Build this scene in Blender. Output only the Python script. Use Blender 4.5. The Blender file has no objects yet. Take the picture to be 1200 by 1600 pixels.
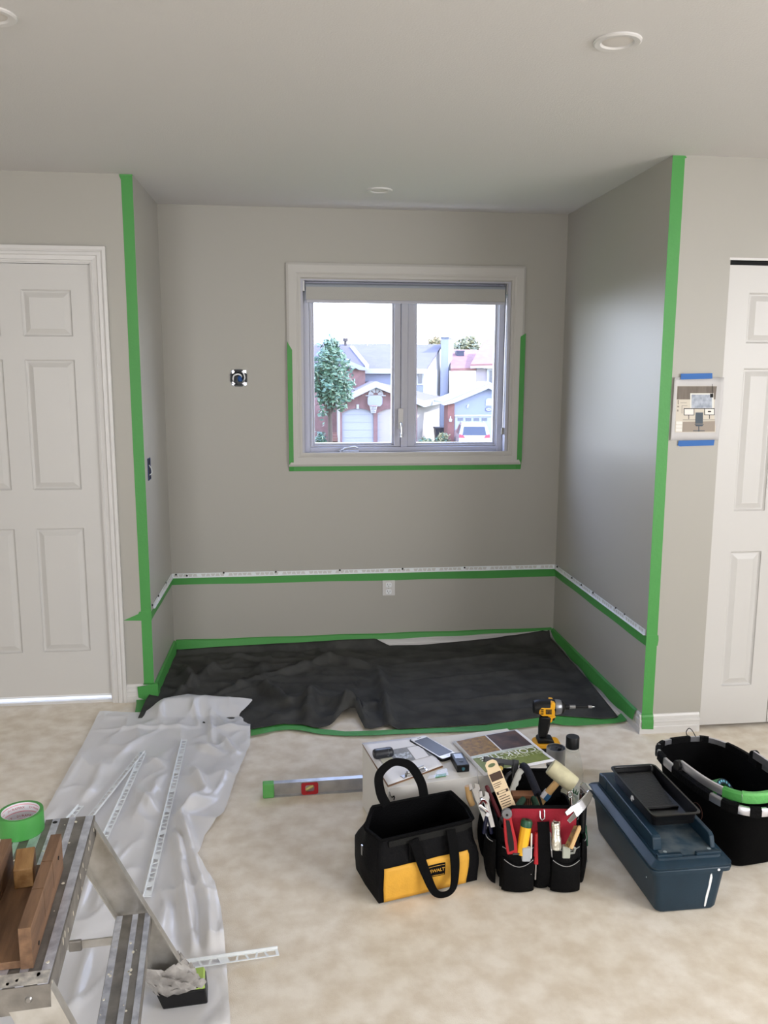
import bpy, bmesh, math, random
from mathutils import Vector, Matrix, noise

sc = bpy.context.scene
COL = sc.collection
R = math.radians

# ---------------------------------------------------------------- camera
F_PX = 1320.94                      # focal length in pixels of the 1200x1600 frame
CAM = Vector((0.63243, -4.69119, 1.58135))
CR = Vector((0.99306027, -0.11757, 0.00293246))     # right
CU = Vector((0.01627677, 0.16209145, 0.98664149))   # up
CF = Vector((0.11647477, 0.97974673, -0.16288024))  # forward
cd = bpy.data.cameras.new('camera')
cam = bpy.data.objects.new('camera', cd)
COL.objects.link(cam)
cd.sensor_fit = 'VERTICAL'
cd.sensor_height = 24.0
cd.sensor_width = 18.0
cd.lens = F_PX / 1600.0 * 24.0
cd.clip_start = 0.02
cd.clip_end = 500
cam.matrix_world = Matrix(((CR.x, CU.x, -CF.x, CAM.x), (CR.y, CU.y, -CF.y, CAM.y), (CR.z, CU.z, -CF.z, CAM.z), (0, 0, 0, 1)))
sc.camera = cam

# ---------------------------------------------------------------- world, sun, area lamps behind the camera, exposure
W = bpy.data.worlds.new('sky')
sc.world = W
W.use_nodes = True
wn = W.node_tree
wn.nodes.clear()
out = wn.nodes.new('ShaderNodeOutputWorld')
bg = wn.nodes.new('ShaderNodeBackground')
tc = wn.nodes.new('ShaderNodeTexCoord')
sep = wn.nodes.new('ShaderNodeSeparateXYZ')
rmp = wn.nodes.new('ShaderNodeValToRGB')
rmp.color_ramp.elements[0].position = 0.0
rmp.color_ramp.elements[0].color = (0.84, 0.90, 1.0, 1)
rmp.color_ramp.elements[1].position = 0.75
rmp.color_ramp.elements[1].color = (0.36, 0.47, 0.80, 1)
wn.links.new(tc.outputs['Generated'], sep.inputs[0])
wn.links.new(sep.outputs['Z'], rmp.inputs[0])
wn.links.new(rmp.outputs[0], bg.inputs['Color'])
bg.inputs['Strength'].default_value = 13.5
wn.links.new(bg.outputs[0], out.inputs[0])

def lamp(name, kind, loc, energy, color, target=None, size=None, size_y=None, angle=None):
    d = bpy.data.lights.new(name, kind)
    d.energy = energy
    d.color = color
    if kind == 'AREA':
        d.shape = 'RECTANGLE'
        d.size = size
        d.size_y = size_y
    if angle is not None:
        d.angle = angle
    o = bpy.data.objects.new(name, d)
    COL.objects.link(o)
    o.location = loc
    if target is not None:
        o.rotation_euler = (Vector(target) - Vector(loc)).to_track_quat('-Z', 'Y').to_euler()
    return o

lamp('sun', 'SUN', (30, 20, 40), 12.0, (1.0, 0.93, 0.84), target=(0, 17, 14), angle=R(0.6))
# daylight from the right, and an unseen rear fill added to lift the alcove
lamp('daylight_side_window', 'AREA', (4.33, -4.45, 1.36), 180, (0.975, 0.98, 1.0), target=(1.7, -3.6, 0), size=3.2, size_y=1.7)
lamp('rear_fill_lamp', 'AREA', (-0.65, -7.33, 1.36), 128, (0.975, 0.98, 1.0), target=(0.2, -4.0, 0), size=2.6, size_y=1.7)
port = lamp('window_portal', 'AREA', (1.31, 0.24, 1.58), 1, (1, 1, 1), target=(1.31, -2, 1.58), size=1.25, size_y=1.0)
port.data.cycles.is_portal = True

sc.view_settings.view_transform = 'Standard'
sc.view_settings.look = 'None'
sc.view_settings.gamma = 1
sc.view_settings.exposure = 0.0
sc.view_settings.use_curve_mapping = False
sc.cycles.use_denoising = True
sc.cycles.transparent_max_bounces = 16

# ---------------------------------------------------------------- helpers
def lin(c):
    c = c / 255.0
    return c / 12.92 if c <= 0.04045 else ((c + 0.055) / 1.055) ** 2.4

def rgb(r, g, b):
    return (lin(r), lin(g), lin(b), 1.0)

MATS = {}
def mat(name, color, rough=0.6, metal=0.0, spec=0.5, bump=0.0, bscale=40.0, mottle=0.0, mscale=6.0, color2=None, alpha=1.0, coat=0.0, sheen=0.0, stretch=None, detail=4.0):
    """Procedural principled material: noise relief (bump) and noise between two colours (mottle)."""
    m = bpy.data.materials.new(name)
    m.use_nodes = True
    nt = m.node_tree
    p = nt.nodes['Principled BSDF']
    p.inputs['Base Color'].default_value = color
    p.inputs['Roughness'].default_value = rough
    p.inputs['Metallic'].default_value = metal
    p.inputs['Specular IOR Level'].default_value = spec
    p.inputs['Alpha'].default_value = alpha
    p.inputs['Coat Weight'].default_value = coat
    p.inputs['Sheen Weight'].default_value = sheen
    tcn = nt.nodes.new('ShaderNodeTexCoord')
    mp = nt.nodes.new('ShaderNodeMapping')
    nt.links.new(tcn.outputs['Object'], mp.inputs[0])
    if stretch:
        mp.inputs['Scale'].default_value = stretch
    if mottle > 0 or color2 is not None:
        n = nt.nodes.new('ShaderNodeTexNoise')
        n.inputs['Scale'].default_value = mscale
        n.inputs['Detail'].default_value = detail
        nt.links.new(mp.outputs[0], n.inputs['Vector'])
        r = nt.nodes.new('ShaderNodeValToRGB')
        c2 = color2 if color2 is not None else tuple(c * (1 - mottle) for c in color[:3]) + (1,)
        r.color_ramp.elements[0].position = 0.36
        r.color_ramp.elements[1].position = 0.64
        r.color_ramp.elements[0].color = c2
        r.color_ramp.elements[1].color = color
        nt.links.new(n.outputs['Fac'], r.inputs[0])
        nt.links.new(r.outputs[0], p.inputs['Base Color'])
    if bump > 0:
        n = nt.nodes.new('ShaderNodeTexNoise')
        n.inputs['Scale'].default_value = bscale
        n.inputs['Detail'].default_value = 4
        nt.links.new(mp.outputs[0], n.inputs['Vector'])
        b = nt.nodes.new('ShaderNodeBump')
        b.inputs['Strength'].default_value = bump
        b.inputs['Distance'].default_value = 0.01
        nt.links.new(n.outputs['Fac'], b.inputs['Height'])
        nt.links.new(b.outputs[0], p.inputs['Normal'])
    MATS[name] = m
    return m

def glassy(name, tint=(1, 1, 1, 1), rough=0.02, ior=1.45):
    """thin clear sheet: transparent with a fresnel reflection"""
    m = bpy.data.materials.new(name)
    m.use_nodes = True
    nt = m.node_tree
    nt.nodes.clear()
    o = nt.nodes.new('ShaderNodeOutputMaterial')
    mx = nt.nodes.new('ShaderNodeMixShader')
    t = nt.nodes.new('ShaderNodeBsdfTransparent')
    t.inputs[0].default_value = tint
    g = nt.nodes.new('ShaderNodeBsdfGlossy')
    g.inputs['Roughness'].default_value = rough
    f = nt.nodes.new('ShaderNodeLayerWeight')          # edge reflection without total internal reflection
    f.inputs['Blend'].default_value = 0.5
    pw = nt.nodes.new('ShaderNodeMath'); pw.operation = 'POWER'; pw.inputs[1].default_value = 4.0
    ml_ = nt.nodes.new('ShaderNodeMath'); ml_.operation = 'MULTIPLY_ADD'; ml_.inputs[1].default_value = 1.2 * (ior - 1); ml_.inputs[2].default_value = ((ior - 1) / (ior + 1)) ** 2
    nt.links.new(f.outputs['Facing'], pw.inputs[0])
    nt.links.new(pw.outputs[0], ml_.inputs[0])
    nt.links.new(ml_.outputs[0], mx.inputs[0])
    nt.links.new(t.outputs[0], mx.inputs[1])
    nt.links.new(g.outputs[0], mx.inputs[2])
    nt.links.new(mx.outputs[0], o.inputs[0])
    return m

ROOTM = {}
def thing(name, label, cat, loc=(0, 0, 0), rotz=0.0, group=None, kind=None):
    o = bpy.data.objects.new(name, None)
    COL.objects.link(o)
    o.empty_display_size = 0.05
    o.location = loc
    o.rotation_euler = (0, 0, rotz)
    ROOTM[o.name] = Matrix.Translation(Vector(loc)) @ Matrix.Rotation(rotz, 4, 'Z')
    return tag(o, label, cat, group, kind)

def tag(o, label=None, cat=None, group=None, kind=None):
    if label: o['label'] = label
    if cat: o['category'] = cat
    if group: o['group'] = group
    if kind: o['kind'] = kind
    return o

def rootm(o):
    while o is not None:
        if o.name in ROOTM:
            return ROOTM[o.name]
        o = o.parent
    return Matrix.Identity(4)

class MB:
    """collects shapes in one bmesh; build() links them as one mesh object"""
    def __init__(s, M=None):
        s.bm = bmesh.new()
        s.M = M or Matrix.Identity(4)
    def v(s, p):
        return s.bm.verts.new(s.M @ Vector(p))
    def f(s, vs, m=0):
        try:
            f = s.bm.faces.new(vs)
            f.material_index = m
            return f
        except ValueError:
            return None
    def poly(s, pts, m=0):
        return s.f([s.v(p) for p in pts], m)
    def box(s, lo, hi, m=0, T=None):
        x0, y0, z0 = lo; x1, y1, z1 = hi
        P = [(x0, y0, z0), (x1, y0, z0), (x1, y1, z0), (x0, y1, z0), (x0, y0, z1), (x1, y0, z1), (x1, y1, z1), (x0, y1, z1)]
        if T is not None:
            P = [T @ Vector(p) for p in P]
        v = [s.v(p) for p in P]
        for q in ((3, 2, 1, 0), (4, 5, 6, 7), (0, 1, 5, 4), (1, 2, 6, 5), (2, 3, 7, 6), (3, 0, 4, 7)):
            s.f([v[i] for i in q], m)
        return s
    def hexa(s, bot, top, m=0):
        """closed solid between two polygons of equal count (both counter-clockwise from above)"""
        b = [s.v(p) for p in bot]; t = [s.v(p) for p in top]
        n = len(b)
        s.f(b[::-1], m); s.f(t, m)
        for i in range(n):
            j = (i + 1) % n
            s.f([b[i], b[j], t[j], t[i]], m)
        return s
    def prism(s, pts, d, T=None, m=0):
        """2-D outline (x, y) extruded 0..d along z, moved by T"""
        T = T or Matrix.Identity(4)
        a = sum(pts[i][0] * pts[(i + 1) % len(pts)][1] - pts[(i + 1) % len(pts)][0] * pts[i][1] for i in range(len(pts)))
        if a < 0: pts = pts[::-1]
        return s.hexa([T @ Vector((x, y, 0)) for x, y in pts], [T @ Vector((x, y, d)) for x, y in pts], m)
    def loops(s, L, m=0, cap0=True, cap1=True, closed=True, matf=None):
        """skin consecutive vertex loops"""
        V = [[s.v(p) for p in l] for l in L]
        n = len(V[0])
        for k in range(len(V) - 1):
            for i in range(n if closed else n - 1):
                j = (i + 1) % n
                s.f([V[k][i], V[k][j], V[k + 1][j], V[k + 1][i]], matf(k, i) if matf else m)
        if closed and cap0: s.f(V[0][::-1], m)
        if closed and cap1: s.f(V[-1], m)
        return s
    def cyl(s, p0, p1, r0, r1=None, n=16, m=0, cap=True):
        p0 = Vector(p0); p1 = Vector(p1)
        r1 = r0 if r1 is None else r1
        z = (p1 - p0).normalized()
        x = z.orthogonal().normalized(); y = z.cross(x)
        ring = lambda c, r: [c + (x * math.cos(a) + y * math.sin(a)) * r for a in [2 * math.pi * i / n for i in range(n)]]
        return s.loops([ring(p0, r0), ring(p1, r1)], m, cap, cap)
    def lathe(s, prof, n=24, T=None, m=0, cap0=True, cap1=True, matf=None):
        T = T or Matrix.Identity(4)
        L = [[T @ Vector((r * math.cos(2 * math.pi * i / n), r * math.sin(2 * math.pi * i / n), z)) for i in range(n)] for r, z in prof]
        return s.loops(L, m, cap0, cap1, matf=matf)
    def tube(s, pts, r, n=8, closed=False, m=0, cap=True):
        P = [Vector(p) for p in pts]
        k = len(P)
        L = []
        up = None
        for i in range(k):
            a = P[(i - 1) % k] if (closed or i > 0) else P[i]
            b = P[(i + 1) % k] if (closed or i < k - 1) else P[i]
            t = (b - a).normalized()
            if up is None:
                up = t.orthogonal().normalized()
            up = (up - t * up.dot(t)).normalized()
            w = t.cross(up)
            rr = r[i] if isinstance(r, (list, tuple)) else r
            L.append([P[i] + (up * math.cos(q) + w * math.sin(q)) * rr for q in [2 * math.pi * j / n for j in range(n)]])
        if closed:
            L.append(L[0])
            V = [[s.v(p) for p in l] for l in L[:-1]]
            V.append(V[0])
            for a in range(k):
                for i in range(n):
                    j = (i + 1) % n
                    s.f([V[a][i], V[a][j], V[a + 1][j], V[a + 1][i]], m)
            return s
        return s.loops(L, m, cap, cap)
    def strap(s, pts, wdir, width, thick, m=0):
        """flat webbing along a path; wdir = direction of its width (one vector or one per point)"""
        P = [Vector(p) for p in pts]
        L = []
        for i in range(len(P)):
            a = P[max(i - 1, 0)]; b = P[min(i + 1, len(P) - 1)]
            t = (b - a).normalized()
            wd = Vector(wdir[i] if isinstance(wdir, list) else wdir)
            wd = (wd - t * wd.dot(t)).normalized()
            nn = t.cross(wd)
            hw = (width[i] if isinstance(width, list) else width) / 2
            L.append([P[i] - wd * hw - nn * thick / 2, P[i] + wd * hw - nn * thick / 2, P[i] + wd * hw + nn * thick / 2, P[i] - wd * hw + nn * thick / 2])
        return s.loops(L, m)
    def grid(s, nu, nv, fn, m=0):
        V = [[s.v(fn(i / nu, j / nv)) for i in range(nu + 1)] for j in range(nv + 1)]
        for j in range(nv):
            for i in range(nu):
                s.f([V[j][i], V[j][i + 1], V[j + 1][i + 1], V[j + 1][i]], m)
        return s
    def build(s, name, mats, parent=None, smooth=None, bevel=0.0, seg=2, world=False, solid=0.0, weld=False, sub=0):
        if weld:
            bmesh.ops.remove_doubles(s.bm, verts=s.bm.verts, dist=1e-5)
        if world and parent is not None:
            bmesh.ops.transform(s.bm, matrix=rootm(parent).inverted(), verts=s.bm.verts)
        if solid == 0.0:
            bmesh.ops.recalc_face_normals(s.bm, faces=s.bm.faces)
        me = bpy.data.meshes.new(name)
        s.bm.to_mesh(me)
        s.bm.free()
        for mm in (mats if isinstance(mats, (list, tuple)) else [mats]):
            me.materials.append(mm)
        if smooth is not None:
            me.polygons.foreach_set('use_smooth', [True] * len(me.polygons))
            if smooth < 180:
                me.set_sharp_from_angle(angle=R(smooth))
        o = bpy.data.objects.new(name, me)
        COL.objects.link(o)
        if parent is not None:
            o.parent = parent
        if solid:
            md = o.modifiers.new('thickness', 'SOLIDIFY')
            md.thickness = abs(solid)
            md.offset = 1 if solid > 0 else -1
        if bevel > 0:
            md = o.modifiers.new('bevel', 'BEVEL')
            md.width = bevel
            md.segments = seg
            md.limit_method = 'ANGLE'
            md.angle_limit = R(40)
            md.use_clamp_overlap = True
        if sub:
            md = o.modifiers.new('sub', 'SUBSURF')
            md.levels = sub; md.render_levels = sub
        return o

def text(body, name, m, parent, T, size, extrude=0.0004, align='CENTER', world=True):
    c = bpy.data.curves.new(name, 'FONT')
    c.body = body
    c.size = size
    c.extrude = extrude
    c.align_x = align
    c.align_y = 'CENTER'
    c.resolution_u = 2
    c.materials.append(m)
    tmp = bpy.data.objects.new('tmp', c)
    me = bpy.data.meshes.new_from_object(tmp)
    bpy.data.objects.remove(tmp)
    o = bpy.data.objects.new(name, me)
    COL.objects.link(o)
    o['kind'] = 'stuff'
    o.parent = parent
    o.matrix_local = (rootm(parent).inverted() @ T) if world else T
    return o

def frame_of(o, x, y):
    """matrix with origin o, x axis x, y axis near y"""
    x = Vector(x).normalized()
    z = x.cross(Vector(y)).normalized()
    y = z.cross(x)
    return Matrix(((x.x, y.x, z.x, o[0]), (x.y, y.y, z.y, o[1]), (x.z, y.z, z.z, o[2]), (0, 0, 0, 1)))

def rrect(x0, y0, x1, y1, r, n=4):
    """rounded rectangle outline, counter-clockwise"""
    pts = []
    for cx, cy, a0 in ((x1 - r, y0 + r, -90), (x1 - r, y1 - r, 0), (x0 + r, y1 - r, 90), (x0 + r, y0 + r, 180)):
        for i in range(n + 1):
            a = R(a0 + 90.0 * i / n)
            pts.append((cx + r * math.cos(a), cy + r * math.sin(a)))
    return pts

def at(u, v, ax, val):
    """the point of a wall, floor or facade plane (axis ax at val) that the survey sighted at u, v"""
    d = CR * ((u - 600) / F_PX) + CU * ((800 - v) / F_PX) + CF
    return CAM + d * ((val - CAM[ax]) / d[ax])

def interp(tab, t):
    """piecewise linear table [(t, value)], value a number or a tuple"""
    if t <= tab[0][0]: return tab[0][1]
    for (a, va), (b, vb) in zip(tab, tab[1:]):
        if t <= b:
            k = (t - a) / (b - a) if b > a else 0
            if isinstance(va, tuple):
                return tuple(p + (q - p) * k for p, q in zip(va, vb))
            return va + (vb - va) * k
    return tab[-1][1]

def fbm(x, y, z=0.0, o=4):
    return noise.fractal(Vector((x, y, z)), 1.0, 2.0, o, noise_basis='PERLIN_ORIGINAL')

def smooth_path(pts, n):
    """Catmull-Rom through the points"""
    P = [Vector(p) for p in pts]
    P = [P[0] * 2 - P[1]] + P + [P[-1] * 2 - P[-2]]
    res = []
    for i in range(1, len(P) - 2):
        for k in range(n):
            t = k / n
            a, b, c, d = P[i - 1], P[i], P[i + 1], P[i + 2]
            res.append(0.5 * ((2 * b) + (c - a) * t + (2 * a - 5 * b + 4 * c - d) * t * t + (3 * b - a - 3 * c + d) * t ** 3))
    res.append(P[-2])
    return res

# ---------------------------------------------------------------- materials
M_WALL = mat('wall_paint', rgb(172, 169, 161), 0.42, bump=0.02, bscale=350, spec=0.45)
M_CEIL = mat('ceiling_paint', rgb(214, 212, 210), 0.9, bump=0.15, bscale=180)
M_TRIM = mat('white_trim_paint', rgb(214, 212, 210), 0.35)
M_DOOR = mat('white_door_paint', rgb(204, 202, 199), 0.38, bump=0.02, bscale=300)
M_VINYL = mat('white_vinyl', rgb(184, 184, 194), 0.35)
M_CASE = mat('window_casing_paint', rgb(192, 189, 184), 0.4)
M_CARPET = mat('beige_carpet', rgb(236, 227, 212), 0.95, bump=0.22, bscale=300, color2=rgb(217, 204, 184), mscale=13, sheen=0.2, detail=9)
M_TAPE = mat('green_tape', rgb(70, 150, 70), 0.5, bump=0.12, bscale=70)
M_TAPE2 = mat('green_tape_pale', rgb(98, 178, 94), 0.55, bump=0.4, bscale=60)
M_BLUE = mat('blue_tape', rgb(44, 104, 178), 0.6, bump=0.1, bscale=80)
M_BLACK = mat('black_plastic', rgb(17, 17, 19), 0.42, spec=.35)
M_DARK = mat('dark_void', rgb(14, 14, 15), 0.8)
M_CHROME = mat('chrome', rgb(215, 216, 220), 0.12, 1.0)
M_STEEL = mat('brushed_steel', rgb(176, 176, 178), 0.33, 1.0, stretch=(1, 1, 60))
M_ALU = mat('aluminium', rgb(200, 202, 206), 0.34, 1.0, bump=0.08, bscale=30, color2=rgb(172, 174, 180), mscale=14)
M_WHITE = mat('white_plastic', rgb(236, 238, 240), 0.4)
M_PAPER = mat('white_paper', rgb(235, 235, 240), 0.7)
M_NYLON = mat('black_nylon', rgb(14, 14, 15), 0.7, spec=.08, bump=0.35, bscale=120)
M_WEB = mat('black_webbing', rgb(15, 15, 16), 0.8, spec=.06, bump=0.3, bscale=400)
M_SCREW = mat('black_screw', rgb(30, 28, 28), 0.4)
M_RED = mat('red_plastic', rgb(178, 26, 38), 0.4)
M_YEL = mat('yellow_plastic', rgb(246, 186, 40), 0.42)

# ================================================================ THE SETTING
YL, YR = -0.67, -1.295              # planes of the wall left and right of the alcove
XL, XR = -0.011, 2.193              # alcove corners at those planes
H = 2.44
WX0, WX1, WZ0, WZ1 = 0.735, 1.89, 1.13, 2.073   # opening in the back wall
RX0, RX1, RY = -2.6, 4.4, -7.4      # rest of the room

def struct(mb, name, m, label, cat=None, parent=None, **k):
    o = mb.build(name, m, parent, **k)
    if parent is None:
        tag(o, label, cat, kind='structure')
    return o

struct(MB().box((RX0, RY, -0.1), (RX1, 0.15, 0)), 'floor', M_CARPET, 'beige wall to wall carpet with faint darker patches', 'floor')
struct(MB().box((RX0 - .1, RY - .1, H), (RX1 + .1, 0.2, H + .1)), 'ceiling', M_CEIL, 'off white painted ceiling running into the alcove', 'ceiling')

# back wall: strips around the window opening and the hole of the electrical box
mb = MB()
JX, JZ, JS = 0.396, 1.55, 0.040
def wall_y(mb, x0, x1, z0, z1):
    mb.box((x0, 0, z0), (x1, 0.16, z1))
wall_y(mb, 0, 2.204, 0, WZ0); wall_y(mb, 0, 2.204, WZ1, H)
wall_y(mb, WX1, 2.204, WZ0, WZ1)
wall_y(mb, 0, JX - JS, WZ0, WZ1); wall_y(mb, JX + JS, WX0, WZ0, WZ1)
wall_y(mb, JX - JS, JX + JS, WZ0, JZ - JS); wall_y(mb, JX - JS, JX + JS, JZ + JS, WZ1)
struct(mb, 'wall_back', M_WALL, 'greige back wall of the alcove around the window', 'wall')
mb = MB()
mb.hexa([(-.2, .16, 0), (-.2, -.5, 0), (XL, -.5, 0), (XL, YL + .0001, 0), (0, .16, 0)][::-1] if False else [(-.2, YL, 0), (XL, YL, 0), (0, 0, 0), (0, .16, 0), (-.2, .16, 0)],
        [(-.2, YL, H), (XL, YL, H), (0, 0, H), (0, .16, H), (-.2, .16, H)])
struct(mb, 'wall_left', M_WALL, 'left side wall of the alcove', 'wall')
mb = MB()
mb.hexa([(XR, YR, 0), (2.4, YR, 0), (2.4, .16, 0), (2.204, .16, 0), (2.204, 0, 0)], [(XR, YR, H), (2.4, YR, H), (2.4, .16, H), (2.204, .16, H), (2.204, 0, H)])
struct(mb, 'wall_right', M_WALL, 'right side wall of the alcove with window light on it', 'wall')
# wall left of the alcove, with the doorway of door_1
D1X0, D1X1, D1Z = -0.985, -0.209, 2.06
mb = MB()
mb.box((D1X1, YL, 0), (-.2, YL + .12, H)); mb.box((RX0, YL, 0), (D1X0, YL + .12, H)); mb.box((D1X0, YL, D1Z), (D1X1, YL + .12, H))
struct(mb, 'wall_near_left', M_WALL, 'greige wall holding the panelled door left of the alcove', 'wall')
D2X0, D2X1, D2Z = 2.464, 3.70, 2.040
mb = MB()
mb.box((2.4, YR, 0), (D2X0, YR + .12, H)); mb.box((D2X1, YR, 0), (RX1, YR + .12, H)); mb.box((D2X0, YR, D2Z), (D2X1, YR + .12, H))
struct(mb, 'wall_near_right', M_WALL, 'greige wall between the alcove and the closet door', 'wall')
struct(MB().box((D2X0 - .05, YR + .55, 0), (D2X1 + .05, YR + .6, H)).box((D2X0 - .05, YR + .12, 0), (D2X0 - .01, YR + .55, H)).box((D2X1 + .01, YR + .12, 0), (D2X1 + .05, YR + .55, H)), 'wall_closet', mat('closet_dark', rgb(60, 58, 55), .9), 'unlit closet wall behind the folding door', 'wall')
struct(MB().box((D1X0 - .3, YL + 1.0, 0), (-.2, YL + 1.05, H)), 'wall_hall', M_TRIM, 'wall of the next room behind the panelled door', 'wall')
# rest of the room behind the photographer
struct(MB().box((RX0 - .1, RY, 0), (RX0, YL + .12, H)), 'wall_far_left', M_WALL, 'left wall of the room', 'wall')
mb = MB()
mb.box((RX1, RY, 0), (RX1 + .1, -6.1, H)); mb.box((RX1, -2.8, 0), (RX1 + .1, YR + .12, H)); mb.box((RX1, -6.1, 0), (RX1 + .1, -2.8, .45)); mb.box((RX1, -6.1, 2.27), (RX1 + .1, -2.8, H))
struct(mb, 'wall_far_right', M_WALL, 'right wall of the room with its window opening', 'wall')
mb = MB()
mb.box((RX0 - .1, RY - .1, 0), (-2.0, RY, H)); mb.box((.7, RY - .1, 0), (RX1 + .1, RY, H)); mb.box((-2.0, RY - .1, 0), (.7, RY, .45)); mb.box((-2.0, RY - .1, 2.27), (.7, RY, H))
struct(mb, 'wall_rear', M_WALL, 'rear wall of the room with an added closed opening', 'wall')
struct(MB().box((RX1 + .06, -6.1, .45), (RX1 + .08, -2.8, 2.27)), 'window_2', M_PAPER, 'side window closed by an added white sheet that keeps the sky out', 'window')  # opaque sheets added in both unseen openings to keep sky light out
struct(MB().box((-2.0, RY - .08, .45), (.7, RY - .06, 2.27)), 'rear_sky_sheet', M_PAPER, 'added white sheet closing the unseen rear opening against the sky', 'window')

# ---- baseboards (stepped profile: plinth, groove, bead)
BB = [(0, 0), (.014, 0), (.014, .030), (.011, .034), (.011, .050), (.013, .053), (.012, .062), (.008, .066), (.008, .078), (.004, .086), (0, .088)]
def baseboard(name, p0, p1, nrm, label):
    p0 = Vector((p0[0], p0[1], 0)); p1 = Vector((p1[0], p1[1], 0)); n = Vector((nrm[0], nrm[1], 0))
    mb = MB()
    A = [p0 + n * d + Vector((0, 0, z)) for d, z in BB]; B = [p1 + n * d + Vector((0, 0, z)) for d, z in BB]
    mb.loops([A, B])
    return struct(mb, name, M_TRIM, label, 'baseboard')
baseboard('baseboard_back', (0, 0), (2.204, 0), (0, -1), 'white baseboard under the green tape along the back wall')
baseboard('baseboard_left', (XL, YL - .0), (0, 0), (1, 0), 'white baseboard along the left alcove wall')
baseboard('baseboard_right', (2.204, 0), (XR, YR - .0), (-1, 0), 'white baseboard along the right alcove wall')
baseboard('baseboard_near_left', (-.142, YL), (XL + .014, YL), (0, -1), 'short white baseboard between door casing and alcove corner')
baseboard('baseboard_near_right', (XR - .014, YR), (2.458, YR), (0, -1), 'short white stepped baseboard between alcove corner and closet door')

# ---- door casing (trim_1) of door_1
def casing_profile(w):
    return [(0, .004), (0, .010), (w * .12, .012), (w * .16, .008), (w * .40, .011), (w * .46, .016), (w * .62, .016), (w * .68, .012), (w * .80, .018), (w, .018), (w, 0), (0, 0)]
cp = casing_profile(.068)
mb = MB()
xi, xo, zi, zo = D1X1, D1X1 + .068, D1Z, D1Z + .074
L = []
for (px_, pz_, sx) in ((D1X1, 0.0, 1), (D1X1, zi, 1), (D1X0, zi, -1), (D1X0, 0.0, -1)):
    ring = []
    for d, t in cp:
        ring.append((px_ + sx * d, YL - t, pz_ + (d if pz_ > 0 else 0)))
    L.append(ring)
mb.loops(L)
struct(mb, 'trim_1', M_TRIM, 'white moulded casing around the panelled door', 'door casing')

# ---- doors: recessed field, stiles and rails in front, moulded panels as parts
def door_panel(parent, x0, x1, z0, z1, y):
    mb = MB()
    g, s = .012, .034
    rings = [(0, .002), (g * .6, .0085), (g, .0085), (s, .0005), (s + .001, .0005)]
    L = []
    for d, dy in rings:
        L.append([(x0 + d, y + dy, z0 + d), (x1 - d, y + dy, z0 + d), (x1 - d, y + dy, z1 - d), (x0 + d, y + dy, z1 - d)])
    mb.loops(L, cap0=False)
    return mb.build('door_panel', M_DOOR, parent)

def leaf(parent, x0, x1, z0, z1, y, cols, rows, part):
    mb = MB()
    xs = [x0] + [c for p in cols for c in p] + [x1]
    zs = [z0] + [c for p in rows for c in p] + [z1]
    for i in range(len(xs) - 1):
        for j in range(len(zs) - 1):
            if i % 2 == 1 and j % 2 == 1:
                continue
            mb.poly([(xs[i], y, zs[j]), (xs[i + 1], y, zs[j]), (xs[i + 1], y, zs[j + 1]), (xs[i], y, zs[j + 1])])
    mb.box((x0, y + .012, z0), (x1, y + .035, z1))
    for (a, b) in ((x0, x0 + .0005), (x1 - .0005, x1)):
        mb.box((a, y, z0), (b, y + .012, z1))
    o = mb.build(part, M_DOOR, parent, weld=True)
    for a, b in cols:
        for c, d in rows:
            door_panel(o, a, b, c, d, y)
    return o
d1 = tag(thing('door_1', None, None, (-.6, YL, 0)), 'white six panel door left of the alcove', 'door', kind='structure')
ROOTM[d1.name] = Matrix.Identity(4); d1.location = (0, 0, 0)
leaf(d1, D1X0 + .006, D1X1 - .006, .045, 2.052, YL + .006, [(-.828, -.613), (-.518, -.302)], [(.262, .860), (1.041, 1.634), (1.736, 1.941)], 'door_leaf')
MB().box((D1X0, YL + .005, 0.0), (D1X1, YL + .11, .012)).build('threshold', M_TRIM, d1)
MB().box((D1X1 - .006, YL + .001, 0), (D1X1, YL + .115, D1Z)).box((D1X0, YL + .001, D1Z - .006), (D1X1 - .006, YL + .115, D1Z)).build('jamb', M_TRIM, d1)
MB().box((D1X0 + .006, YL + .008, .034), (D1X1 - .006, YL + .04, .045)).build('gap_light_strip', M_WHITE, d1)  # white strip painted in for the lit gap under the door
d2 = tag(thing('door_2', None, None), 'white folding closet door at the right edge', 'door', kind='structure')
yd = YR + .012
rows2 = [(.199, .814), (.993, 1.603), (1.706, 1.912)]
leaf(d2, 2.470, 2.790, .018, 2.022, yd, [(2.562, 2.704)], rows2, 'door_leaf')
leaf(d2, 2.793, 3.11, .018, 2.022, yd, [(2.876, 3.018)], rows2, 'door_leaf')
leaf(d2, 3.113, 3.43, .018, 2.022, yd, [(3.2, 3.34)], rows2, 'door_leaf')
MB().box((D2X0, YR + .03, 2.024), (D2X1, YR + .06, D2Z)).build('track', M_DARK, d2)
MB().box((D2X0 - .004, YR - .002, D2Z), (D2X1, YR + .1, D2Z + .010)).build('header', M_TRIM, d2)

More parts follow.
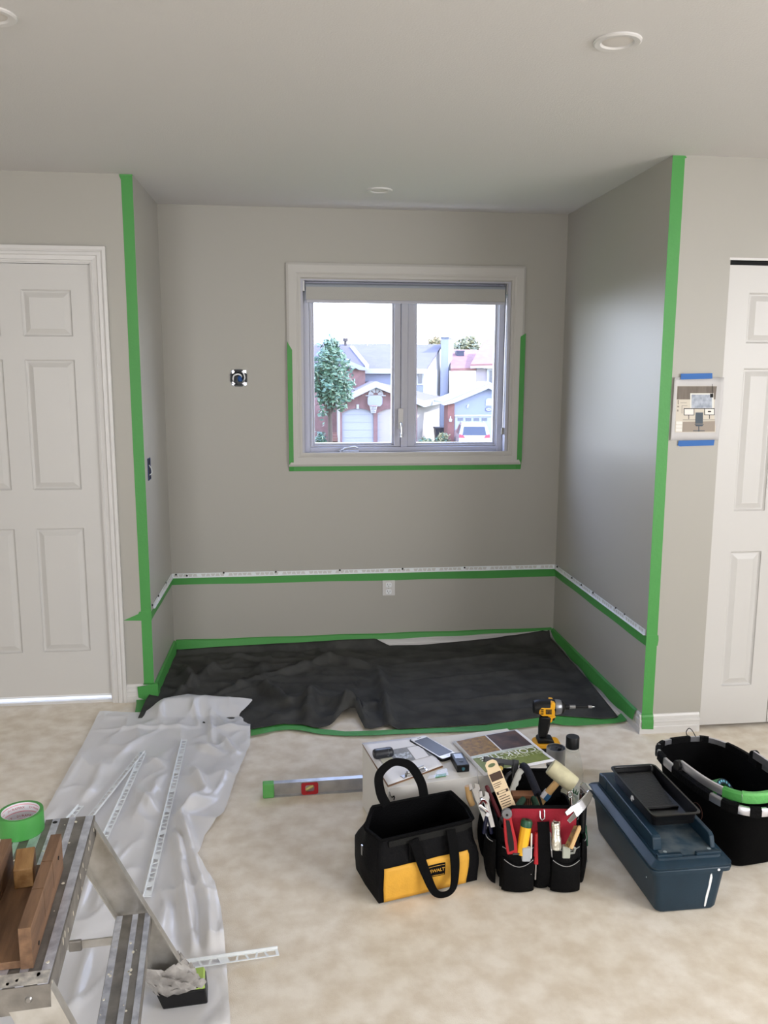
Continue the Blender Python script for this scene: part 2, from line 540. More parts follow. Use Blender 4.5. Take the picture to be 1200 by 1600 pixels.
# ---- window casing and window_1
def rect_ring(mb, a, b, y0, y1, m=0):
    """flat frame between outer rect a and inner rect b = (x0, z0, x1, z1)"""
    mb.box((a[0], y0, a[1]), (b[0], y1, a[3]), m); mb.box((b[2], y0, a[1]), (a[2], y1, a[3]), m)
    mb.box((b[0], y0, a[1]), (b[2], y1, b[1]), m); mb.box((b[0], y0, b[3]), (b[2], y1, a[3]), m)
cas = [(0.0, 0.0), (0.0, .012), (.012, .017), (.050, .015), (.058, .010), (.066, .012), (.076, .012), (.076, -.001)]
mb = MB()
a0 = (.659, 1.066, 1.972, 2.158)
L = []
for d, t in cas:
    L.append([(a0[0] + d, -t, a0[1] + d), (a0[2] - d, -t, a0[1] + d), (a0[2] - d, -t, a0[3] - d), (a0[0] + d, -t, a0[3] - d)])
mb.loops(L, cap0=False, cap1=False)
struct(mb, 'trim_2', M_CASE, 'white picture frame casing around the alcove window', 'window casing')
w1 = tag(thing('window_1', None, None), 'white two sash casement window in the alcove with view of the street', 'window', kind='structure')
mb = MB()
rect_ring(mb, (WX0 - .002, WZ0 - .002, WX1 + .002, WZ1 + .002), (WX0 + .012, WZ0 + .008, WX1 - .012, WZ1 - .006), -.002, .155)
mb.build('jamb', M_VINYL, w1)
mb = MB()
rect_ring(mb, (WX0 + .012, WZ0 + .008, WX1 - .012, WZ1 - .006), (WX0 + .045, WZ0 + .035, WX1 - .045, WZ1 - .035), .06, .14)
mb.box((1.292, .06, WZ0 + .035), (1.330, .14, WZ1 - .035))
mb.build('frame', M_VINYL, w1, bevel=.003)
M_GLASS = glassy('window_glass', (.97, .98, 1, 1))
for x0, x1, gx0, gx1 in ((WX0 + .046, 1.291, .808, 1.241), (1.331, WX1 - .046, 1.384, 1.828)):
    mb = MB()
    rect_ring(mb, (x0, WZ0 + .036, x1, WZ1 - .036), (gx0 - .012, 1.176, gx1 + .012, 2.01), .072, .125)
    rect_ring(mb, (gx0 - .012, 1.176, gx1 + .012, 2.01), (gx0, 1.187, gx1, 1.998), .084, .115)
    s = mb.build('sash', M_VINYL, w1, bevel=.003)
    MB().box((gx0 - .003, .097, 1.184), (gx1 + .003, .101, 2.001)).build('pane', M_GLASS, s)
# lever handle on the centre post
hz = at(626, 655, 1, .05)
mb = MB()
mb.box((hz.x - .014, .045, hz.z - .055), (hz.x + .014, .060, hz.z + .06))
mb.tube(smooth_path([(hz.x, .045, hz.z - .02), (hz.x + .002, .024, hz.z - .03), (hz.x + .003, .02, hz.z - .07), (hz.x + .003, .022, hz.z - .098)], 4), [.006] * 9 + [.008] * 3 + [.009], 8)
mb.build('lock_lever', M_STEEL, w1, smooth=40)
# crank handle at the bottom of the left sash
ck = at(545, 705, 1, .05)
mb = MB()
mb.box((ck.x - .055, .020, ck.z - .020), (ck.x + .055, .062, ck.z + .004))
mb.tube([(ck.x - .045, .018, ck.z + .006), (ck.x - .02, .014, ck.z + .020), (ck.x + .03, .014, ck.z + .026), (ck.x + .05, .016, ck.z + .020)], .006, 8)
mb.build('crank', M_STEEL, w1, smooth=40, bevel=.002)
# roller blind under the head of the opening
bl = thing('roller_blind', 'white roller blind rolled up under the window head with side chain', 'blind', (1.32, .03, 1.96))
mb = MB()
mb.cyl((.762, .035, 2.040), (1.868, .035, 2.040), .017, n=20)
mb.build('roller_tube', mat('blind_tube_grey', rgb(150, 156, 166), .5), bl, world=True, smooth=40)
mb = MB()
mb.box((.765, .0165, 1.968), (1.865, .019, 2.036))
mb.build('blind_fabric', mat('blind_fabric', rgb(176, 174, 169), .8, bump=.1, bscale=200), bl, world=True)
MB().box((.765, .011, 1.952), (1.865, .024, 1.969)).build('bottom_bar', M_VINYL, bl, world=True, bevel=.004)
mb = MB()
mb.box((.748, .005, 2.012), (.757, .056, 2.066)); mb.build('bracket', M_STEEL, bl, world=True)
MB().box((1.869, .005, 2.012), (1.877, .056, 2.066)).build('bracket', M_STEEL, bl, world=True)
ch = [(1.872, .008, 2.03), (1.871, .003, 1.99), (1.868, .003, 1.7), (1.866, .003, 1.25), (1.868, .001, 1.235), (1.872, .003, 1.25), (1.874, .003, 1.7), (1.876, .004, 1.99)]
MB().tube(ch, .0016, 6).build('bead_chain', M_STEEL, bl, world=True)
MB().box((1.858, -.004, 1.236), (1.876, .008, 1.275)).build('chain_tensioner', mat('clear_grey_plastic', rgb(150, 148, 148), .3), bl, world=True, bevel=.003)

# ---- recessed ceiling lights
for i, (x, y, lab) in enumerate(((1.105, -.49, 'small round unlit recessed light in the alcove ceiling'), (1.518, -2.393, 'round unlit recessed light at the upper right of the main ceiling'), (-.063, -2.36, 'round unlit recessed light cut by the upper left picture edge'))):
    p = thing('ceiling_light', lab, 'ceiling light', (x, y, H), group='recessed lights in the ceiling')
    MB().lathe([(.0625, 0), (.0625, -.004), (.058, -.007), (.044, -.006), (.040, -.001), (.040, 0)], 40).build('trim_ring', M_TRIM, p, smooth=30)
    MB().lathe([(.041, -.0005), (.038, -.002), (.02, -.003), (.001, -.003)], 32).build('lens', mat('light_lens', rgb(215, 210, 205), .5) if i == 0 else MATS['light_lens'], p, smooth=60)

# ================================================================ MASKING TAPE, TRIM STRIPS, CLOTHS
def plate(mb, pts, n, t=0.0008, m=0):
    n = Vector(n).normalized()
    P = [Vector(p) for p in pts]
    a = Vector((0, 0, 0))
    for i in range(len(P)):
        a += P[i].cross(P[(i + 1) % len(P)])
    if a.dot(n) < 0: P = P[::-1]
    return mb.hexa(P, [p + n * t for p in P], m)

def band(mb, A, B, n, t=0.0008, m=0):
    """band between two edge polylines of equal count, given thickness along n"""
    n = Vector(n).normalized()
    L = []
    for a, b in zip(A, B):
        a = Vector(a); b = Vector(b)
        L.append([a, b, b + n * t, a + n * t])
    return mb.loops(L, m)

def tape(name, label, build, group=None, m=None):
    mb = MB()
    build(mb)
    return tag(mb.build(name, m or M_TAPE), label, 'tape', group)

def xl(y): return XL * y / YL
def xr(y): return 2.204 + (XR - 2.204) * y / YR
TP = .0012
F = (0, -1, 0)

def t_left(mb):
    zs = [i / 24 for i in range(25)]
    A = [(-.0595 + .0008 * math.sin(z * 9) - .0015 * z, YL - .0004, .086 + z * 2.345) for z in zs]
    B = [(-.0118 + .0006 * math.sin(z * 7), YL - .0004, .086 + z * 2.35) for z in zs]
    band(mb, A, B, F)
    plate(mb, [(-.066, YL - .0012, 2.428), (-.010, YL - .0012, 2.432), (-.010, YL - .004, 2.438), (-.066, YL - .004, 2.438)], F)
    plate(mb, [(-.0655, YL - .0022, 2.428), (-.013, YL - .0022, 2.428), (-.030, YL - .0022, 2.372), (-.042, YL - .0022, 2.372)], F, .0008)
tape('tape_strip', 'green tape running full height down the left alcove corner', t_left)
def t_right(mb):
    zs = [i / 24 for i in range(25)]
    A = [(XR - .002 + .0012 * math.sin(z * 6), YR - .0004, .088 + z * 2.35) for z in zs]
    B = [(XR + .0485 + .0008 * math.sin(z * 8), YR - .0004, .088 + z * 2.35) for z in zs]
    band(mb, A, B, F)
    plate(mb, [(XR + .0485, YR - .0012, 2.428), (XR + .057, YR - .0012, 2.431), (XR + .05, YR - .0012, 2.438), (XR, YR - .0012, 2.438), (XR, YR - .0012, 2.425)], F)
    # down over the stepped baseboard
    A = [(XR - .006, YR - d - .0008, z) for d, z in ((.001, .090), (.006, .086), (.0095, .078), (.0095, .066), (.0135, .062), (.0145, .053), (.0145, .030), (.0152, .026))]
    B = [(XR + .048, p[1], p[2] - (.004 if i == 7 else 0)) for i, p in enumerate(A)]
    band(mb, A, B, F)
tape('tape_strip', 'green tape running full height down the right alcove corner and over the baseboard', t_right)

def t_rail_back(mb):
    xs = [i / 40 for i in range(41)]
    A = [(.0005 + x * 2.203, -.0004, .4085 - .008 * x + .0015 * math.sin(x * 21)) for x in xs]
    B = [(.0005 + x * 2.203, -.0004, .4485 + .0008 * math.sin(x * 17)) for x in xs]
    band(mb, A, B, F)
tape('tape_strip', 'green horizontal tape across the alcove back wall above the outlet', t_rail_back)
def t_rail_left(mb):
    ys = [YL * i / 14 for i in range(15)]
    A = [(xl(y) + .0004, y - .001, .4085 + .001 * math.sin(y * 20)) for y in ys]
    B = [(xl(y) + .0004, y - .001, .4485) for y in ys]
    band(mb, A, B, (1, 0, 0))
    plate(mb, [(XL + .001, YL - .0014, .447), (-.066, YL - .0014, .450), (-.072, YL - .0014, .438), (-.142, YL - .0014, .408), (-.06, YL - .0014, .405), (XL + .001, YL - .0014, .405)], F)
tape('tape_strip', 'green tape along the left alcove wall ending in a torn pointed tail', t_rail_left)
def t_rail_right(mb):
    ys = [YR * i / 20 for i in range(21)]
    A = [(xr(y) - .0004, y - .001, .404 + .0015 * math.sin(y * 12)) for y in ys]
    B = [(xr(y) - .0004, y - .001, .4485 - .001 * math.sin(y * 9)) for y in ys]
    band(mb, A, B, (-1, 0, 0))
    plate(mb, [(XR - .001, YR - .0014, .449), (XR + .053, YR - .0014, .451), (XR + .055, YR - .0014, .430), (XR + .052, YR - .0014, .403), (XR - .001, YR - .0014, .404)], F)
tape('tape_strip', 'green tape sloping along the right alcove wall above the cloth', t_rail_right)

def t_base_back(mb):
    xs = [i / 60 for i in range(61)]
    lo = [(0, .036), (.14, .044), (.4, .052), (.55, .058), (.75, .064), (.93, .074), (.98, .077), (1, .076)]
    A = [(.012 + x * 2.18, -.0152, interp(lo, x) + .002 * math.sin(x * 40)) for x in xs]
    B = [(.012 + x * 2.18, -.0118 + .003 * 1, .0855 + .003 * math.sin(x * 31 + 1)) for x in xs]
    C = [(.012 + x * 2.18, -.0012, .090 + .0015 * math.sin(x * 31 + 1)) for x in xs]
    band(mb, A, B, F); band(mb, B, C, (0, -1, 1))
tape('tape_strip', 'green tape holding the cloth to the back baseboard', t_base_back)
def t_base_left(mb):
    ys = [-.012 + (YL + .012) * i / 24 for i in range(25)]
    A = [(xl(y) + .0165, y, .030 + .004 * math.sin(y * 25)) for y in ys]
    B = [(xl(y) + .0110, y, .0855) for y in ys]
    C = [(xl(y) + .0012, y, .092) for y in ys]
    band(mb, A, B, (1, 0, 0)); band(mb, B, C, (1, 0, 1))
tape('tape_strip', 'green tape holding the cloth to the left baseboard', t_base_left)
def t_base_right(mb):
    ys = [-.012 + (-1.235) * i / 40 for i in range(41)]
    lo = [(0, .070), (.1, .045), (.3, .028), (.6, .022), (.85, .020), (.93, .030), (1, .045)]
    A = [(xr(y) - .0165 - .006 * max(0, math.sin(i * .35)), y, interp(lo, i / 40) + .003 * math.sin(y * 21)) for i, y in enumerate(ys)]
    B = [(xr(y) - .0120, y, .0855 + .002 * math.sin(y * 17)) for y in ys]
    C = [(xr(y) - .0012, y, .089) for y in ys]
    band(mb, A, B, (-1, 0, 0)); band(mb, B, C, (-1, 0, 1))
tape('tape_strip', 'green tape holding the cloth to the right baseboard', t_base_right)
def t_wrap(mb):
    d = YL - .0158
    for k in range(3):
        e = d - .0014 * k
        plate(mb, [(-.089 + .004 * k, e, .079 - .001 * k), (XL + .019, e, .093 - .004 * k), (XL + .018, e, .018 + .010 * k), (-.05, e, .010 + .006 * k), (-.086, e, .024 + .006 * k)], F, .001)
    plate(mb, [(XL + .0185, d, .080), (XL + .0185, d, .022), (XL + .020, d + .05, .030), (XL + .020, d + .05, .082)], (1, 0, 0), .0012)
    plate(mb, [(-.0615, YL - .0002, .0885), (XL + .0165, YL - .0002, .0885), (XL + .0165, YL - .0165, .0885), (-.0615, YL - .0165, .0885)], (0, 0, 1), .001)
tape('tape_patch', 'crumpled green tape patch wrapped round the baseboard at the left alcove corner', t_wrap)
def t_floorleft(mb):
    A = [at(u, v, 2, z) for u, v, z in ((213, 1092, .012), (213, 1100, .010), (211, 1112, .010), (208, 1126, .008))]
    B = [at(u, v, 2, z) for u, v, z in ((231, 1092, .012), (229, 1101, .010), (227, 1113, .010), (225, 1126, .008))]
    band(mb, A, B, (0, 0, 1))
tape('tape_strip', 'short green tape strip on the carpet slipping under the plastic sheet', t_floorleft)
LOW = [(392, 1150), (410, 1146), (430, 1142), (450, 1140), (470, 1141), (500, 1147), (540, 1150), (580, 1149), (620, 1147), (700, 1144), (760, 1142), (800, 1139), (840, 1134), (865, 1130), (880, 1133), (900, 1134), (930, 1132), (960, 1130), (977, 1127), (988, 1114), (999, 1107)]
UPP = [(392, 1139), (410, 1137), (430, 1133), (450, 1131), (470, 1132), (500, 1139), (540, 1143), (580, 1142), (620, 1140), (700, 1137), (760, 1133), (800, 1128), (840, 1122), (865, 1117), (880, 1118), (900, 1121), (930, 1123), (955, 1123), (966, 1118), (980, 1106), (992, 1100)]
def t_front(mb):
    A = [at(u, v, 2, .010) for u, v in UPP]
    B = [at(u, v, 2, .007 + .006 * (k % 3 == 1)) for k, (u, v) in enumerate(LOW)]
    band(mb, A, B, (0, 0, 1), .001)
tape('tape_strip', 'wavy green tape on the carpet along the front edge of the dark cloth', t_front)

def t_win(mb):
    pass
def t_winb(mb):
    plate(mb, [(.661, -.0004, 1.039), (1.976, -.0004, 1.037), (1.948, -.0004, 1.0665), (.686, -.0004, 1.0665)], F)
tape('tape_strip', 'green tape along the bottom of the window casing', t_winb)
def t_winl(mb):
    zt = [1.0395 + .66 * i / 12 for i in range(13)]
    A = [(.6605 - .0018 * i / 12, -.0178 if z > 1.07 else -.0012, z) for i, z in enumerate(zt)]
    B = [(.6855, -.0178 if z > 1.07 else -.0012, z + (.002 if i < 12 else -.0)) for i, z in enumerate(zt)]
    A.append((.659, -.0178, 1.748)); B.append((.664, -.0178, 1.736))
    band(mb, A, B, F)
tape('tape_strip', 'green tape on the left side of the window casing, torn slanted at its top', t_winl)
def t_winr(mb):
    zt = [1.0395 + .733 * i / 12 for i in range(13)]
    A = [(1.9485 + .0008 * i / 12, -.0178 if z > 1.07 else -.0012, z) for i, z in enumerate(zt)]
    B = [(1.9765 + .002 * i / 12, -.0178 if z > 1.07 else -.0012, z) for i, z in enumerate(zt)]
    A.append((1.951, -.0178, 1.781)); B.append((1.979, -.0178, 1.798))
    band(mb, A, B, F)
tape('tape_strip', 'green tape on the right side of the window casing', t_winr)

# ---- perforated tile edging strips
M_EDGE = mat('white_edging', rgb(232, 236, 238), .38)
M_FILL = mat('pale_filler', rgb(206, 205, 202), .7)
def perf(mb, T, length, w, t=.0016, group=5, pitch=.026, blank=.020, rail=.0045, lip=True):
    """perforated leg of a tile edging profile: two rails and a zigzag of webs, with a low folded lip along one edge"""
    x = 0.0; k = 0
    bot = [0.0]; top = [0.0]; webs = []
    hw = pitch * .5
    webs.append((0.0, .008, 0.0, .008)); x = .008
    n = 0
    while x < length - .008 - pitch:
        # one trapezoidal hole of width pitch-ish, long side alternately up and down
        s = .0055
        if n % 2 == 0: b0, b1, t0, t1 = x, x + pitch, x + s, x + pitch - s
        else: b0, b1, t0, t1 = x + s, x + pitch - s, x, x + pitch
        n += 1
        nx = x + pitch + (.0 if n % group else blank)
        b_next, t_next = (nx + (.0055 if n % 2 else 0)), (nx + (0 if n % 2 else .0055))
        if nx >= length - .008 - pitch: b_next = t_next = length
        webs.append((b1, b_next, t1, t_next))
        x = nx
    webs[-1] = (webs[-1][0], length, webs[-1][2], length)
    P = lambda px, py, z: T @ Vector((px, py, z))
    y0, y1 = rail, w - rail
    for z in (0, t):
        pass
    xb = sorted(set([q for a in webs for q in a[:2]])); xt = sorted(set([q for a in webs for q in a[2:]]))
    bm = mb.bm; cache = {}
    def V(px, py):
        key = (round(px, 5), round(py, 5))
        if key not in cache: cache[key] = mb.v(P(px, py, t))
        return cache[key]
    faces = []
    for a, b in zip(xb, xb[1:]): faces.append(mb.f([V(a, 0), V(b, 0), V(b, y0), V(a, y0)]))
    for a, b in zip(xt, xt[1:]): faces.append(mb.f([V(a, y1), V(b, y1), V(b, w), V(a, w)]))
    for b0, b1, t0, t1 in webs: faces.append(mb.f([V(b0, y0), V(b1, y0), V(t1, y1), V(t0, y1)]))
    faces = [f for f in faces if f]
    r = bmesh.ops.extrude_face_region(bm, geom=faces)
    dn = (T.to_3x3() @ Vector((0, 0, -t)))
    bmesh.ops.translate(bm, verts=[g for g in r['geom'] if isinstance(g, bmesh.types.BMVert)], vec=dn)
    return mb

def strip_T(p0, p1, up=(0, 0, 1)):
    p0 = Vector(p0); x = (Vector(p1) - p0)
    l = x.length
    x.normalize()
    z = Vector(up); y = z.cross(x).normalized(); z = x.cross(y)
    return Matrix(((x.x, y.x, z.x, p0.x), (x.y, y.y, z.y, p0.y), (x.z, y.z, z.z, p0.z), (0, 0, 0, 1))), l

def wall_strip(label, p0, p1, n, screws):
    root = thing('edging_strip', label, 'trim strip', p0, group=None)
    p0 = Vector(p0); p1 = Vector(p1)
    x = (p1 - p0).normalized(); nn = Vector(n)
    T = Matrix(((x.x, 0, nn.x, p0.x), (x.y, 0, nn.y, p0.y), (x.z, 1, nn.z, p0.z), (0, 0, 0, 1)))
    mb = MB(); perf(mb, T, (p1 - p0).length, .024)
    mb.build('perforated_leg', M_EDGE, root, world=True)
    mb = MB(); plate(mb, [p0 + Vector((0, 0, .003)), p1 + Vector((0, 0, .003)), p1 + Vector((0, 0, .0215)), p0 + Vector((0, 0, .0215))], nn, .0009); mb.build('filler', M_FILL, root, world=True)
    mb = MB(); a = p0 + Vector((0, 0, -.001)); b = p1 + Vector((0, 0, -.001))
    mb.loops([[a, a + nn * .009, a + nn * .009 + Vector((0, 0, .0022)), a + Vector((0, 0, .0022))], [b, b + nn * .009, b + nn * .009 + Vector((0, 0, .0022)), b + Vector((0, 0, .0022))]])
    mb.build('lip', M_EDGE, root, world=True)
    for s in screws:
        mb = MB(); s = Vector(s)
        mb.cyl(s, s + nn * .004, .0058, .0045, 10)
        mb.build('screw', M_SCREW, root, world=True, smooth=50)
    return root
wall_strip('white perforated edging strip screwed along the alcove back wall above the green tape', (.004, -.001, .4495), (2.199, -.001, .4495), (0, -1, 0),
           [at(u, v, 1, -.003) for u, v in ((275, 898), (292, 899.5), (349.5, 895), (431, 893.5), (531, 891), (629, 889), (726, 887))])
wall_strip('white perforated edging strip on the left alcove wall', (xl(-.62) + .001, -.62, .4495), (xl(-.004) + .001, -.004, .4495), (1, 0, 0),
           [at(u, v, 0, -.003) for u, v in ((265, 904.5), (259, 911), (247, 931), (237.5, 945.5))])
wall_strip('white perforated edging strip on the right alcove wall', (xr(-.004) - .001, -.004, .4495), (xr(-1.285) - .001, -1.285, .4495), (-1, 0, 0),
           [at(u, v, 0, 2.196) for u, v in ((871, 885.5), (894, 903), (908.5, 914), (927, 926), (962.5, 950), (976.5, 960), (1004, 981))])

# ---- outlet, open boxes
o = thing('wall_outlet', 'white duplex wall outlet half covered by green tape below the window', 'outlet', (1.218, 0, .358))
MB().box((-.037, -.006, -.044), (.037, 0, .046)).build('cover_plate', M_TRIM, o, bevel=.003)
for dz in (-.020, .020):
    f = MB().prism(rrect(-.0165, -.014, .0165, .014, .008), .0025, T=Matrix(((1, 0, 0, 0), (0, 0, -1, -.006), (0, 1, 0, dz), (0, 0, 0, 1)))).build('receptacle', M_WHITE, o)
    MB().box((-.0075, -.0092, dz - .001), (-.0055, -.0085, dz + .008)).build('slot', M_DARK, f)
    MB().box((.0055, -.0092, dz - .001), (.0075, -.0085, dz + .007)).build('slot', M_DARK, f)
    MB().cyl((0, -.0092, dz - .007), (0, -.0085, dz - .007), .0026, n=10).build('ground_hole', M_DARK, f)
MB().cyl((0, -.0075, 0), (0, -.006, 0), .003, n=10).build('screw', M_STEEL, o)

jb = thing('junction_box', 'open octagonal electrical box with wires on the wall left of the window', 'electrical box', (JX, 0, JZ))
octo = [(math.cos(R(22.5 + 45 * i)), math.sin(R(22.5 + 45 * i))) for i in range(8)]
mb = MB()
mb.loops([[(x * .050, -.001, z * .050) for x, z in octo], [(x * .050, -.004, z * .050) for x, z in octo], [(x * .044, -.004, z * .044) for x, z in octo], [(x * .040, .045, z * .040) for x, z in octo]], cap0=False, cap1=True)
mb.box((-.0395, .002, -.0395), (-.038, .05, .0395)); 
mb.build('box_shell', mat('galvanised_dark', rgb(80, 82, 84), .45, .8, mottle=.4, mscale=60), jb)
for k, (x, z) in enumerate(((-.028, .030), (.026, .030), (-.028, -.028), (.028, -.028))):
    MB().prism(rrect(-.009, -.005, .009, .005, .003), .002, T=Matrix.Translation((x, -.003, z)) @ Matrix.Rotation(R(90), 4, 'X') @ Matrix.Rotation(R(45 if x * z < 0 else -45), 4, 'Z')).build('tab', M_STEEL, jb)
MB().tube(smooth_path([(-.030, .03, -.012), (-.030, .0, -.012), (-.026, -.006, .010), (-.004, -.008, .020), (.014, -.006, .012), (.012, .01, -.004), (.005, .03, -.01)], 5), .0042, 8).build('white_wire', M_WHITE, jb, smooth=60)
MB().tube(smooth_path([(.026, .03, .024), (.027, -.004, .022), (.033, -.007, .006), (.030, -.004, -.010), (.02, .02, -.02)], 5), .0040, 8).build('white_wire', M_WHITE, jb, smooth=60)
MB().tube(smooth_path([(-.01, .03, .026), (0, -.002, .028), (.012, .0, .020), (.014, .02, .004)], 5), .003, 8).build('black_wire', M_BLACK, jb, smooth=60)
MB().lathe([(.004, 0), (.009, .004), (.012, .012), (.0125, .026), (.009, .03)], 10, T=Matrix.Translation((.004, -.008, .010)) @ Matrix.Rotation(R(170), 4, 'Y')).build('wire_nut', mat('blue_wire_nut', rgb(20, 74, 140), .4), jb, smooth=40)

sb = thing('switch_box', 'narrow open switch box cut into the left alcove wall', 'electrical box', (xl(-.567), -.567, 1.123))
y0, y1, z0, z1 = -.034, .034, -.052, .052
mb = MB()
for (a, b) in (((y0, z0), (y0 + .004, z1)), ((y1 - .004, z0), (y1, z1)), ((y0, z0), (y1, z0 + .004)), ((y0, z1 - .004), (y1, z1))):
    mb.box((.001, a[0], a[1]), (.004, b[0], b[1]))
mb.build('box_rim', mat('box_blue', rgb(40, 60, 110), .5), sb)
MB().box((.0008, y0 + .003, z0 + .003), (.0018, y1 - .003, z1 - .003)).build('box_cavity', M_DARK, sb)
MB().tube(smooth_path([(.002, .0, -.03), (.012, .01, -.02), (.012, .0, .0), (.003, -.01, .02)], 4), .0022, 6).build('wire', M_WHITE, sb, smooth=60)

# ---- printed picture on the wall right of the alcove
pc = thing('printed_paper', 'sheet with a printed drawing of a home office taped beside the closet door', 'paper', (2.354, YR, 1.44))
def cx(u, v): return at(u, v, 1, YR - .0025)
mb = MB()
xs = [i / 16 for i in range(17)]
def paper_pt(i, j):
    x = 2.247 + .214 * i; z = 1.303 + .262 * j
    curl = .010 * max(0, (i - .80) / .2) ** 2 * (.4 + j) + .009 * max(0, (.15 - i) / .15) ** 2 * (.3 + abs(j - .4)) + .003 * math.sin(3 * j)
    return (x, YR - .0015 - curl * (0.2 + 1.0), z)
mb.grid(16, 10, paper_pt)
mb.build('sheet', mat('wall_paper_sheet', rgb(206, 204, 204), .7), pc, world=True, solid=.0004, smooth=60)
def pr(name, m, *q):
    """printed area: corner points (pixel survey of the sheet)"""
    mb = MB()
    for quad in q:
        plate(mb, [at(u, v, 1, YR - .0068) for u, v in quad], F, .0003)
    return mb.build(name, m, pic, world=True)
pic = MB()
plate(pic, [at(u, v, 1, YR - .0062) for u, v in ((1058, 603), (1121.5, 603), (1117.5, 675.5), (1054.5, 675.5))], F, .0006)
pic = pic.build('printed_picture', mat('print_pale', rgb(214, 206, 192), .6), pc, world=True)
Q = lambda x0, y0, x1, y1: [(x0, y0), (x1, y0), (x1, y1), (x0, y1)]
g1 = mat('print_wood', rgb(122, 112, 102), .6, color2=rgb(104, 94, 85), mscale=90, stretch=(1, 1, .1))
pr('print_panelling', g1, [(1058.6, 603.5), (1120.8, 603.5), (1119.5, 624), (1057.4, 624)])
pr('print_cabinet', mat('print_taupe', rgb(160, 148, 136), .6), [(1067, 659), (1117.2, 658), (1116.6, 674.3), (1066, 674.8)])
def pr2(name, m, quads, y):
    mb = MB()
    for quad in quads: plate(mb, [at(u, v, 1, YR - y) for u, v in quad], F, .0003)
    return mb.build(name, m, pic, world=True)
pk = mat('print_white', rgb(236, 234, 228), .6)
pr2('print_window_frame', pk, [Q(1078.5, 614.5, 1115, 638)], .0072)
pr2('print_window_view', mat('print_sky', rgb(150, 158, 174), .6, color2=rgb(186, 194, 206), mscale=60), [Q(1080.5, 616.5, 1112.5, 637.5)], .0076)
pr2('print_drawers', pk, [Q(1056.5, 658.5, 1066, 663.2), Q(1056.2, 664.2, 1065.8, 668.6), Q(1056, 669.4, 1065.6, 674.2)], .0072)
pr2('print_monitor_edge', M_BLACK, [Q(1068.5, 638, 1084.8, 649), Q(1100.5, 638, 1116.6, 648.6), Q(1084.8, 637.8, 1100.5, 638.8), Q(1075.6, 649, 1076.6, 655), Q(1108, 648.6, 1109, 654.5)], .0076)
pr2('print_monitor', pk, [Q(1069.5, 639, 1083.8, 648)], .0080)
pr2('print_monitor', pk, [Q(1101.5, 639, 1115.6, 647.6)], .0080)
pr2('print_chair', mat('print_slate', rgb(72, 84, 96), .6), [[(1087, 644.5), (1098.5, 644.5), (1098, 662), (1086.5, 662)], [(1085, 663), (1100, 663), (1097, 666), (1088, 666)], Q(1091.3, 666, 1092.6, 674.4), Q(1083, 672.5, 1101, 673.6)], .0080)
pr2('print_lamp', M_DARK, [Q(1113, 600, 1113.6, 616), Q(1109.5, 615, 1114.5, 621)], .0080)
pr2('print_text', M_DARK, [Q(1106, 642, 1111, 644)], .0084)
pr2('print_pinboard', mat('print_line', rgb(150, 142, 132), .6), [Q(1063, 629, 1073, 629.6), Q(1065.5, 633.5, 1074, 634.2), Q(1065.2, 633.5, 1066, 646), Q(1058.8, 625, 1060.6, 632), Q(1058.2, 634, 1061, 636.5), Q(1058, 640, 1060, 643), Q(1067, 655.5, 1117, 656.4)], .0072)
def bl1(mb): plate(mb, [at(u, v, 1, YR - .0075) for u, v in ((1064, 584), (1113, 583), (1113, 591.5), (1063.5, 593))], F)
tape('tape_strip', 'short blue tape above the printed drawing', bl1, 'blue tape holding the drawing', M_BLUE)
def bl2(mb): plate(mb, [at(u, v, 1, YR - .0045) for u, v in ((1060.5, 688.5), (1116.5, 687.5), (1115, 696), (1062, 697.5), (1058.5, 696))], F)
tape('tape_strip', 'short blue tape below the printed drawing', bl2, 'blue tape holding the drawing', M_BLUE)

# ---- dark cloth in the alcove
def folds_z(x, y, folds):
    z = 0.0
    for (ax, ay), (bx, by), h, w in folds:
        dx, dy = bx - ax, by - ay
        l2 = dx * dx + dy * dy
        t = max(0, min(1, ((x - ax) * dx + (y - ay) * dy) / l2))
        d = math.hypot(x - ax - dx * t, y - ay - dy * t)
        k = math.sin(math.pi * (.12 + .76 * t))
        z += h * k * math.exp(-(d / w) ** 2)
    return z
FRONT = [(214, 1122), (300, 1128), (394, 1140), (420, 1136), (445, 1132), (470, 1133), (495, 1139), (512, 1136), (522, 1129), (535, 1119), (547, 1113), (556, 1115), (563, 1127), (568, 1138), (580, 1139), (590, 1137), (600, 1133), (612, 1137), (622, 1140), (660, 1138), (700, 1136), (760, 1132), (800, 1126), (830, 1122), (860, 1118), (900, 1121), (940, 1124), (962, 1122), (972, 1116)]
FR_T = sorted([(p.x, p.y) for p in [at(u, v, 2, .012) for u, v in FRONT]])
BACKZ = [(0, .036), (.3, .046), (.9, .060), (1.14, .064), (1.17, .045), (1.22, .018), (1.40, .014), (1.62, .026), (1.85, .042), (2.05, .066), (2.13, .078), (2.18, .07)]
rnd = random.Random(4)
folds = []
def fpx(a, b, h, w):
    p = at(a[0], a[1], 2, .02); q = at(b[0], b[1], 2, .02)
    folds.append(((p.x, p.y), (q.x, q.y), h, w))
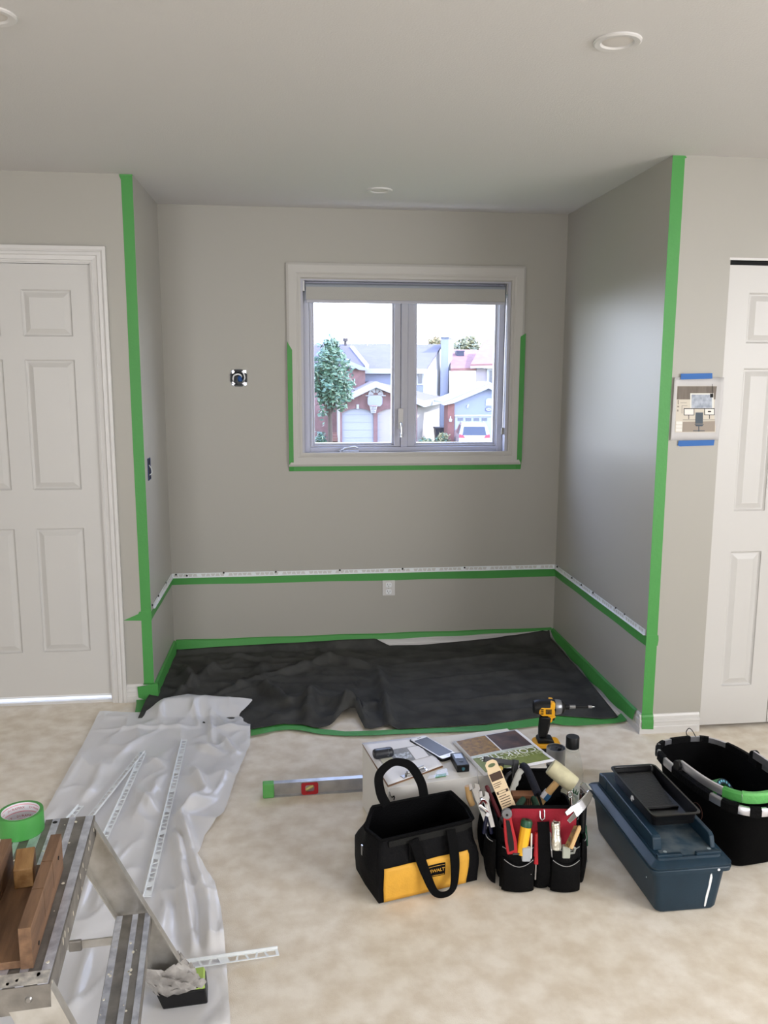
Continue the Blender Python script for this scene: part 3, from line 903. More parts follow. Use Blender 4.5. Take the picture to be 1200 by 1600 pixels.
for f in (((405, 1073), (452, 1102), .035, .025), ((452, 1102), (500, 1098), .02, .03), ((487, 1080), (482, 1128), .035, .03), ((410, 1060), (410, 1040), .016, .03), ((420, 1058), (480, 1043), .022, .022),
          ((480, 1043), (515, 1028), .025, .022), ((515, 1028), (590, 1045), .022, .022), ((590, 1045), (603, 1085), .02, .03), ((315, 1055), (360, 1038), .02, .02), ((270, 1090), (330, 1050), .02, .02),
          ((290, 1040), (300, 1080), .018, .022), ((330, 1090), (410, 1062), .018, .02), ((498, 1095), (560, 1110), .025, .03), ((560, 1110), (600, 1100), .018, .03), ((600, 1085), (610, 1135), .03, .018), ((594, 1088), (600, 1136), -.012, .018),
          ((620, 1040), (830, 1020), .010, .02), ((640, 1065), (860, 1045), .009, .02), ((660, 1100), (900, 1080), .010, .02), ((700, 1120), (880, 1105), .008, .02), ((760, 1010), (840, 990), .022, .02), ((850, 990), (900, 1060), .012, .02),
          ((300, 1020), (470, 1012), .012, .02), ((350, 1026), (420, 1030), .014, .02), ((380, 1100), (440, 1125), .016, .022), ((530, 1122), (548, 1100), .03, .03), ((548, 1100), (570, 1130), .02, .03), ((470, 1020), (560, 1008), .018, .02)):
    fpx(*f)
def cloth(i, j):
    j2 = j
    xb = .017 + 2.155 * i
    xf = -.052 + 2.200 * i
    yf = interp(FR_T, xf)
    yb = -.0175
    e = (1 - j)
    x = xf + (xb - xf) * j
    y = yf + (yb - yf) * j
    zb = interp(BACKZ, xb)
    z = .012 + max(0, (j - .955) / .045) ** 1.3 * (zb - .012)
    # climbs the side baseboards
    if j < .99:
        z += .018 * max(0, 1 - (x - xl(min(y, 0)) - .012) / .05) * min(1, j * 6) * .8
        z += .03 * max(0, 1 - (2.172 - x) / .06) * min(1, j * 3)
    a = (0.35 + .65 * max(0, min(1, (1.25 - x) / .5)))
    wr = .022 * a * (1 - abs(fbm(x * 4.0 + y, y * 6.0, 3.1, 2))) ** 5 + .006 * a * fbm(x * 10, y * 15, 7.7)
    wr += 1.8 * folds_z(x, y, folds)
    wr *= 1 - .85 * max(0, min(1, (-.72 - y) / .06)) * max(0, min(1, (.56 - x) / .08))
    wr *= min(1, max(0, i * 16 + .1)) * min(1, (1 - i) * 16 + .1)
    wr *= min(1, (1 - j) * 9 + .05) * min(1, j * 12 + .35)
    return (x, y, max(.0065, z + wr))
M_CLOTH = mat('charcoal_cloth', rgb(78, 78, 76), .95, spec=.1, bump=.35, bscale=420, color2=rgb(64, 64, 63), mscale=9)
mb = MB(); mb.grid(170, 90, cloth)
tag(mb.build('drop_cloth', M_CLOTH, smooth=180, solid=.002), 'wrinkled dark grey drop cloth covering the alcove floor', 'cloth')

# ---- translucent plastic sheet
STRIPS = [((.188, -1.188), (.200, -2.30)), ((.0235, -1.30), (.005, -1.98)), ((.017, -1.295), (-.105, -1.93)), ((-.134, -1.712), (-.22, -2.2)), ((.50, -2.58), (.26, -2.63))]
LE = [(0, (-.245, -.806)), (.18, (-.240, -1.175)), (.42, (-.245, -1.712)), (.75, (-.35, -2.5)), (1, (-.45, -3.1))]
RE = [(0, (.462, -.842)), (.02, (.466, -.850)), (.055, (.405, -.945)), (.08, (.462, -1.019)), (.18, (.470, -1.254)), (.30, (.437, -1.459)), (.44, (.396, -1.807)), (.51, (.341, -1.952)), (.57, (.330, -2.088)), (.64, (.396, -2.236)), (.70, (.425, -2.368)), (.80, (.455, -2.594)), (.90, (.480, -2.826)), (1, (.50, -3.1))]
TOP = [(0, -.806), (.26, -.836), (.32, -.85), (.45, -.80), (.57, -.768), (.65, -.79), (1, -.842)]
pf = []
def ppx(a, b, h, w):
    p = at(a[0], a[1], 2, .01); q = at(b[0], b[1], 2, .01)
    pf.append(((p.x, p.y), (q.x, q.y), h, w))
for f in (((140, 1142), (305, 1137), .012, .012), ((330, 1140), (392, 1142), .016, .014), ((328, 1120), (332, 1160), .02, .014), ((300, 1200), (322, 1240), .03, .018), ((322, 1240), (280, 1275), .035, .022), ((280, 1275), (300, 1330), .045, .016), ((270, 1300), (285, 1345), .04, .014),
          ((262, 1290), (240, 1330), .02, .02), ((300, 1330), (320, 1400), .03, .016), ((282, 1350), (300, 1470), .035, .016), ((300, 1470), (310, 1590), .035, .016), ((325, 1400), (332, 1600), .035, .018), ((345, 1450), (350, 1600), .02, .014), ((200, 1220), (240, 1270), .014, .02), ((225, 1180), (260, 1200), .012, .016),
          ((90, 1240), (130, 1180), .010, .016), ((140, 1240), (165, 1190), .012, .02), ((100, 1280), (160, 1220), .010, .02), ((310, 1165), (345, 1180), .02, .02), ((345, 1150), (370, 1180), .016, .016), ((240, 1350), (220, 1420), .018, .02), ((180, 1320), (150, 1420), .018, .014), ((165, 1310), (120, 1430), .014, .012),
          ((270, 1220), (300, 1190), .018, .018), ((230, 1250), (262, 1285), .02, .02), ((250, 1105), (250, 1135), .01, .014), ((300, 1105), (312, 1135), .014, .012), ((140, 1480), (110, 1590), .014, .014), ((250, 1430), (240, 1500), .016, .02), ((270, 1280), (330, 1250), .02, .02)):
    ppx(*f)
def sheet(i, j):
    l = interp(LE, j); r = interp(RE, j)
    x = l[0] + (r[0] - l[0]) * i
    y = l[1] + (r[1] - l[1]) * i
    if j < .10:
        yt = interp(TOP, i)
        k = 1 - j / .10
        y += (yt - (-.806 + (-.842 + .806) * i)) * k
    over = max(0, min(1, (y + .95) / .12)) * max(0, min(1, (x + .05) / .1))
    z = .010 + .05 * over
    wr = .016 * (1 - abs(fbm(x * 3.2 + .4 * y, y * 2.2, 1.7, 2))) ** 6 + .009 * (1 - abs(fbm(x * 6 - 2.0 * y, y * 3.4, 5.2, 2))) ** 6 + .0015 * fbm(x * 14, y * 11, 4.2)
    wr += folds_z(x, y, pf)
    for (ax, ay), (bx, by) in STRIPS:            # the strips press the film flat
        dx, dy = bx - ax, by - ay
        t = max(0, min(1, ((x - ax) * dx + (y - ay) * dy) / (dx * dx + dy * dy)))
        d = math.hypot(x - ax - dx * t, y - ay - dy * t)
        wr *= .15 + .85 * min(1, max(0, (d - .022) / .05))
    for fx_, fy_ in ((.364, -2.724), (.416, -3.386), (-.135, -2.78), (-.085, -3.42)):   # flat under the ladder feet
        wr *= min(1, max(0, (math.hypot(x - fx_, y - fy_) - .09) / .07))
    return (x, y, max(.009 + .046 * over, z + wr * min(1, (i * 14 + .25)) * min(1, j * 20 + .3)))
m = bpy.data.materials.new('milky_plastic'); m.use_nodes = True
nt = m.node_tree; nt.nodes.clear()
o_ = nt.nodes.new('ShaderNodeOutputMaterial'); p_ = nt.nodes.new('ShaderNodeBsdfPrincipled'); t_ = nt.nodes.new('ShaderNodeBsdfTransparent'); x_ = nt.nodes.new('ShaderNodeMixShader'); tl = nt.nodes.new('ShaderNodeBsdfTranslucent'); x2 = nt.nodes.new('ShaderNodeMixShader')
p_.inputs['Base Color'].default_value = rgb(238, 238, 241); p_.inputs['Roughness'].default_value = .28
tl.inputs[0].default_value = rgb(250, 250, 252)
x2.inputs[0].default_value = .12; x_.inputs[0].default_value = .88
nt.links.new(p_.outputs[0], x2.inputs[1]); nt.links.new(tl.outputs[0], x2.inputs[2])
nt.links.new(t_.outputs[0], x_.inputs[1]); nt.links.new(x2.outputs[0], x_.inputs[2]); nt.links.new(x_.outputs[0], o_.inputs[0])
M_FILM = m
mb = MB(); mb.grid(110, 230, sheet)
tag(mb.build('plastic_sheet', M_FILM, smooth=180), 'crumpled translucent white plastic sheet spread on the carpet at left', 'plastic sheet')

# ---- loose edging strips lying on the plastic
def loose(label, a, b, w=.024, z=.016, flip=False, group='loose white edging strips on the plastic'):
    a = Vector(a); b = Vector(b); a.z += z; b.z += z
    root = thing('edging_strip', label, 'trim strip', a, group=group)
    T, l = strip_T(a, b)
    mb = MB(); perf(mb, T, l, w)
    mb.build('perforated_leg', M_EDGE, root, world=True)
    mb = MB()
    yy = w if flip else 0
    P = lambda x, y, z_: T @ Vector((x, y, z_))
    mb.loops([[P(x, yy - .001, 0), P(x, yy + .001, 0), P(x, yy + .001, .009), P(x, yy - .001, .009)] for x in (0, l)])
    mb.build('lip', M_EDGE, root, world=True)
    return root
loose('longest white perforated edging strip lying alone along the middle of the plastic', (.176, -1.188, 0), (.190, -2.30, 0), z=.020)
loose('right hand white edging strip of the pair forming a narrow V', (.0235, -1.30, 0), (-.004, -1.98, 0), z=.020, w=.022, flip=False)
loose('outer white edging strip of the narrow V, running behind the stepladder', (.017, -1.295, 0), (-.105, -1.93, 0), z=.024, w=.022, flip=True)
loose('white edging strip reaching from the ladder foot onto the bare carpet', (.593, -2.571, -.008), (.26, -2.63, .010), z=.022, w=.028)
loose('short white edging strip end showing just above the ladder top', (-.134, -1.712, 0), (-.23, -2.2, 0), z=.018, w=.022)

# ================================================================ THE STREET SEEN THROUGH THE WINDOW
rgb_in = rgb
def rgb(r, g, b):                           # outdoor colours darkened to offset overexposure under the bright sky
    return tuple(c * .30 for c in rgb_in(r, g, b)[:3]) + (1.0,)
GZ = -2.85                                   # ground level outside (this room is upstairs)
YG = 47.0                                    # front of the garages across the street
M_BRICK = mat('brown_brick', rgb(186, 142, 142), .9, mottle=.25, mscale=3)  # pale lilac veil over the street is mixed into the brick colour
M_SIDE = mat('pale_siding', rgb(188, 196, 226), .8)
M_SIDEW = mat('sunlit_white_siding', rgb_in(232, 228, 222), .8)  # left undimmed so that shaded walls read as sunlit
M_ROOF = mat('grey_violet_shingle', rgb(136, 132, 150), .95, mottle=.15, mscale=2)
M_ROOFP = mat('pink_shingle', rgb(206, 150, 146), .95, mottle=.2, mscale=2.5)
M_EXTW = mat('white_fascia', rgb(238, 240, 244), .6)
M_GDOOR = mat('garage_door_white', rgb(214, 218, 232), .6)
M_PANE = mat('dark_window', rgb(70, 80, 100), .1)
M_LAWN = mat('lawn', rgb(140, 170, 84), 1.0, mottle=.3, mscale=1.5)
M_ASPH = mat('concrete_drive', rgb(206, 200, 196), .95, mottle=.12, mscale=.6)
def quad_wall(mb, u0, v0, u1, v1, Y, d, m=0):
    """wall block sighted between two corners on the plane y = Y, d deep"""
    a = at(u0, v0, 1, Y); b = at(u1, v1, 1, Y)
    mb.box((min(a.x, b.x), Y, min(a.z, b.z)), (max(a.x, b.x), Y + d, max(a.z, b.z)), m)
    return mb
def outl(mb, pts, Y, d, m=0):
    """outline on the plane y = Y, extruded d backwards"""
    P = [at(u, v, 1, Y) for u, v in pts]
    return mb.prism([(p.x, p.z) for p in P], d, T=Matrix(((1, 0, 0, 0), (0, 0, 1, Y), (0, 1, 0, 0), (0, 0, 0, 1))), m=m)
XZ = lambda y: Matrix(((1, 0, 0, 0), (0, 0, 1, y), (0, 1, 0, 0), (0, 0, 0, 1)))

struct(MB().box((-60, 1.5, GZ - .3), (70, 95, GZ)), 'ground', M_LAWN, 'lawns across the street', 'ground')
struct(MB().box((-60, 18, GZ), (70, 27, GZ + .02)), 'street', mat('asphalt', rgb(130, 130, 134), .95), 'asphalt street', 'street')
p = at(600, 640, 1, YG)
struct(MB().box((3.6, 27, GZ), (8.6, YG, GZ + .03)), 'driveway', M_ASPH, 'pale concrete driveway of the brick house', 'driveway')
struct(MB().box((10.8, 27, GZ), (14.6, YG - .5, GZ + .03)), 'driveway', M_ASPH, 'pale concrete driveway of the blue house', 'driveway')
struct(MB().box((2.2, 44.2, GZ), (3.6, 47.6, GZ + .04)), 'path', M_ASPH, 'pale path to the front door of the brick house', 'path')

def at3(u, v, Y):
    return at(u, v, 1, Y)

# --- brick house with the two arched garage doors
h1 = thing('house', 'two storey house with brick garage gable and grey shingle roof across the street', 'house', (6, 51, GZ))
YM = 51.5
def zat(v, Y, u=600): return at(u, v, 1, Y).z
def xat(u, Y, v=600): return at(u, v, 1, Y).x
xw0, xw1 = xat(478, YM), xat(662, YM, 590)
ze, zr = zat(577, YM), zat(541, YM + 5)
xr1 = xat(689, YM + 5, 541)
xb1 = xat(712, YM + 10, 590)
mb = MB(); mb.hexa([(xw0, YM, GZ), (xw1, YM, GZ), (xb1, YM + 10, GZ), (xw0, YM + 10, GZ)], [(xw0, YM, ze), (xw1, YM, ze), (xb1, YM + 10, ze), (xw0, YM + 10, ze)])
mb.build('wall', M_SIDE, h1, world=True)
mb = MB(); mb.loops([[(xw1, YM, ze), (xw1 - .2, YM, ze)], [(xr1 - .05, YM + 5, zr - .1), (xr1 - .25, YM + 5, zr - .1)], [(xb1, YM + 10, ze), (xb1 - .2, YM + 10, ze)]], closed=False) if False else None
mb.hexa([(xw1 - .2, YM, ze - .02), (xw1, YM, ze - .02), (xb1, YM + 10, ze - .02), (xb1 - .2, YM + 10, ze - .02)], [(xr1 - .25, YM + 4.98, zr - .12), (xr1 - .02, YM + 4.98, zr - .12), (xr1 - .02, YM + 5.02, zr - .12), (xr1 - .25, YM + 5.02, zr - .12)])
mb.build('gable_wall', M_SIDEW, h1, world=True)
mb = MB()
e = .45
mb.hexa([(xw1 + .001, YM + .01, GZ), (xw1 + .06, YM + .01, GZ), (xb1 + .06, YM + 10, GZ), (xb1, YM + 10, GZ)], [(xw1 + .001, YM + .01, ze), (xw1 + .06, YM + .01, ze), (xb1 + .06, YM + 10, ze), (xb1, YM + 10, ze)])
mb.build('side_wall', M_SIDEW, h1, world=True)
mb = MB()
slab = lambda a, b, c, d, t=.16: mb.hexa([a, b, c, d], [tuple(q[:2]) + (q[2] + t,) for q in (a, b, c, d)])
slab((xw0 - e, YM - e, ze - .12), (xw1 + .1, YM - e, ze - .12), (xr1 + .1, YM + 5, zr), (xw0 - e, YM + 5, zr))
slab((xw0 - e, YM + 5, zr), (xr1 + .1, YM + 5, zr), (xb1 + .3, YM + 10 + e, ze - .12), (xw0 - e, YM + 10 + e, ze - .12))
mb.build('main_roof', M_ROOF, h1, world=True, weld=True)
mb = MB(); mb.box((xw0 - e, YM - e - .06, ze - .28), (xw1 + .1, YM - e + .02, ze + .04)); mb.build('eave_board', M_EXTW, h1, world=True)
# brick bay with its own roof, left of the upper floor
YB = 50.3
mb = MB(); outl(mb, [(490, 700), (490, 590), (545, 566), (570.5, 577), (570.5, 700)], YB, 1.2); mb.build('brick_bay', M_BRICK, h1, world=True)
mb = MB()
a, b, c, d = at3(486, 577, YB - .3), at3(573.5, 576, YB - .3), at3(549.7, 546.5, YB + 4), at3(486, 543, YB + 4)
mb.hexa([a, b, c, d], [q + Vector((0, 0, .16)) for q in (a, b, c, d)]); mb.build('bay_roof', mat('dark_violet_shingle', rgb(112, 106, 126), .95), h1, world=True)
mb = MB(); mb.hexa([b + Vector((-.12, -.05, -.05)), b + Vector((.12, -.05, -.05)), c + Vector((.12, 0, .05)), c + Vector((-.12, 0, .05))], [b + Vector((-.12, -.05, .24)), b + Vector((.12, -.05, .24)), c + Vector((.12, 0, .26)), c + Vector((-.12, 0, .26))]); mb.build('rake_board', M_EXTW, h1, world=True)
mb = MB(); outl(mb, [(544, 563), (573, 575), (573, 579), (561, 578), (544, 568)], YB - .45, .25); mb.build('soffit', mat('blue_white_soffit', rgb(206, 214, 232), .7), h1, world=True)
# upper window at the right end
mb = MB(); quad_wall(mb, 651.5, 575, 661.5, 602, YM - .06, .1); w = mb.build('window', M_EXTW, h1, world=True)
mb = MB(); quad_wall(mb, 653.5, 578, 659.5, 599, YM - .1, .06); mb.build('pane', M_PANE, w, world=True)
# roof vent and antenna
q = at3(539.8, 541, YM + 4.6); mb = MB(); mb.cyl((q.x, q.y, zr - .4), (q.x, q.y, zr + .35), .10, n=10); mb.cyl((q.x, q.y, zr + .3), (q.x, q.y, zr + .52), .19, n=12); mb.build('roof_vent', mat('dark_vent', rgb(90, 80, 84), .7), h1, world=True)
q = at3(574, 541, YM + 4.6); MB().cyl((q.x, q.y, zr - .2), (q.x, q.y, zr + .62), .025, n=6).build('antenna', M_STEEL, h1, world=True)
# garage block
zp, zl = zat(602, YG, 586), zat(627, YG, 534)
gx0, gxp = xat(531.5, YG, 640), xat(586.5, YG, 640)
gx1 = 2 * gxp - gx0 + .3
xgr = xat(652, YG, 640)
mb = MB()
D1 = (xat(534.5, YG, 660), xat(584, YG, 660)); D2 = (xat(590, YG, 660), xat(640, YG, 660))
zs, zt = zat(645.5, YG, 560), zat(638, YG, 560)
def arch(d, n=10):
    a, b = d
    return [(a + (b - a) * i / n, zs + (zt - zs) * (1 - (2 * i / n - 1) ** 2)) for i in range(n + 1)]
# brick face around the doors, as columns of wall
zroof = lambda x: zp - (zp - zl) * abs(x - gxp) / (gxp - gx0)
cols = [gx0] + [p[0] for p in arch(D1)] + [p[0] for p in arch(D2)] + [xgr]
for a, b in zip(cols, cols[1:]):
    if b - a < 1e-4: continue
    def lowz(x):
        for d in (D1, D2):
            if d[0] - 1e-5 <= x <= d[1] + 1e-5 and (a + b) / 2 > d[0] and (a + b) / 2 < d[1]:
                t = (x - d[0]) / (d[1] - d[0])
                return zs + (zt - zs) * (1 - (2 * t - 1) ** 2)
        return GZ
    mid = gxp if a < gxp < b else None
    seq = [(a, lowz(a)), (b, lowz(b)), (b, zroof(b))] + ([(mid, zp)] if mid else []) + [(a, zroof(a))]
    mb.prism(seq, .3, T=XZ(YG))
mb.build('brick_gable', M_BRICK, h1, world=True, weld=True)
for d in (D1, D2):
    mb = MB(); mb.prism([(d[0], GZ), (d[1], GZ)] + arch(d)[::-1], .06, T=XZ(YG + .16)); g = mb.build('garage_door', M_GDOOR, h1, world=True)
    for k in range(1, 5):
        z = GZ + (zs - GZ) * k / 4.2
        MB().box((d[0], YG + .145, z - .012), (d[1], YG + .162, z + .012)).build('panel_joint', mat('joint_grey', rgb(196, 200, 216), .7) if 'joint_grey' not in MATS else MATS['joint_grey'], g, world=True)
mb = MB(); quad_wall(mb, 557, 632, 561, 639, YG - .05, .1); mb.build('keystone', M_EXTW, h1, world=True)
# side wall and roof of the garage
zgr = zat(631, YG, 653)
xgb = xat(687, YM, 630)
mb = MB(); mb.hexa([(gx0, YG + .31, GZ), (xgr, YG + .01, GZ), (xgb, YM, GZ), (gx0, YM, GZ)], [(gx0, YG + .31, zl - .05), (xgr, YG + .01, zgr), (xgb, YM, zgr + .1), (gx0, YM, zl - .05)]); mb.build('garage_side', mat('cream_siding', rgb(232, 222, 218), .8), h1, world=True)
mb = MB()
zR = zgr + .02
A = [(gx0 - .35, YG - .35, zl - .14), (gxp, YG - .35, zp + .08), (gxp, YM, zp + .08), (gx0 - .35, YM, zl - .14)]
B = [(gxp, YG - .35, zp + .08), (xgr + .35, YG - .35, zR), (xgb + .35, YM, zR + .1), (gxp, YM, zp + .08)]
for S in (A, B): mb.hexa(S, [(q[0], q[1], q[2] + .14) for q in S])
mb.build('garage_roof', mat('dusk_shingle', rgb(132, 124, 140), .95), h1, world=True, weld=True)
mb = MB()
for S in (A, B):
    p0, p1 = Vector(S[0]), Vector(S[1])
    mb.hexa([p0 + Vector((0, -.06, -.20)), p1 + Vector((0, -.06, -.20)), p1 + Vector((0, .02, -.20)), p0 + Vector((0, .02, -.20))], [p0 + Vector((0, -.06, .17)), p1 + Vector((0, -.06, .17)), p1 + Vector((0, .02, .17)), p0 + Vector((0, .02, .17))])
mb.build('verge_board', M_EXTW, h1, world=True, weld=True)
mb = MB(); p0, p1 = Vector(B[1]), Vector(B[2]); mb.hexa([p0 + Vector((-.02, 0, -.2)), p0 + Vector((.06, 0, -.2)), p1 + Vector((.06, 0, -.2)), p1 + Vector((-.02, 0, -.2))], [p0 + Vector((-.02, 0, .17)), p0 + Vector((.06, 0, .17)), p1 + Vector((.06, 0, .17)), p1 + Vector((-.02, 0, .17))]); mb.build('gutter', M_EXTW, h1, world=True)
# fan ornament and backboard
q = at3(587, 617.5, YG - .02)
mb = MB()
n = 12
for k in range(4):
    a0, a1 = R(180 * k / 4 + 6), R(180 * (k + 1) / 4 - 6)
    mb.prism([(q.x + .16 * math.cos(a0), q.z + .16 * math.sin(a0)), (q.x + .40 * math.cos(a0), q.z + .40 * math.sin(a0)), (q.x + .40 * math.cos(a1), q.z + .40 * math.sin(a1)), (q.x + .16 * math.cos(a1), q.z + .16 * math.sin(a1))], .04, T=XZ(YG - .05))
mb.prism([(q.x + .46 * math.cos(R(180 * i / n)), q.z + .46 * math.sin(R(180 * i / n))) for i in range(n + 1)] + [(q.x + .38 * math.cos(R(180 * i / n)), q.z + .38 * math.sin(R(180 * i / n))) for i in range(n, -1, -1)], .05, T=XZ(YG - .06))
mb.box((q.x - .62, YG - .06, q.z - .06), (q.x + .62, YG - .01, q.z + .0))
mb = mb.build('gable_fan', M_EXTW, h1, world=True); mb['kind'] = 'stuff'
# porch: recessed front door, white column, window, steps
mb = MB(); quad_wall(mb, 490, 645, 533, 695, YM - .8, .7); mb.build('porch_wall', M_BRICK, h1, world=True)
dd = MB(); quad_wall(dd, 523, 648, 530, 677, YM - .95, .12); dd = dd.build('front_door', mat('orange_door', rgb(186, 106, 78), .6), h1, world=True)
mb = MB(); quad_wall(mb, 517, 648, 522, 678, YM - 1.1, .2); mb.build('porch_column', mat('pink_white', rgb(236, 214, 208), .7), h1, world=True)
w = MB(); quad_wall(w, 502.5, 649, 516.5, 664, YM - .92, .1); w = w.build('window', M_EXTW, h1, world=True)
mb = MB(); quad_wall(mb, 505.5, 651, 514.5, 661, YM - .97, .06); mb.build('pane', M_PANE, w, world=True)
M_STEP = mat('pink_step', rgb(214, 160, 148), .9)
for k, (u0, v0, u1, v1) in enumerate(((517, 676, 533, 680), (516, 680, 533, 684), (514, 684, 533, 690))):
    mb = MB(); quad_wall(mb, u0, v0, u1, v1, YM - 1.3 - .35 * k, .9); mb.build('step', M_STEP, h1, world=True)
# basketball hoop on the gable
bh = thing('basketball_hoop', 'grey basketball backboard with net over the garage doors of the brick house', 'basketball hoop', (q.x, YG - .2, at3(586, 635, YG).z))
mb = MB(); outl(mb, [(576, 619), (596, 619), (597.5, 622), (597.5, 631), (594, 635), (578, 635), (574.5, 631), (574.5, 622)], YG - .35, .06); mb.build('backboard', mat('backboard_grey', rgb(196, 202, 222), .5), bh, world=True)
c = at3(583.5, 634, YG - .6)
mb = MB(); mb.tube([(c.x + .23 * math.cos(R(30 * i)), c.y + .23 * math.sin(R(30 * i)) + .0, c.z) for i in range(12)], .02, 6, closed=True); mb.build('rim', mat('hoop_pink', rgb(220, 170, 170), .5), bh, world=True)
mb = MB()
mb.grid(12, 3, lambda i, j: (c.x + (.22 - .09 * j) * math.cos(2 * math.pi * i), c.y + (.22 - .09 * j) * math.sin(2 * math.pi * i), c.z - .42 * j))
nt_ = mb.build('net', M_EXTW, bh, world=True); md = nt_.modifiers.new('w', 'WIREFRAME'); md.thickness = .035
MB().box((c.x - .06, YG - .3, c.z + .05), (c.x + .06, YG, c.z + .12)).build('bracket', M_STEEL, bh, world=True)

# --- chimney stack in pale siding
cy = YM + 3.2
ch_ = thing('chimney', 'tall pale siding chimney with dark cap on the side of the brick house', 'chimney', (xat(697, cy), cy, GZ))
cx0, cx1, cx2 = xat(688, cy, 600), xat(700, cy, 600), xat(708, cy + 1.2, 600)
zc = zat(529, cy, 695)
mb = MB(); mb.hexa([(cx0, cy, GZ), (cx1, cy, GZ), (cx2, cy + 1.6, GZ), (cx0 + .5, cy + 1.6, GZ)], [(cx0, cy, zc), (cx1, cy, zc), (cx2, cy + 1.6, zc), (cx0 + .5, cy + 1.6, zc)]); mb.build('stack', M_SIDE, ch_, world=True)
mb = MB(); mb.hexa([(cx0 - .05, cy - .05, zc), (cx1 + .02, cy - .05, zc), (cx2 + .05, cy + 1.65, zc), (cx0 + .45, cy + 1.65, zc)], [(cx0 - .05, cy - .05, zc + .12), (cx1 + .02, cy - .05, zc + .12), (cx2 + .05, cy + 1.65, zc + .12), (cx0 + .45, cy + 1.65, zc + .12)]); mb.build('cap', mat('cap_slate', rgb(110, 120, 140), .6), ch_, world=True)
MB().cyl((cx1, cy + .8, zc + .1), (cx1, cy + .8, zc + .42), .10, n=8).build('flue', M_STEEL, ch_, world=True)
mb = MB(); mb.hexa([(cx0 - .3, cy - .25, zat(624, cy)), (cx1, cy - .25, zat(624, cy)), (cx1, cy, zat(624, cy)), (cx0 - .3, cy, zat(624, cy))], [(cx0 - .3, cy - .25, zat(621.5, cy)), (cx1, cy - .25, zat(621.5, cy)), (cx1, cy, zat(621.5, cy)), (cx0 - .3, cy, zat(621.5, cy))]); mb.build('flashing', M_EXTW, ch_, world=True)

# --- blue-grey house at the right: garage gable in front, white side wall and pink roof behind
h2 = thing('house', 'pale blue house with pink roof and one garage door across the street at right', 'house', (13.5, 50, GZ))
YH = 54.0
mb = MB(); outl(mb, [(703, 700), (703, 579.5), (745, 579.5), (745, 700)], YH + .05, .3); mb.build('white_wall', M_SIDEW, h2, world=True)
mb = MB(); outl(mb, [(744, 700), (744, 575), (790, 575), (790, 700)], YH, 6); mb.build('front_wall', mat('pink_siding', rgb(216, 204, 214), .8), h2, world=True)
w = MB(); quad_wall(w, 761, 575, 768, 602, YH - .1, .15); w = w.build('window', M_EXTW, h2, world=True)
mb = MB(); quad_wall(mb, 765.5, 579, 772, 600, YH - .16, .08); mb.build('pane', M_PANE, w, world=True)
mb = MB()
S = [at3(704, 580, YH), at3(745, 578.5, YH), at3(752, 551, YH + 5), at3(704, 549, YH + 5)]
mb.hexa(S, [s + Vector((0, 0, .18)) for s in S])
S = [at3(735, 573.5, YH - .5), at3(792, 571.5, YH - .5), at3(792, 531, YH + 4), at3(757, 534, YH + 4)]
mb.hexa(S, [s + Vector((0, 0, .18)) for s in S]); mb.build('hip_roof', M_ROOFP, h2, world=True)
mb = MB(); outl(mb, [(735, 572), (790, 570.5), (790, 574), (735, 575.5)], YH - .56, .06); mb.build('eave_board', M_EXTW, h2, world=True)
q = at3(718, 553, YH + 3.5); mb = MB(); mb.box((q.x - .28, q.y - .3, q.z - .15), (q.x + .28, q.y + .3, q.z + .15)); mb.box((q.x - .32, q.y - .34, q.z + .15), (q.x + .32, q.y + .34, q.z + .24)); mb.build('roof_vent', mat('vent_slate', rgb(84, 92, 124), .6), h2, world=True)
YF = 46.0
zwin = []
mb = MB(); outl(mb, [(709, 700), (709, 629), (763.5, 605), (800, 622), (800, 700)], YF, .3); mb.build('gable_front', mat('blue_siding', rgb(186, 196, 226), .8), h2, world=True)
mb = MB(); quad_wall(mb, 700, 631, 709.2, 700, YF - .1, 1.2); mb.build('brick_pier', mat('pink_brick', rgb(186, 126, 120), .9, mottle=.2, mscale=4), h2, world=True)
mb = MB(); outl(mb, [(689, 631), (763.5, 600), (800, 616), (800, 623), (763.5, 607), (709, 630), (694, 633.5)], YF - .4, .25); mb.build('verge_board', M_EXTW, h2, world=True)
mb = MB()
S = [at3(690, 630, YF - .35), at3(763.5, 599.5, YF - .35)]; S2 = [Vector((S[1].x, YF + 2.4, S[1].z)), Vector((S[0].x, YF + 2.4, S[0].z))]
mb.hexa([S[0], S[1], *S2], [s + Vector((0, 0, .12)) for s in (S[0], S[1], *S2)])
S = [at3(763.5, 599.5, YF - .35), at3(802, 617, YF - .35)]; S2 = [Vector((S[1].x, YF + 2.4, S[1].z)), Vector((S[0].x, YF + 2.4, S[0].z))]
mb.hexa([S[0], S[1], *S2], [s + Vector((0, 0, .12)) for s in (S[0], S[1], *S2)])
mb.build('garage_roof', M_EXTW, h2, world=True, weld=True)
g = MB(); quad_wall(g, 711, 651, 775, 700, YF - .04, .06); g = g.build('garage_door', mat('pale_blue_door', rgb(212, 220, 236), .6), h2, world=True)
for u in (719.5, 732, 744.5, 757):
    mb = MB(); quad_wall(mb, u - 4, 653, u + 4, 657.5, YF - .08, .06); mb.build('door_window', mat('door_window_grey', rgb(126, 132, 150), .3) if 'door_window_grey' not in MATS else MATS['door_window_grey'], g, world=True)
mb = MB(); quad_wall(mb, 710.5, 648, 775, 650.5, YF - .12, .1); mb.build('door_head', M_EXTW, h2, world=True)
q = at3(764.5, 634, YF - .04)
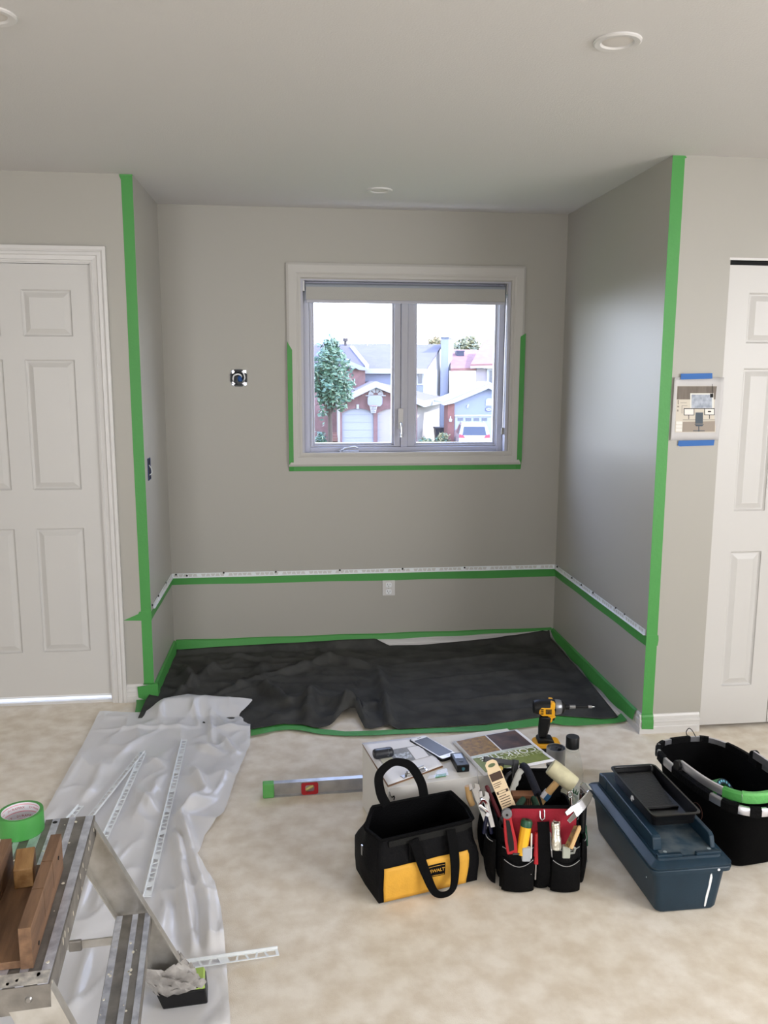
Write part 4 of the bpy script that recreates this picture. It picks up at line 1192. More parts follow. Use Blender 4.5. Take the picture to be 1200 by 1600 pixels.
mb = MB(); r_ = .23; mb.prism([(q.x - r_, q.z), (q.x + r_, q.z), (q.x + r_, q.z + .3)] + [(q.x + r_ * math.cos(R(a)), q.z + .3 + r_ * .7 * math.sin(R(a))) for a in range(20, 180, 20)] + [(q.x - r_, q.z + .3)], .05, T=XZ(YF - .05)); mb.build('gable_vent', mat('vent_pale', rgb(226, 240, 240), .6), h2, world=True)
q = at3(763.3, 639.5, YF - .04)
mb = MB(); mb.prism([(q.x + .20 * math.cos(R(20 * i)), q.z + .13 * math.sin(R(20 * i))) for i in range(18)], .04, T=XZ(YF - .06)); np_ = mb.build('number_plate', mat('plate_blue', rgb(120, 124, 176), .5), h2, world=True)
mb = MB(); mb.prism([(q.x + .165 * math.cos(R(20 * i)), q.z + .095 * math.sin(R(20 * i))) for i in range(18)], .02, T=XZ(YF - .075)); mb.build('plate_face', M_EXTW, np_, world=True)
text('54', 'lettering', MATS['plate_blue'], np_, Matrix(((1, 0, 0, q.x), (0, 0, -1, YF - .08), (0, 1, 0, q.z), (0, 0, 0, 1))), .19, .004)
q = at3(703.5, 655, YF - .2)
mb = MB(); mb.cyl((q.x, q.y - .08, q.z - .14), (q.x, q.y - .08, q.z + .02), .09, .11, 10); mb.cyl((q.x, q.y - .08, q.z + .02), (q.x, q.y - .08, q.z + .18), .05, .03, 8); mb.build('wall_lamp', M_EXTW, h2, world=True)
mb = MB(); outl(mb, [(729.8, 633), (732.5, 631), (733, 633), (731, 638), (729.5, 637)], YF - .06, .07); mb.build('gable_light', M_EXTW, h2, world=True)

# --- car in front of the blue garage
Yc = 41.2
c0 = at(740, 690, 1, Yc)
car = thing('car', 'white estate car with red tail lamps parked before the blue house garage', 'car', (c0.x + .05, Yc, GZ + .03), R(-8))
M_CARP = mat('car_white', rgb(238, 240, 246), .2, coat=.6)
prof = [(0, .35), (-.02, .75), (.10, .98), (.35, 1.45), (.75, 1.60), (2.0, 1.62), (2.9, 1.15), (3.9, 1.0), (4.3, .75), (4.3, .35)]
mb = MB()
L = []
for sx, ins in ((-.86, .0), (-.80, 0), (.80, 0), (.86, 0)):
    L.append([(sx * (1 - .22 * max(0, (z - .95)) / .65), y + (.06 if abs(sx) > .81 else 0), z) for y, z in prof])
mb.loops(L); mb.build('body', M_CARP, car, smooth=40)
mb = MB(); mb.hexa([(-.66, .085, .99), (.66, .085, .99), (.66, .16, .99), (-.66, .16, .99)], [(-.58, .325, 1.44), (.58, .325, 1.44), (.58, .40, 1.44), (-.58, .40, 1.44)]); mb.build('rear_window', M_PANE, car)
for s in (-1, 1):
    mb = MB(); mb.hexa([(s * .52, -.02, .84), (s * .86, .04, .84), (s * .84, .14, .84), (s * .52, .08, .84)], [(s * .62, .10, .99), (s * .845, .12, 1.04), (s * .83, .22, 1.04), (s * .62, .2, .99)]); mb.build('tail_lamp', mat('tail_red', rgb(200, 30, 60), .25) if 'tail_red' not in MATS else MATS['tail_red'], car)
    mb = MB(); mb.hexa([(s * .83, .62, 1.02), (s * .86, .62, 1.02), (s * .86, 2.3, 1.02), (s * .83, 2.3, 1.02)], [(s * .70, .85, 1.48), (s * .735, .85, 1.48), (s * .735, 1.9, 1.48), (s * .70, 1.9, 1.48)]); mb.build('side_window', M_PANE, car)
    for y in (.85, 3.5):
        mb = MB(); mb.cyl((s * .66, y, .33), (s * .875, y, .33), .33, n=20); mb.build('wheel', M_BLACK, car)
MB().box((-.26, -.05, .72), (.26, .0, .84)).build('licence_plate', M_EXTW, car)
MB().box((-.80, -.06, .38), (.80, .04, .56)).build('bumper', M_CARP, car, bevel=.03)
for s in (-1, 1):
    MB().tube([(s * .6, .9, 1.66), (s * .6, 2.0, 1.66)], .02, 6).build('roof_rail', M_STEEL, car)

# --- trees and shrubs: crown of many separate leaf cards is real geometry, joined as stuff
def leaves(mb, c, rad, n, size, seed, m=2):
    r_ = random.Random(seed)
    for _ in range(n):
        while True:
            d = Vector((r_.uniform(-1, 1), r_.uniform(-1, 1), r_.uniform(-1, 1)))
            if .35 < d.length < 1: break
        d = d * (0.75 + .25 * fbm(d.x * 2.3 + seed, d.y * 2.3, d.z * 2.3) * 2)
        p = Vector(c) + Vector((d.x * rad[0], d.y * rad[1], d.z * rad[2]))
        x = Vector((r_.gauss(0, 1), r_.gauss(0, 1), r_.gauss(0, .6))).normalized(); y = x.orthogonal().normalized()
        s = size * r_.uniform(.6, 1.3)
        mb.poly([p - x * s, p - y * s * .45, p + x * s, p + y * s * .45], r_.randrange(m))
G1, G2, G3, G4 = mat('leaf_green', rgb(116, 158, 124), .6), mat('leaf_deep_green', rgb(84, 128, 106), .6), mat('leaf_olive', rgb(170, 166, 112), .7), mat('leaf_ochre', rgb(196, 172, 122), .7)
def tree(label, u, v0, v1, Y, halfw, mats, n, size, seed, group=None, cat='tree', name='leafy_tree'):
    c = at(u, (v0 + v1) / 2, 1, Y); top = at(u, v0, 1, Y).z; bot = at(u, v1, 1, Y).z
    t = thing(name, label, cat, (c.x, Y, GZ), group=group)
    mb = MB(); mb.tube([(c.x, Y, GZ), (c.x + .05, Y, (GZ + bot) / 2), (c.x, Y, (bot + top) / 2)], [.17, .13, .07], 8)
    for k in range(5):
        a = k * 1.3
        mb.tube([(c.x, Y, bot + .1), (c.x + halfw * .6 * math.cos(a), Y + halfw * .6 * math.sin(a), (top + bot) / 2 + .3 * k / 5)], [.07, .03], 6)
    mb.build('trunk', mat('bark', rgb(96, 84, 74), .9) if 'bark' not in MATS else MATS['bark'], t, world=True)['kind'] = 'stuff'
    mb = MB()
    hh = (top - bot) / 2
    leaves(mb, (c.x, Y, (top + bot) / 2), (halfw * .95, halfw, hh * .95), n, size, seed, len(mats))
    leaves(mb, (c.x + halfw * .3, Y, bot + hh * .7), (halfw * .8, halfw * .9, hh * .6), n // 3, size, seed + 7, len(mats))
    leaves(mb, (c.x + halfw * .1, Y, top - hh * .35), (halfw * .45, halfw * .5, hh * .45), n // 6, size, seed + 9, len(mats))
    mb.build('foliage', mats, t, world=True)['kind'] = 'stuff'
    return t
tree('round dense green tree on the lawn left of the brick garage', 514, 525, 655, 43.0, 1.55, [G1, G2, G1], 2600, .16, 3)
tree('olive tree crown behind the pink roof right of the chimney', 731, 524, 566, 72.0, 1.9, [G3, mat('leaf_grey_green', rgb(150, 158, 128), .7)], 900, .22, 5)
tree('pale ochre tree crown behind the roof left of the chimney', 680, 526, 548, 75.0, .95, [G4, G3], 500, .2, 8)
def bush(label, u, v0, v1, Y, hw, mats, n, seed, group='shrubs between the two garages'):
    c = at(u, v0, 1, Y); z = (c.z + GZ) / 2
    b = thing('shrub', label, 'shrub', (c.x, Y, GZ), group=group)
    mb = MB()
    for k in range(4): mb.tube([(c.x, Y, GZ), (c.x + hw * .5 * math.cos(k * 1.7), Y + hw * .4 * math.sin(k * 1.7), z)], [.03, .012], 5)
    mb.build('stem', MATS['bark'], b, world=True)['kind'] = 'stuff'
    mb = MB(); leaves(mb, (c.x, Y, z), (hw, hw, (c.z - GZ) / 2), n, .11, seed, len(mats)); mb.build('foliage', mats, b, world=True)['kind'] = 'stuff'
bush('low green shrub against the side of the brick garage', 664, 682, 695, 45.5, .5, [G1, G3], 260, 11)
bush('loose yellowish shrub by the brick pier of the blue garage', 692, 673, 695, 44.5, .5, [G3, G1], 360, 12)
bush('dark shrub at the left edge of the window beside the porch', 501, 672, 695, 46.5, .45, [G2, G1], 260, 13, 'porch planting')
b = thing('rubbish_bin', 'dark blue wheeled bin standing between the two garages', 'bin', (at(689, 680, 1, 48).x, 48, GZ))
MB().hexa([(-.33, -.28, .06), (.33, -.28, .06), (.33, .28, .06), (-.33, .28, .06)], [(-.42, -.36, .95), (.42, -.36, .95), (.42, .36, .95), (-.42, .36, .95)]).build('bin_body', mat('bin_navy', rgb(48, 52, 76), .5), b, bevel=.03)
MB().box((-.45, -.40, .95), (.45, .40, 1.05)).build('lid', MATS['bin_navy'], b, bevel=.03)
for s in (-1, 1): MB().cyl((s * .28, .3, .1), (s * .36, .3, .1), .1, n=14).build('wheel', M_BLACK, b)
rgb = rgb_in

# ================================================================ THINGS ON THE FLOOR
def bez(*p): return smooth_path(p, 6)
# ---- white cardboard box
BA = Vector((.953, -2.12, 0)); BE = Vector((.987, .161, 0)); BN = Vector((-.161, .987, 0)); BH = .234; BL = .575; BD = .33
BT = Matrix(((BE.x, BN.x, 0, BA.x), (BE.y, BN.y, 0, BA.y), (0, 0, 1, 0), (0, 0, 0, 1)))
M_BOX = mat('white_cardboard', rgb(222, 219, 214), .75, bump=.05, bscale=60)
bx = thing('cardboard_box', 'white cardboard box serving as a table for phone, clipboard and brochure', 'box', tuple(BA), math.atan2(BE.y, BE.x))
MB().box((0, 0, 0), (BL, BD, BH - .004)).build('carton', M_BOX, bx, bevel=.002)
MB().box((-.001, -.001, BH - .004), (BL + .001, BD * .5 - .001, BH)).build('flap', M_BOX, bx, bevel=.0012)
MB().box((-.001, BD * .5 + .001, BH - .004), (BL + .001, BD + .001, BH)).build('flap', M_BOX, bx, bevel=.0012)
mb = MB(); mb.strap(bez((.006, -.002, BH - .012), (.012, -.004, BH - .03), (.022, -.006, BH - .028), (.020, -.004, BH - .042)), (0, 1, .2), .006, .001); mb.build('torn_slot', M_DARK, bx)

TOPZ = BH
def on(u, v, z=TOPZ): return at(u, v, 2, z)
# ---- clipboard with printed sheet
a, b, c, d = on(566, 1163.5), on(655, 1153.5), on(692, 1199), on(606, 1230)
clip = thing('clipboard', 'brown clipboard holding a white printed sheet on the white box', 'clipboard', tuple((a + b + c + d) / 4))
mb = MB(); plate(mb, [a, b, c, d], (0, 0, 1), .004); mb.build('board', mat('hardboard', rgb(132, 96, 66), .6, mottle=.2, mscale=30), clip, world=True)
nrm = Vector((0, 0, 1))
up = lambda p, z: Vector((p.x, p.y, p.z + z))
lerp = lambda p, q, t: p + (q - p) * t
a1, b1, c1, d1_ = lerp(a, c, -.004), lerp(b, d, -.004), lerp(c, a, .004), lerp(d, b, .012)
mb = MB()
def bil(i, j): return lerp(lerp(d1_, c1, i), lerp(a1, b1, i), j)
mb.grid(10, 14, lambda i, j: up(bil(i, j), .0048 + .010 * max(0, i - .62) * max(0, .3 - j) * 2 + .0006 * abs(math.sin(j * 5))))
sh = mb.build('paper_sheet', M_PAPER, clip, world=True, smooth=60, solid=.0006)
mb = MB()
def pl(i0, j0, i1, j1, z=.0062): return [up(bil(i0, j0), z), up(bil(i1, j0), z), up(bil(i1, j1), z), up(bil(i0, j1), z)]
mb.grid(1, 1, lambda i, j: up(bil(.12 + .86 * i, .34 + .38 * j), .0072)); mb.build('print_grey', mat('print_grey', rgb(140, 140, 140), .6, mottle=.25, mscale=60), sh, world=True)
mb = MB(); plate(mb, pl(.12, .34, .32, .70, .0078), nrm, .0002); mb.build('print_cream', mat('print_cream', rgb(222, 222, 210), .6, mottle=.12, mscale=120), sh, world=True)
mb = MB(); plate(mb, pl(.66, .34, .90, .70, .0078), nrm, .0002); mb.build('print_blank', M_PAPER, sh, world=True)
mb = MB(); plate(mb, pl(.38, .42, .64, .58, .0078), nrm, .0002); mb.build('print_photo', mat('print_photo', rgb(206, 212, 222), .6, color2=rgb(120, 124, 126), mscale=110), sh, world=True)
# clip at the near edge
k0, k1 = lerp(d, c, .30), lerp(d, c, .74)
dirn = (k1 - k0).normalized(); inn = Vector((-dirn.y, dirn.x, 0))
mb = MB(); T = frame_of(k0 + Vector((0, 0, .005)), dirn, inn); L_ = (k1 - k0).length
mb.box((0, .004, .0), (L_, .028, .003), T=T); mb.box((L_ * .12, .002, .003), (L_ * .88, .018, .014), T=T)
mb.build('clip', M_CHROME, clip, world=True, bevel=.0015)
for s in (.28, .72):
    mb = MB(); mb.cyl(T @ Vector((L_ * s - .012, .010, .016)), T @ Vector((L_ * s + .012, .010, .016)), .006, n=12); mb.build('spring', M_STEEL, clip, world=True, smooth=40)
# ---- small green and white card in a clear bag
a, b, c, d = on(676, 1218), on(701, 1214), on(698, 1203), on(684, 1206)
cb = thing('sample_bag', 'small clear bag holding a green card at the near edge of the white box', 'bag', tuple((a + b + c + d) / 4))
mb = MB(); plate(mb, [p + Vector((0, 0, .0065)) for p in (a, b, c, d)], (0, 0, 1), .0012); mb.build('clear_film', glassy('clear_film', (.96, .97, .98, 1), .2, 1.2), cb, world=True)
mb = MB(); plate(mb, [on(680, 1215.5, TOPZ + .002), on(697, 1213, TOPZ + .002), on(697, 1208.5, TOPZ + .002), on(681, 1211, TOPZ + .002)], (0, 0, 1), .0012); mb.build('green_card', mat('card_green', rgb(70, 140, 66), .5), cb, world=True)
mb = MB(); plate(mb, [on(668, 1217.5, TOPZ + .001), on(680, 1216.5, TOPZ + .001), on(681, 1211, TOPZ + .001), on(671, 1212, TOPZ + .001)], (0, 0, 1), .0012); mb.build('white_card', M_PAPER, cb, world=True)
# ---- rounded black case
p = on(598.5, 1184, TOPZ + .006)
ec = thing('earbud_case', 'small rounded black case lying on the printed sheet', 'case', (p.x, p.y, TOPZ + .0075), R(12))
mb = MB()
sec = rrect(-.020, 0, .020, .033, .0155, 5)
mb.loops([[(x, y * s + 0, (z - .0165) * s + .0165) for y, z in sec] for x, s in ((-.036, .55), (-.034, .82), (-.028, .97), (-.020, 1), (.020, 1), (.028, .97), (.034, .82), (.036, .55))])
mb.build('shell', mat('matte_black_case', rgb(30, 34, 42), .38), ec, smooth=60)
mb = MB(); mb.tube([(x, y * 1.006, (z - .0165) * 1.006 + .0165) for x, (y, z) in [(.016, q) for q in sec]], .0007, 6, closed=True); mb.build('seam', mat('seam_grey', rgb(90, 98, 110), .4), ec)
mb = MB(); mb.cyl((.012, -.0205, .014), (.012, -.0195, .014), .0016, n=8); mb.build('led', M_STEEL, ec)
# ---- phone
a, b, c, d = on(660, 1155), on(689, 1149.5), on(717, 1183), on(691, 1191.5)
ph = thing('phone', 'white fronted phone in a black case lying on the box beside the clipboard', 'phone', tuple((a + b + c + d) / 4))
T = frame_of(d, c - d, a - d); w_, l_ = (c - d).length, (a - d).length
mb = MB(); mb.prism(rrect(0, 0, w_, l_, .012, 5), .010, T=T); mb.build('phone_case', M_BLACK, ph, world=True, bevel=.002)
T2 = T @ Matrix.Translation((0, 0, .0102))
mb = MB(); mb.prism(rrect(.004, .004, w_ - .004, l_ - .004, .009, 5), .0012, T=T2); fr = mb.build('front', mat('phone_white', rgb(240, 240, 244), .15), ph, world=True)
mb = MB(); mb.prism(rrect(.008, .026, w_ - .008, l_ - .024, .001, 2), .0006, T=T2 @ Matrix.Translation((0, 0, .0012))); mb.build('screen', mat('phone_screen', rgb(40, 36, 44), .3, spec=.25), fr, world=True)
mb = MB(); mb.prism([(w_ / 2 + .006 * math.cos(R(30 * i)), .015 + .006 * math.sin(R(30 * i))) for i in range(12)], .0005, T=T2 @ Matrix.Translation((0, 0, .0012))); mb.build('home_button', mat('button_ring', rgb(214, 214, 218), .3), fr, world=True)
mb = MB(); mb.box((w_ / 2 - .008, l_ - .015, .0012), (w_ / 2 + .008, l_ - .013, .0017), T=T2); mb.build('earpiece', M_DARK, fr, world=True)
# ---- black laser measure box
a, b, c, d = on(707, 1187), on(724, 1185.5), on(733.5, 1206), on(714, 1207.5)
lm = thing('laser_measure', 'small black measuring device beside the phone', 'measuring device', tuple((a + b + c + d) / 4))
T = frame_of(d, c - d, a - d); w_, l_ = (c - d).length, (a - d).length
mb = MB(); mb.prism(rrect(0, 0, w_, l_, .004, 3), .026, T=T); mb.build('housing', M_BLACK, lm, world=True, bevel=.003)
mb = MB(); mb.box((w_ * .18, l_ * .52, .0262), (w_ * .82, l_ * .88, .0268), T=T); mb.build('display', mat('lcd_dark', rgb(46, 44, 46), .2), lm, world=True)
mb = MB(); mb.cyl(T @ Vector((w_ * .5, -.0015, .013)), T @ Vector((w_ * .5, .002, .013)), .006, n=14); mb.build('lens', mat('teal_lens', rgb(40, 96, 110), .08, coat=.6), lm, world=True)
mb = MB(); mb.cyl(T @ Vector((w_ * .5, l_ * .3, .0262)), T @ Vector((w_ * .5, l_ * .3, .0275)), .007, n=14); mb.build('button', mat('button_grey', rgb(60, 60, 62), .5), lm, world=True)

# ---- brochure on the box
a, b, c, d = on(709, 1158, TOPZ + .010), on(807, 1139, TOPZ + .010), on(866, 1187, TOPZ + .010), on(757, 1209, TOPZ + .010)
bro = thing('brochure', 'green and brown cork flooring brochure lying upside down on the white box', 'brochure', tuple((a + b + c + d) / 4))
def bp(i, j, z=0.0):
    p = lerp(lerp(d, c, i), lerp(a, b, i), j)
    return Vector((p.x, p.y, p.z - .006 + .004 + z + .010 * max(0, .18 - j) * 3 * max(0, i - .4) + .0015 * math.sin(4 * i)))
mb = MB(); mb.grid(12, 10, lambda i, j: bp(-.01 + 1.035 * i, -.01 + 1.03 * j, -.0045)); mb.build('inner_pages', M_PAPER, bro, world=True, smooth=60, solid=.002)
mb = MB(); mb.grid(12, 10, lambda i, j: bp(i, j)); cv = mb.build('cover', M_PAPER, bro, world=True, smooth=60, solid=.0006)
def patch(name, m, i0, j0, i1, j1, z=.0009):
    mb = MB(); mb.grid(10, 8, lambda i, j: bp(i0 + (i1 - i0) * i, j0 + (j1 - j0) * j, z)); return mb.build(name, m, cv, world=True, smooth=60)
patch('cork_photo', mat('photo_cork', rgb(152, 116, 48), .45, spec=.2, color2=rgb(108, 80, 36), mscale=55), .03, .50, .48, .985)
patch('floor_photo', mat('photo_brown', rgb(96, 70, 60), .45, spec=.2, color2=rgb(54, 42, 42), mscale=16), .50, .50, .965, .985)
patch('pale_band', mat('photo_pale', rgb(206, 214, 204), .35, color2=rgb(170, 182, 160), mscale=14), .03, .44, .965, .49)
patch('green_panel', mat('photo_olive', rgb(126, 138, 62), .45, spec=.2, color2=rgb(112, 124, 52), mscale=24), .03, .03, .965, .435)
patch('white_spine', M_PAPER, .967, .0, 1.0, 1.0, .0012)
M_LET = mat('letter_white', rgb(240, 242, 238), .5)
# title printed upside down for the camera
xd = -(bp(1, .3) - bp(0, .3)).normalized(); yd_ = -(bp(.5, 1) - bp(.5, 0)).normalized()
T = frame_of(bp(.52, .375, .0018), xd, yd_); text('CORK-TILE', 'lettering', M_LET, cv, T, .047, .0003)
T = frame_of(bp(.63, .275, .0018), xd, yd_); text('GLUEDOWN', 'lettering', mat('letter_pale', rgb(196, 204, 160), .5), cv, T, .034, .0003)

# ---- spirit level
lv = thing('spirit_level', 'long aluminium spirit level on the carpet disappearing behind the white box', 'spirit level', (.545, -1.687, 0), R(1.5))
hI = .056
sec = [(-.012, 0), (.012, 0), (.012, .004), (.005, .007), (.005, hI - .007), (.012, hI - .004), (.012, hI), (-.012, hI), (-.012, hI - .004), (-.005, hI - .007), (-.005, .007), (-.012, .004)]
mb = MB(); mb.loops([[(x, y, z) for y, z in sec] for x in (.0, 1.0)]); mb.build('i_beam', M_ALU, lv)
mb = MB()
hs = rrect(0.132, .004, .196, .052, .010, 4); hi = rrect(0.147, .014, .181, .042, .007, 4)
y0, y1 = -.0135, .0135
mb.loops([[(x, y0, z) for x, z in hs], [(x, y1, z) for x, z in hs], [(x, y1, z) for x, z in hi], [(x, y0, z) for x, z in hi], [(x, y0, z) for x, z in hs]], cap0=False, cap1=False)
mb.build('vial_housing', M_RED, lv, weld=True)
MB().box((.147, .004, .014), (.181, .010, .042)).build('vial_backing', mat('vial_back', rgb(214, 206, 176), .5), lv)
mb = MB(); mb.cyl((.150, -.002, .020), (.178, -.002, .036), .0075, n=14); mb.build('vial', mat('vial_yellow', rgb(206, 200, 120), .15, coat=.5), lv, smooth=40)
MB().box((-.012, -.0155, .0), (.030, .0155, hI + .002)).build('taped_end', M_TAPE2, lv, bevel=.004, seg=2)

# ---- yellow and black tool bag
O = Vector((.894, -2.388, 0)); U = Vector((.964, .266, 0)); V_ = Vector((-.266, .964, 0))
bag = thing('tool_bag', 'open black and yellow canvas tool bag in front of the white box', 'tool bag', tuple(O), math.atan2(U.y, U.x))
LB, DB = .335, .205
def outline_bag(t, zt):
    """t around the bag: 64 steps; zt 0..1 from base to rim"""
    n = 64
    k = int(t)
    base = rrect(0, 0, LB, DB, .022, 3)
    return base
def sampled(pts, n):
    seg = [(Vector((a[0], a[1], a[2] if len(a) > 2 else 0)), Vector((b[0], b[1], b[2] if len(b) > 2 else 0))) for a, b in zip(pts, pts[1:] + pts[:1])]
    tot = sum((b - a).length for a, b in seg)
    res = []
    for k in range(n):
        d = tot * k / n
        for a, b in seg:
            l = (b - a).length
            if d <= l + 1e-9:
                res.append(a + (b - a) * (d / l)); break
            d -= l
    return res
NB = 72
base = [(0.0, 0.0, .004), (LB, -.004, .004), (LB + .004, DB * .5, .004), (LB, DB, .004), (0, DB, .004), (-.004, DB * .5, .004)]
mid = [(.006, .000, .112), (LB - .010, -.010, .112), (LB + .012, DB * .45, .112), (LB - .004, DB * .97, .112), (.004, DB * 1.0, .112), (-.018, DB * .52, .112)]
rim = [(.012, .016, .198), (LB - .014, .010, .206), (LB - .004, .070, .212), (LB - .030, .135, .240), (.035, .140, .240), (-.016, .075, .212)]
S0, S1, S2 = sampled(base, NB), sampled(mid, NB), sampled(rim, NB)
def bagp(k, t):
    if t < .5: p = lerp(S0[k], S1[k], t * 2)
    else: p = lerp(S1[k], S2[k], t * 2 - 1)
    c = Vector((LB / 2, DB / 2, p.z)); d = p - c
    bul = .012 * math.sin(math.pi * min(1, t * 1.15)) * (.6 + .6 * fbm(p.x * 9, p.y * 9, p.z * 9 + 2))
    return p + d.normalized() * bul
rows = [0, .06, .14, .24, .34, .44, .52, .60, .70, .80, .90, 1.0]
mb = MB(); mb.loops([[bagp(k, t) for k in range(NB)] for t in rows], cap1=False)
inner = [[lerp(bagp(k, t), Vector((LB / 2, DB / 2, bagp(k, t).z)), .05 + .10 * (1 - t)) + Vector((0, 0, .0)) for k in range(NB)] for t in (1.0, .8, .6, .4, .2, .08)]
V0 = inner
mb.loops([[bagp(k, 1.0) for k in range(NB)]] + inner, cap0=False)
body = mb.build('body', mat('black_canvas', rgb(15, 15, 17), .7, spec=.10, bump=.25, bscale=160), bag, smooth=70, weld=True)
# rim piping and zip band
def rimloop(off, dz): return [bagp(k, 1.0) + (bagp(k, 1.0) - Vector((LB / 2, DB / 2, bagp(k, 1.0).z))).normalized() * off + Vector((0, 0, dz)) for k in range(NB)]
MB().tube(rimloop(.002, .0), .0045, 8, closed=True).build('rim_piping', M_WEB, bag, smooth=60)
mb = MB()
ks = [k for k in range(NB)]
L = []
for k in range(2, 26):
    p0, p1 = bagp(k, .86), bagp(k, .96)
    n_ = Vector((0, -1, .25)).normalized()
    L.append([p0 + n_ * .003, p1 + n_ * .003, p1 + n_ * .006, p0 + n_ * .006])
mb.loops(L); mb.build('zip_band', mat('dark_grey_web', rgb(32, 32, 31), .7, spec=.1, bump=.3, bscale=300), bag, smooth=40)
# yellow front panel following the body
kf = [k for k in range(NB) if S0[k].y < .02 and .004 < S0[k].x < LB - .02]
def frontp(i, t):
    f = i * (len(kf) - 1); k = int(min(f, len(kf) - 2)); fr_ = f - k
    return lerp(bagp(kf[k], t), bagp(kf[k + 1], t), fr_)
mb = MB(); mb.grid(28, 8, lambda i, j: frontp(.0 + .96 * i, .015 + (.52 - .0 + .03 * i * .6) * j * (1)) + Vector((0, -.0028, 0)))
M_BAGY = mat('yellow_canvas', rgb(224, 168, 58), .65, bump=.15, bscale=180, mottle=.08, mscale=30)
yp = mb.build('yellow_panel', M_BAGY, bag, smooth=60, solid=.0015)
# black tag with the maker's word
def tagp(i, j): return frontp(.455 + .215 * i, .26 + .19 * j) + Vector((0, -.0062, 0))
mb = MB(); mb.grid(8, 3, tagp); lp = mb.build('logo_patch', M_NYLON, bag, smooth=60, solid=-.001)
mb = MB(); mb.grid(8, 2, lambda i, j: tagp(.05 + .9 * i, .10 + .03 * j) + Vector((0, -.0016, 0))); mb.build('logo_border', M_BAGY, lp)
mb = MB(); mb.grid(8, 2, lambda i, j: tagp(.05 + .9 * i, .86 + .03 * j) + Vector((0, -.0016, 0))); mb.build('logo_border', M_BAGY, lp)
c0, cxv = tagp(.5, .5), (tagp(1, .5) - tagp(0, .5))
T = frame_of(c0 + Vector((0, -.0018, 0)), cxv, tagp(.5, 1) - tagp(.5, 0))
t_ = text('DEWALT', 'lettering', M_BAGY, lp, T, .0152, .0005, world=False)
# handles
M_STRAP = M_WEB
back = bez((.082, .138, .235), (.066, .150, .275), (.068, .168, .325), (.105, .176, .352), (.140, .176, .354), (.178, .168, .335), (.205, .150, .285), (.212, .138, .238))
def flat_handle(pts, face, w0, w1, name='handle'):
    """webbing loop lying flat in its own plane, rolled narrower round the bend"""
    n = len(pts); face = Vector(face).normalized()
    wd, ws = [], []
    for i in range(n):
        t = (pts[min(i + 1, n - 1)] - pts[max(i - 1, 0)]).normalized()
        wd.append(t.cross(face)); k = math.sin(math.pi * i / (n - 1)) ** 4
        ws.append(w0 + (w1 - w0) * k)
    mb = MB(); mb.strap(pts, wd, ws, .006)
    return mb.build(name, M_STRAP, bag, smooth=50, bevel=.0018)
flat_handle(back, (0, 1, -.35), .031, .024)
front = bez((.112, .0, .190), (.122, -.016, .150), (.142, -.030, .085), (.164, -.046, .030), (.196, -.052, .018), (.226, -.046, .030), (.238, -.034, .085), (.236, -.024, .150), (.236, -.002, .196))
flat_handle(front, (0, 1, .1), .032, .020)
for uu, zz in ((.112, .185), (.236, .19)):
    MB().strap([(uu, -.006, .10 if uu < .2 else .12), (uu, -.005, zz)], (1, 0, 0), .032, .003).build('handle_anchor', M_STRAP, bag)
# zip pull at the left end
MB().box((-.022, .085, .118), (-.018, .093, .150)).build('zip_pull', M_STEEL, bag)

# ---- blue grey tool box
M_TB = mat('petrol_blue_plastic', rgb(28, 52, 68), .42, spec=.35, bump=.05, bscale=300, color2=rgb(24, 46, 61), mscale=12)
tb = thing('tool_box', 'petrol blue plastic tool box with a white paint drip on its end', 'tool box', (1.798, -2.285, 0), R(.6))
def rr(x0, y0, x1, y1, z, r=.018): return [(x, y, z) for x, y in rrect(x0, y0, x1, y1, r, 4)]
mb = MB()
mb.loops([rr(-.092, -.236, .092, .225, .004, .02), rr(-.096, -.240, .096, .230, .012, .02), rr(-.112, -.250, .114, .255, .148, .02)])
mb.build('bin_body', M_TB, tb, smooth=35)
mb = MB()
mb.loops([rr(-.114, -.252, .116, .258, .136, .02), rr(-.124, -.262, .126, .268, .138, .024), rr(-.126, -.264, .128, .270, .150, .025), rr(-.124, -.262, .126, .268, .153, .024), rr(-.114, -.252, .116, .258, .154, .02)])
mb.build('rim', M_TB, tb, smooth=35)
mb = MB()
mb.loops([rr(-.124, -.262, .126, .268, .1545, .024), rr(-.125, -.263, .127, .269, .160, .024), rr(-.119, -.257, .121, .263, .164, .02), rr(-.100, -.238, .102, .244, .170, .014), rr(-.098, -.236, .100, .242, .177, .012)])
lid = mb.build('lid', M_TB, tb, smooth=35)
# dusty flat of the lid
mb = MB(); mb.box((-.080, -.226, .1772), (.084, .15, .1780)); mb.build('dusty_top', mat('dusty_blue', rgb(86, 98, 106), .8, color2=rgb(42, 66, 82), mscale=22), tb)
# rails along the sides
for s, x0, x1 in ((-1, -.094, -.066), (1, .070, .098)):
    mb = MB()
    P = [(-.196, .177), (-.186, .213), (-.176, .218), (.205, .218), (.215, .210), (.222, .177)]
    if s > 0: P = [(-.206, .177), (-.192, .211), (-.180, .218), (.12, .218), (.14, .177)]
    xs_ = (x0, x1) if s < 0 else (x0 + .012, x1)
    mb.loops([[(x, y, z) for y, z in P] for x in xs_])
    mb.build('side_rail', M_TB, tb, bevel=.004)
MB().box((-.096, .165, .177), (-.01, .236, .214)).build('handle_block', M_TB, tb, bevel=.006)
mb = MB(); mb.box((-.098, -.235, .1765), (-.022, -.222, .186)); mb.build('lid_ridge', M_TB, tb, bevel=.002)
mb = MB(); mb.box((.022, -.235, .1765), (.100, -.222, .186)); mb.build('lid_ridge', M_TB, tb, bevel=.002)
for x in (-.062, .076): MB().cyl((x, -.205, .178), (x, -.205, .1792), .006, .005, 10).build('rivet', mat('pale_scuff', rgb(150, 164, 172), .6) if 'pale_scuff' not in MATS else MATS['pale_scuff'], tb)
mb = MB()
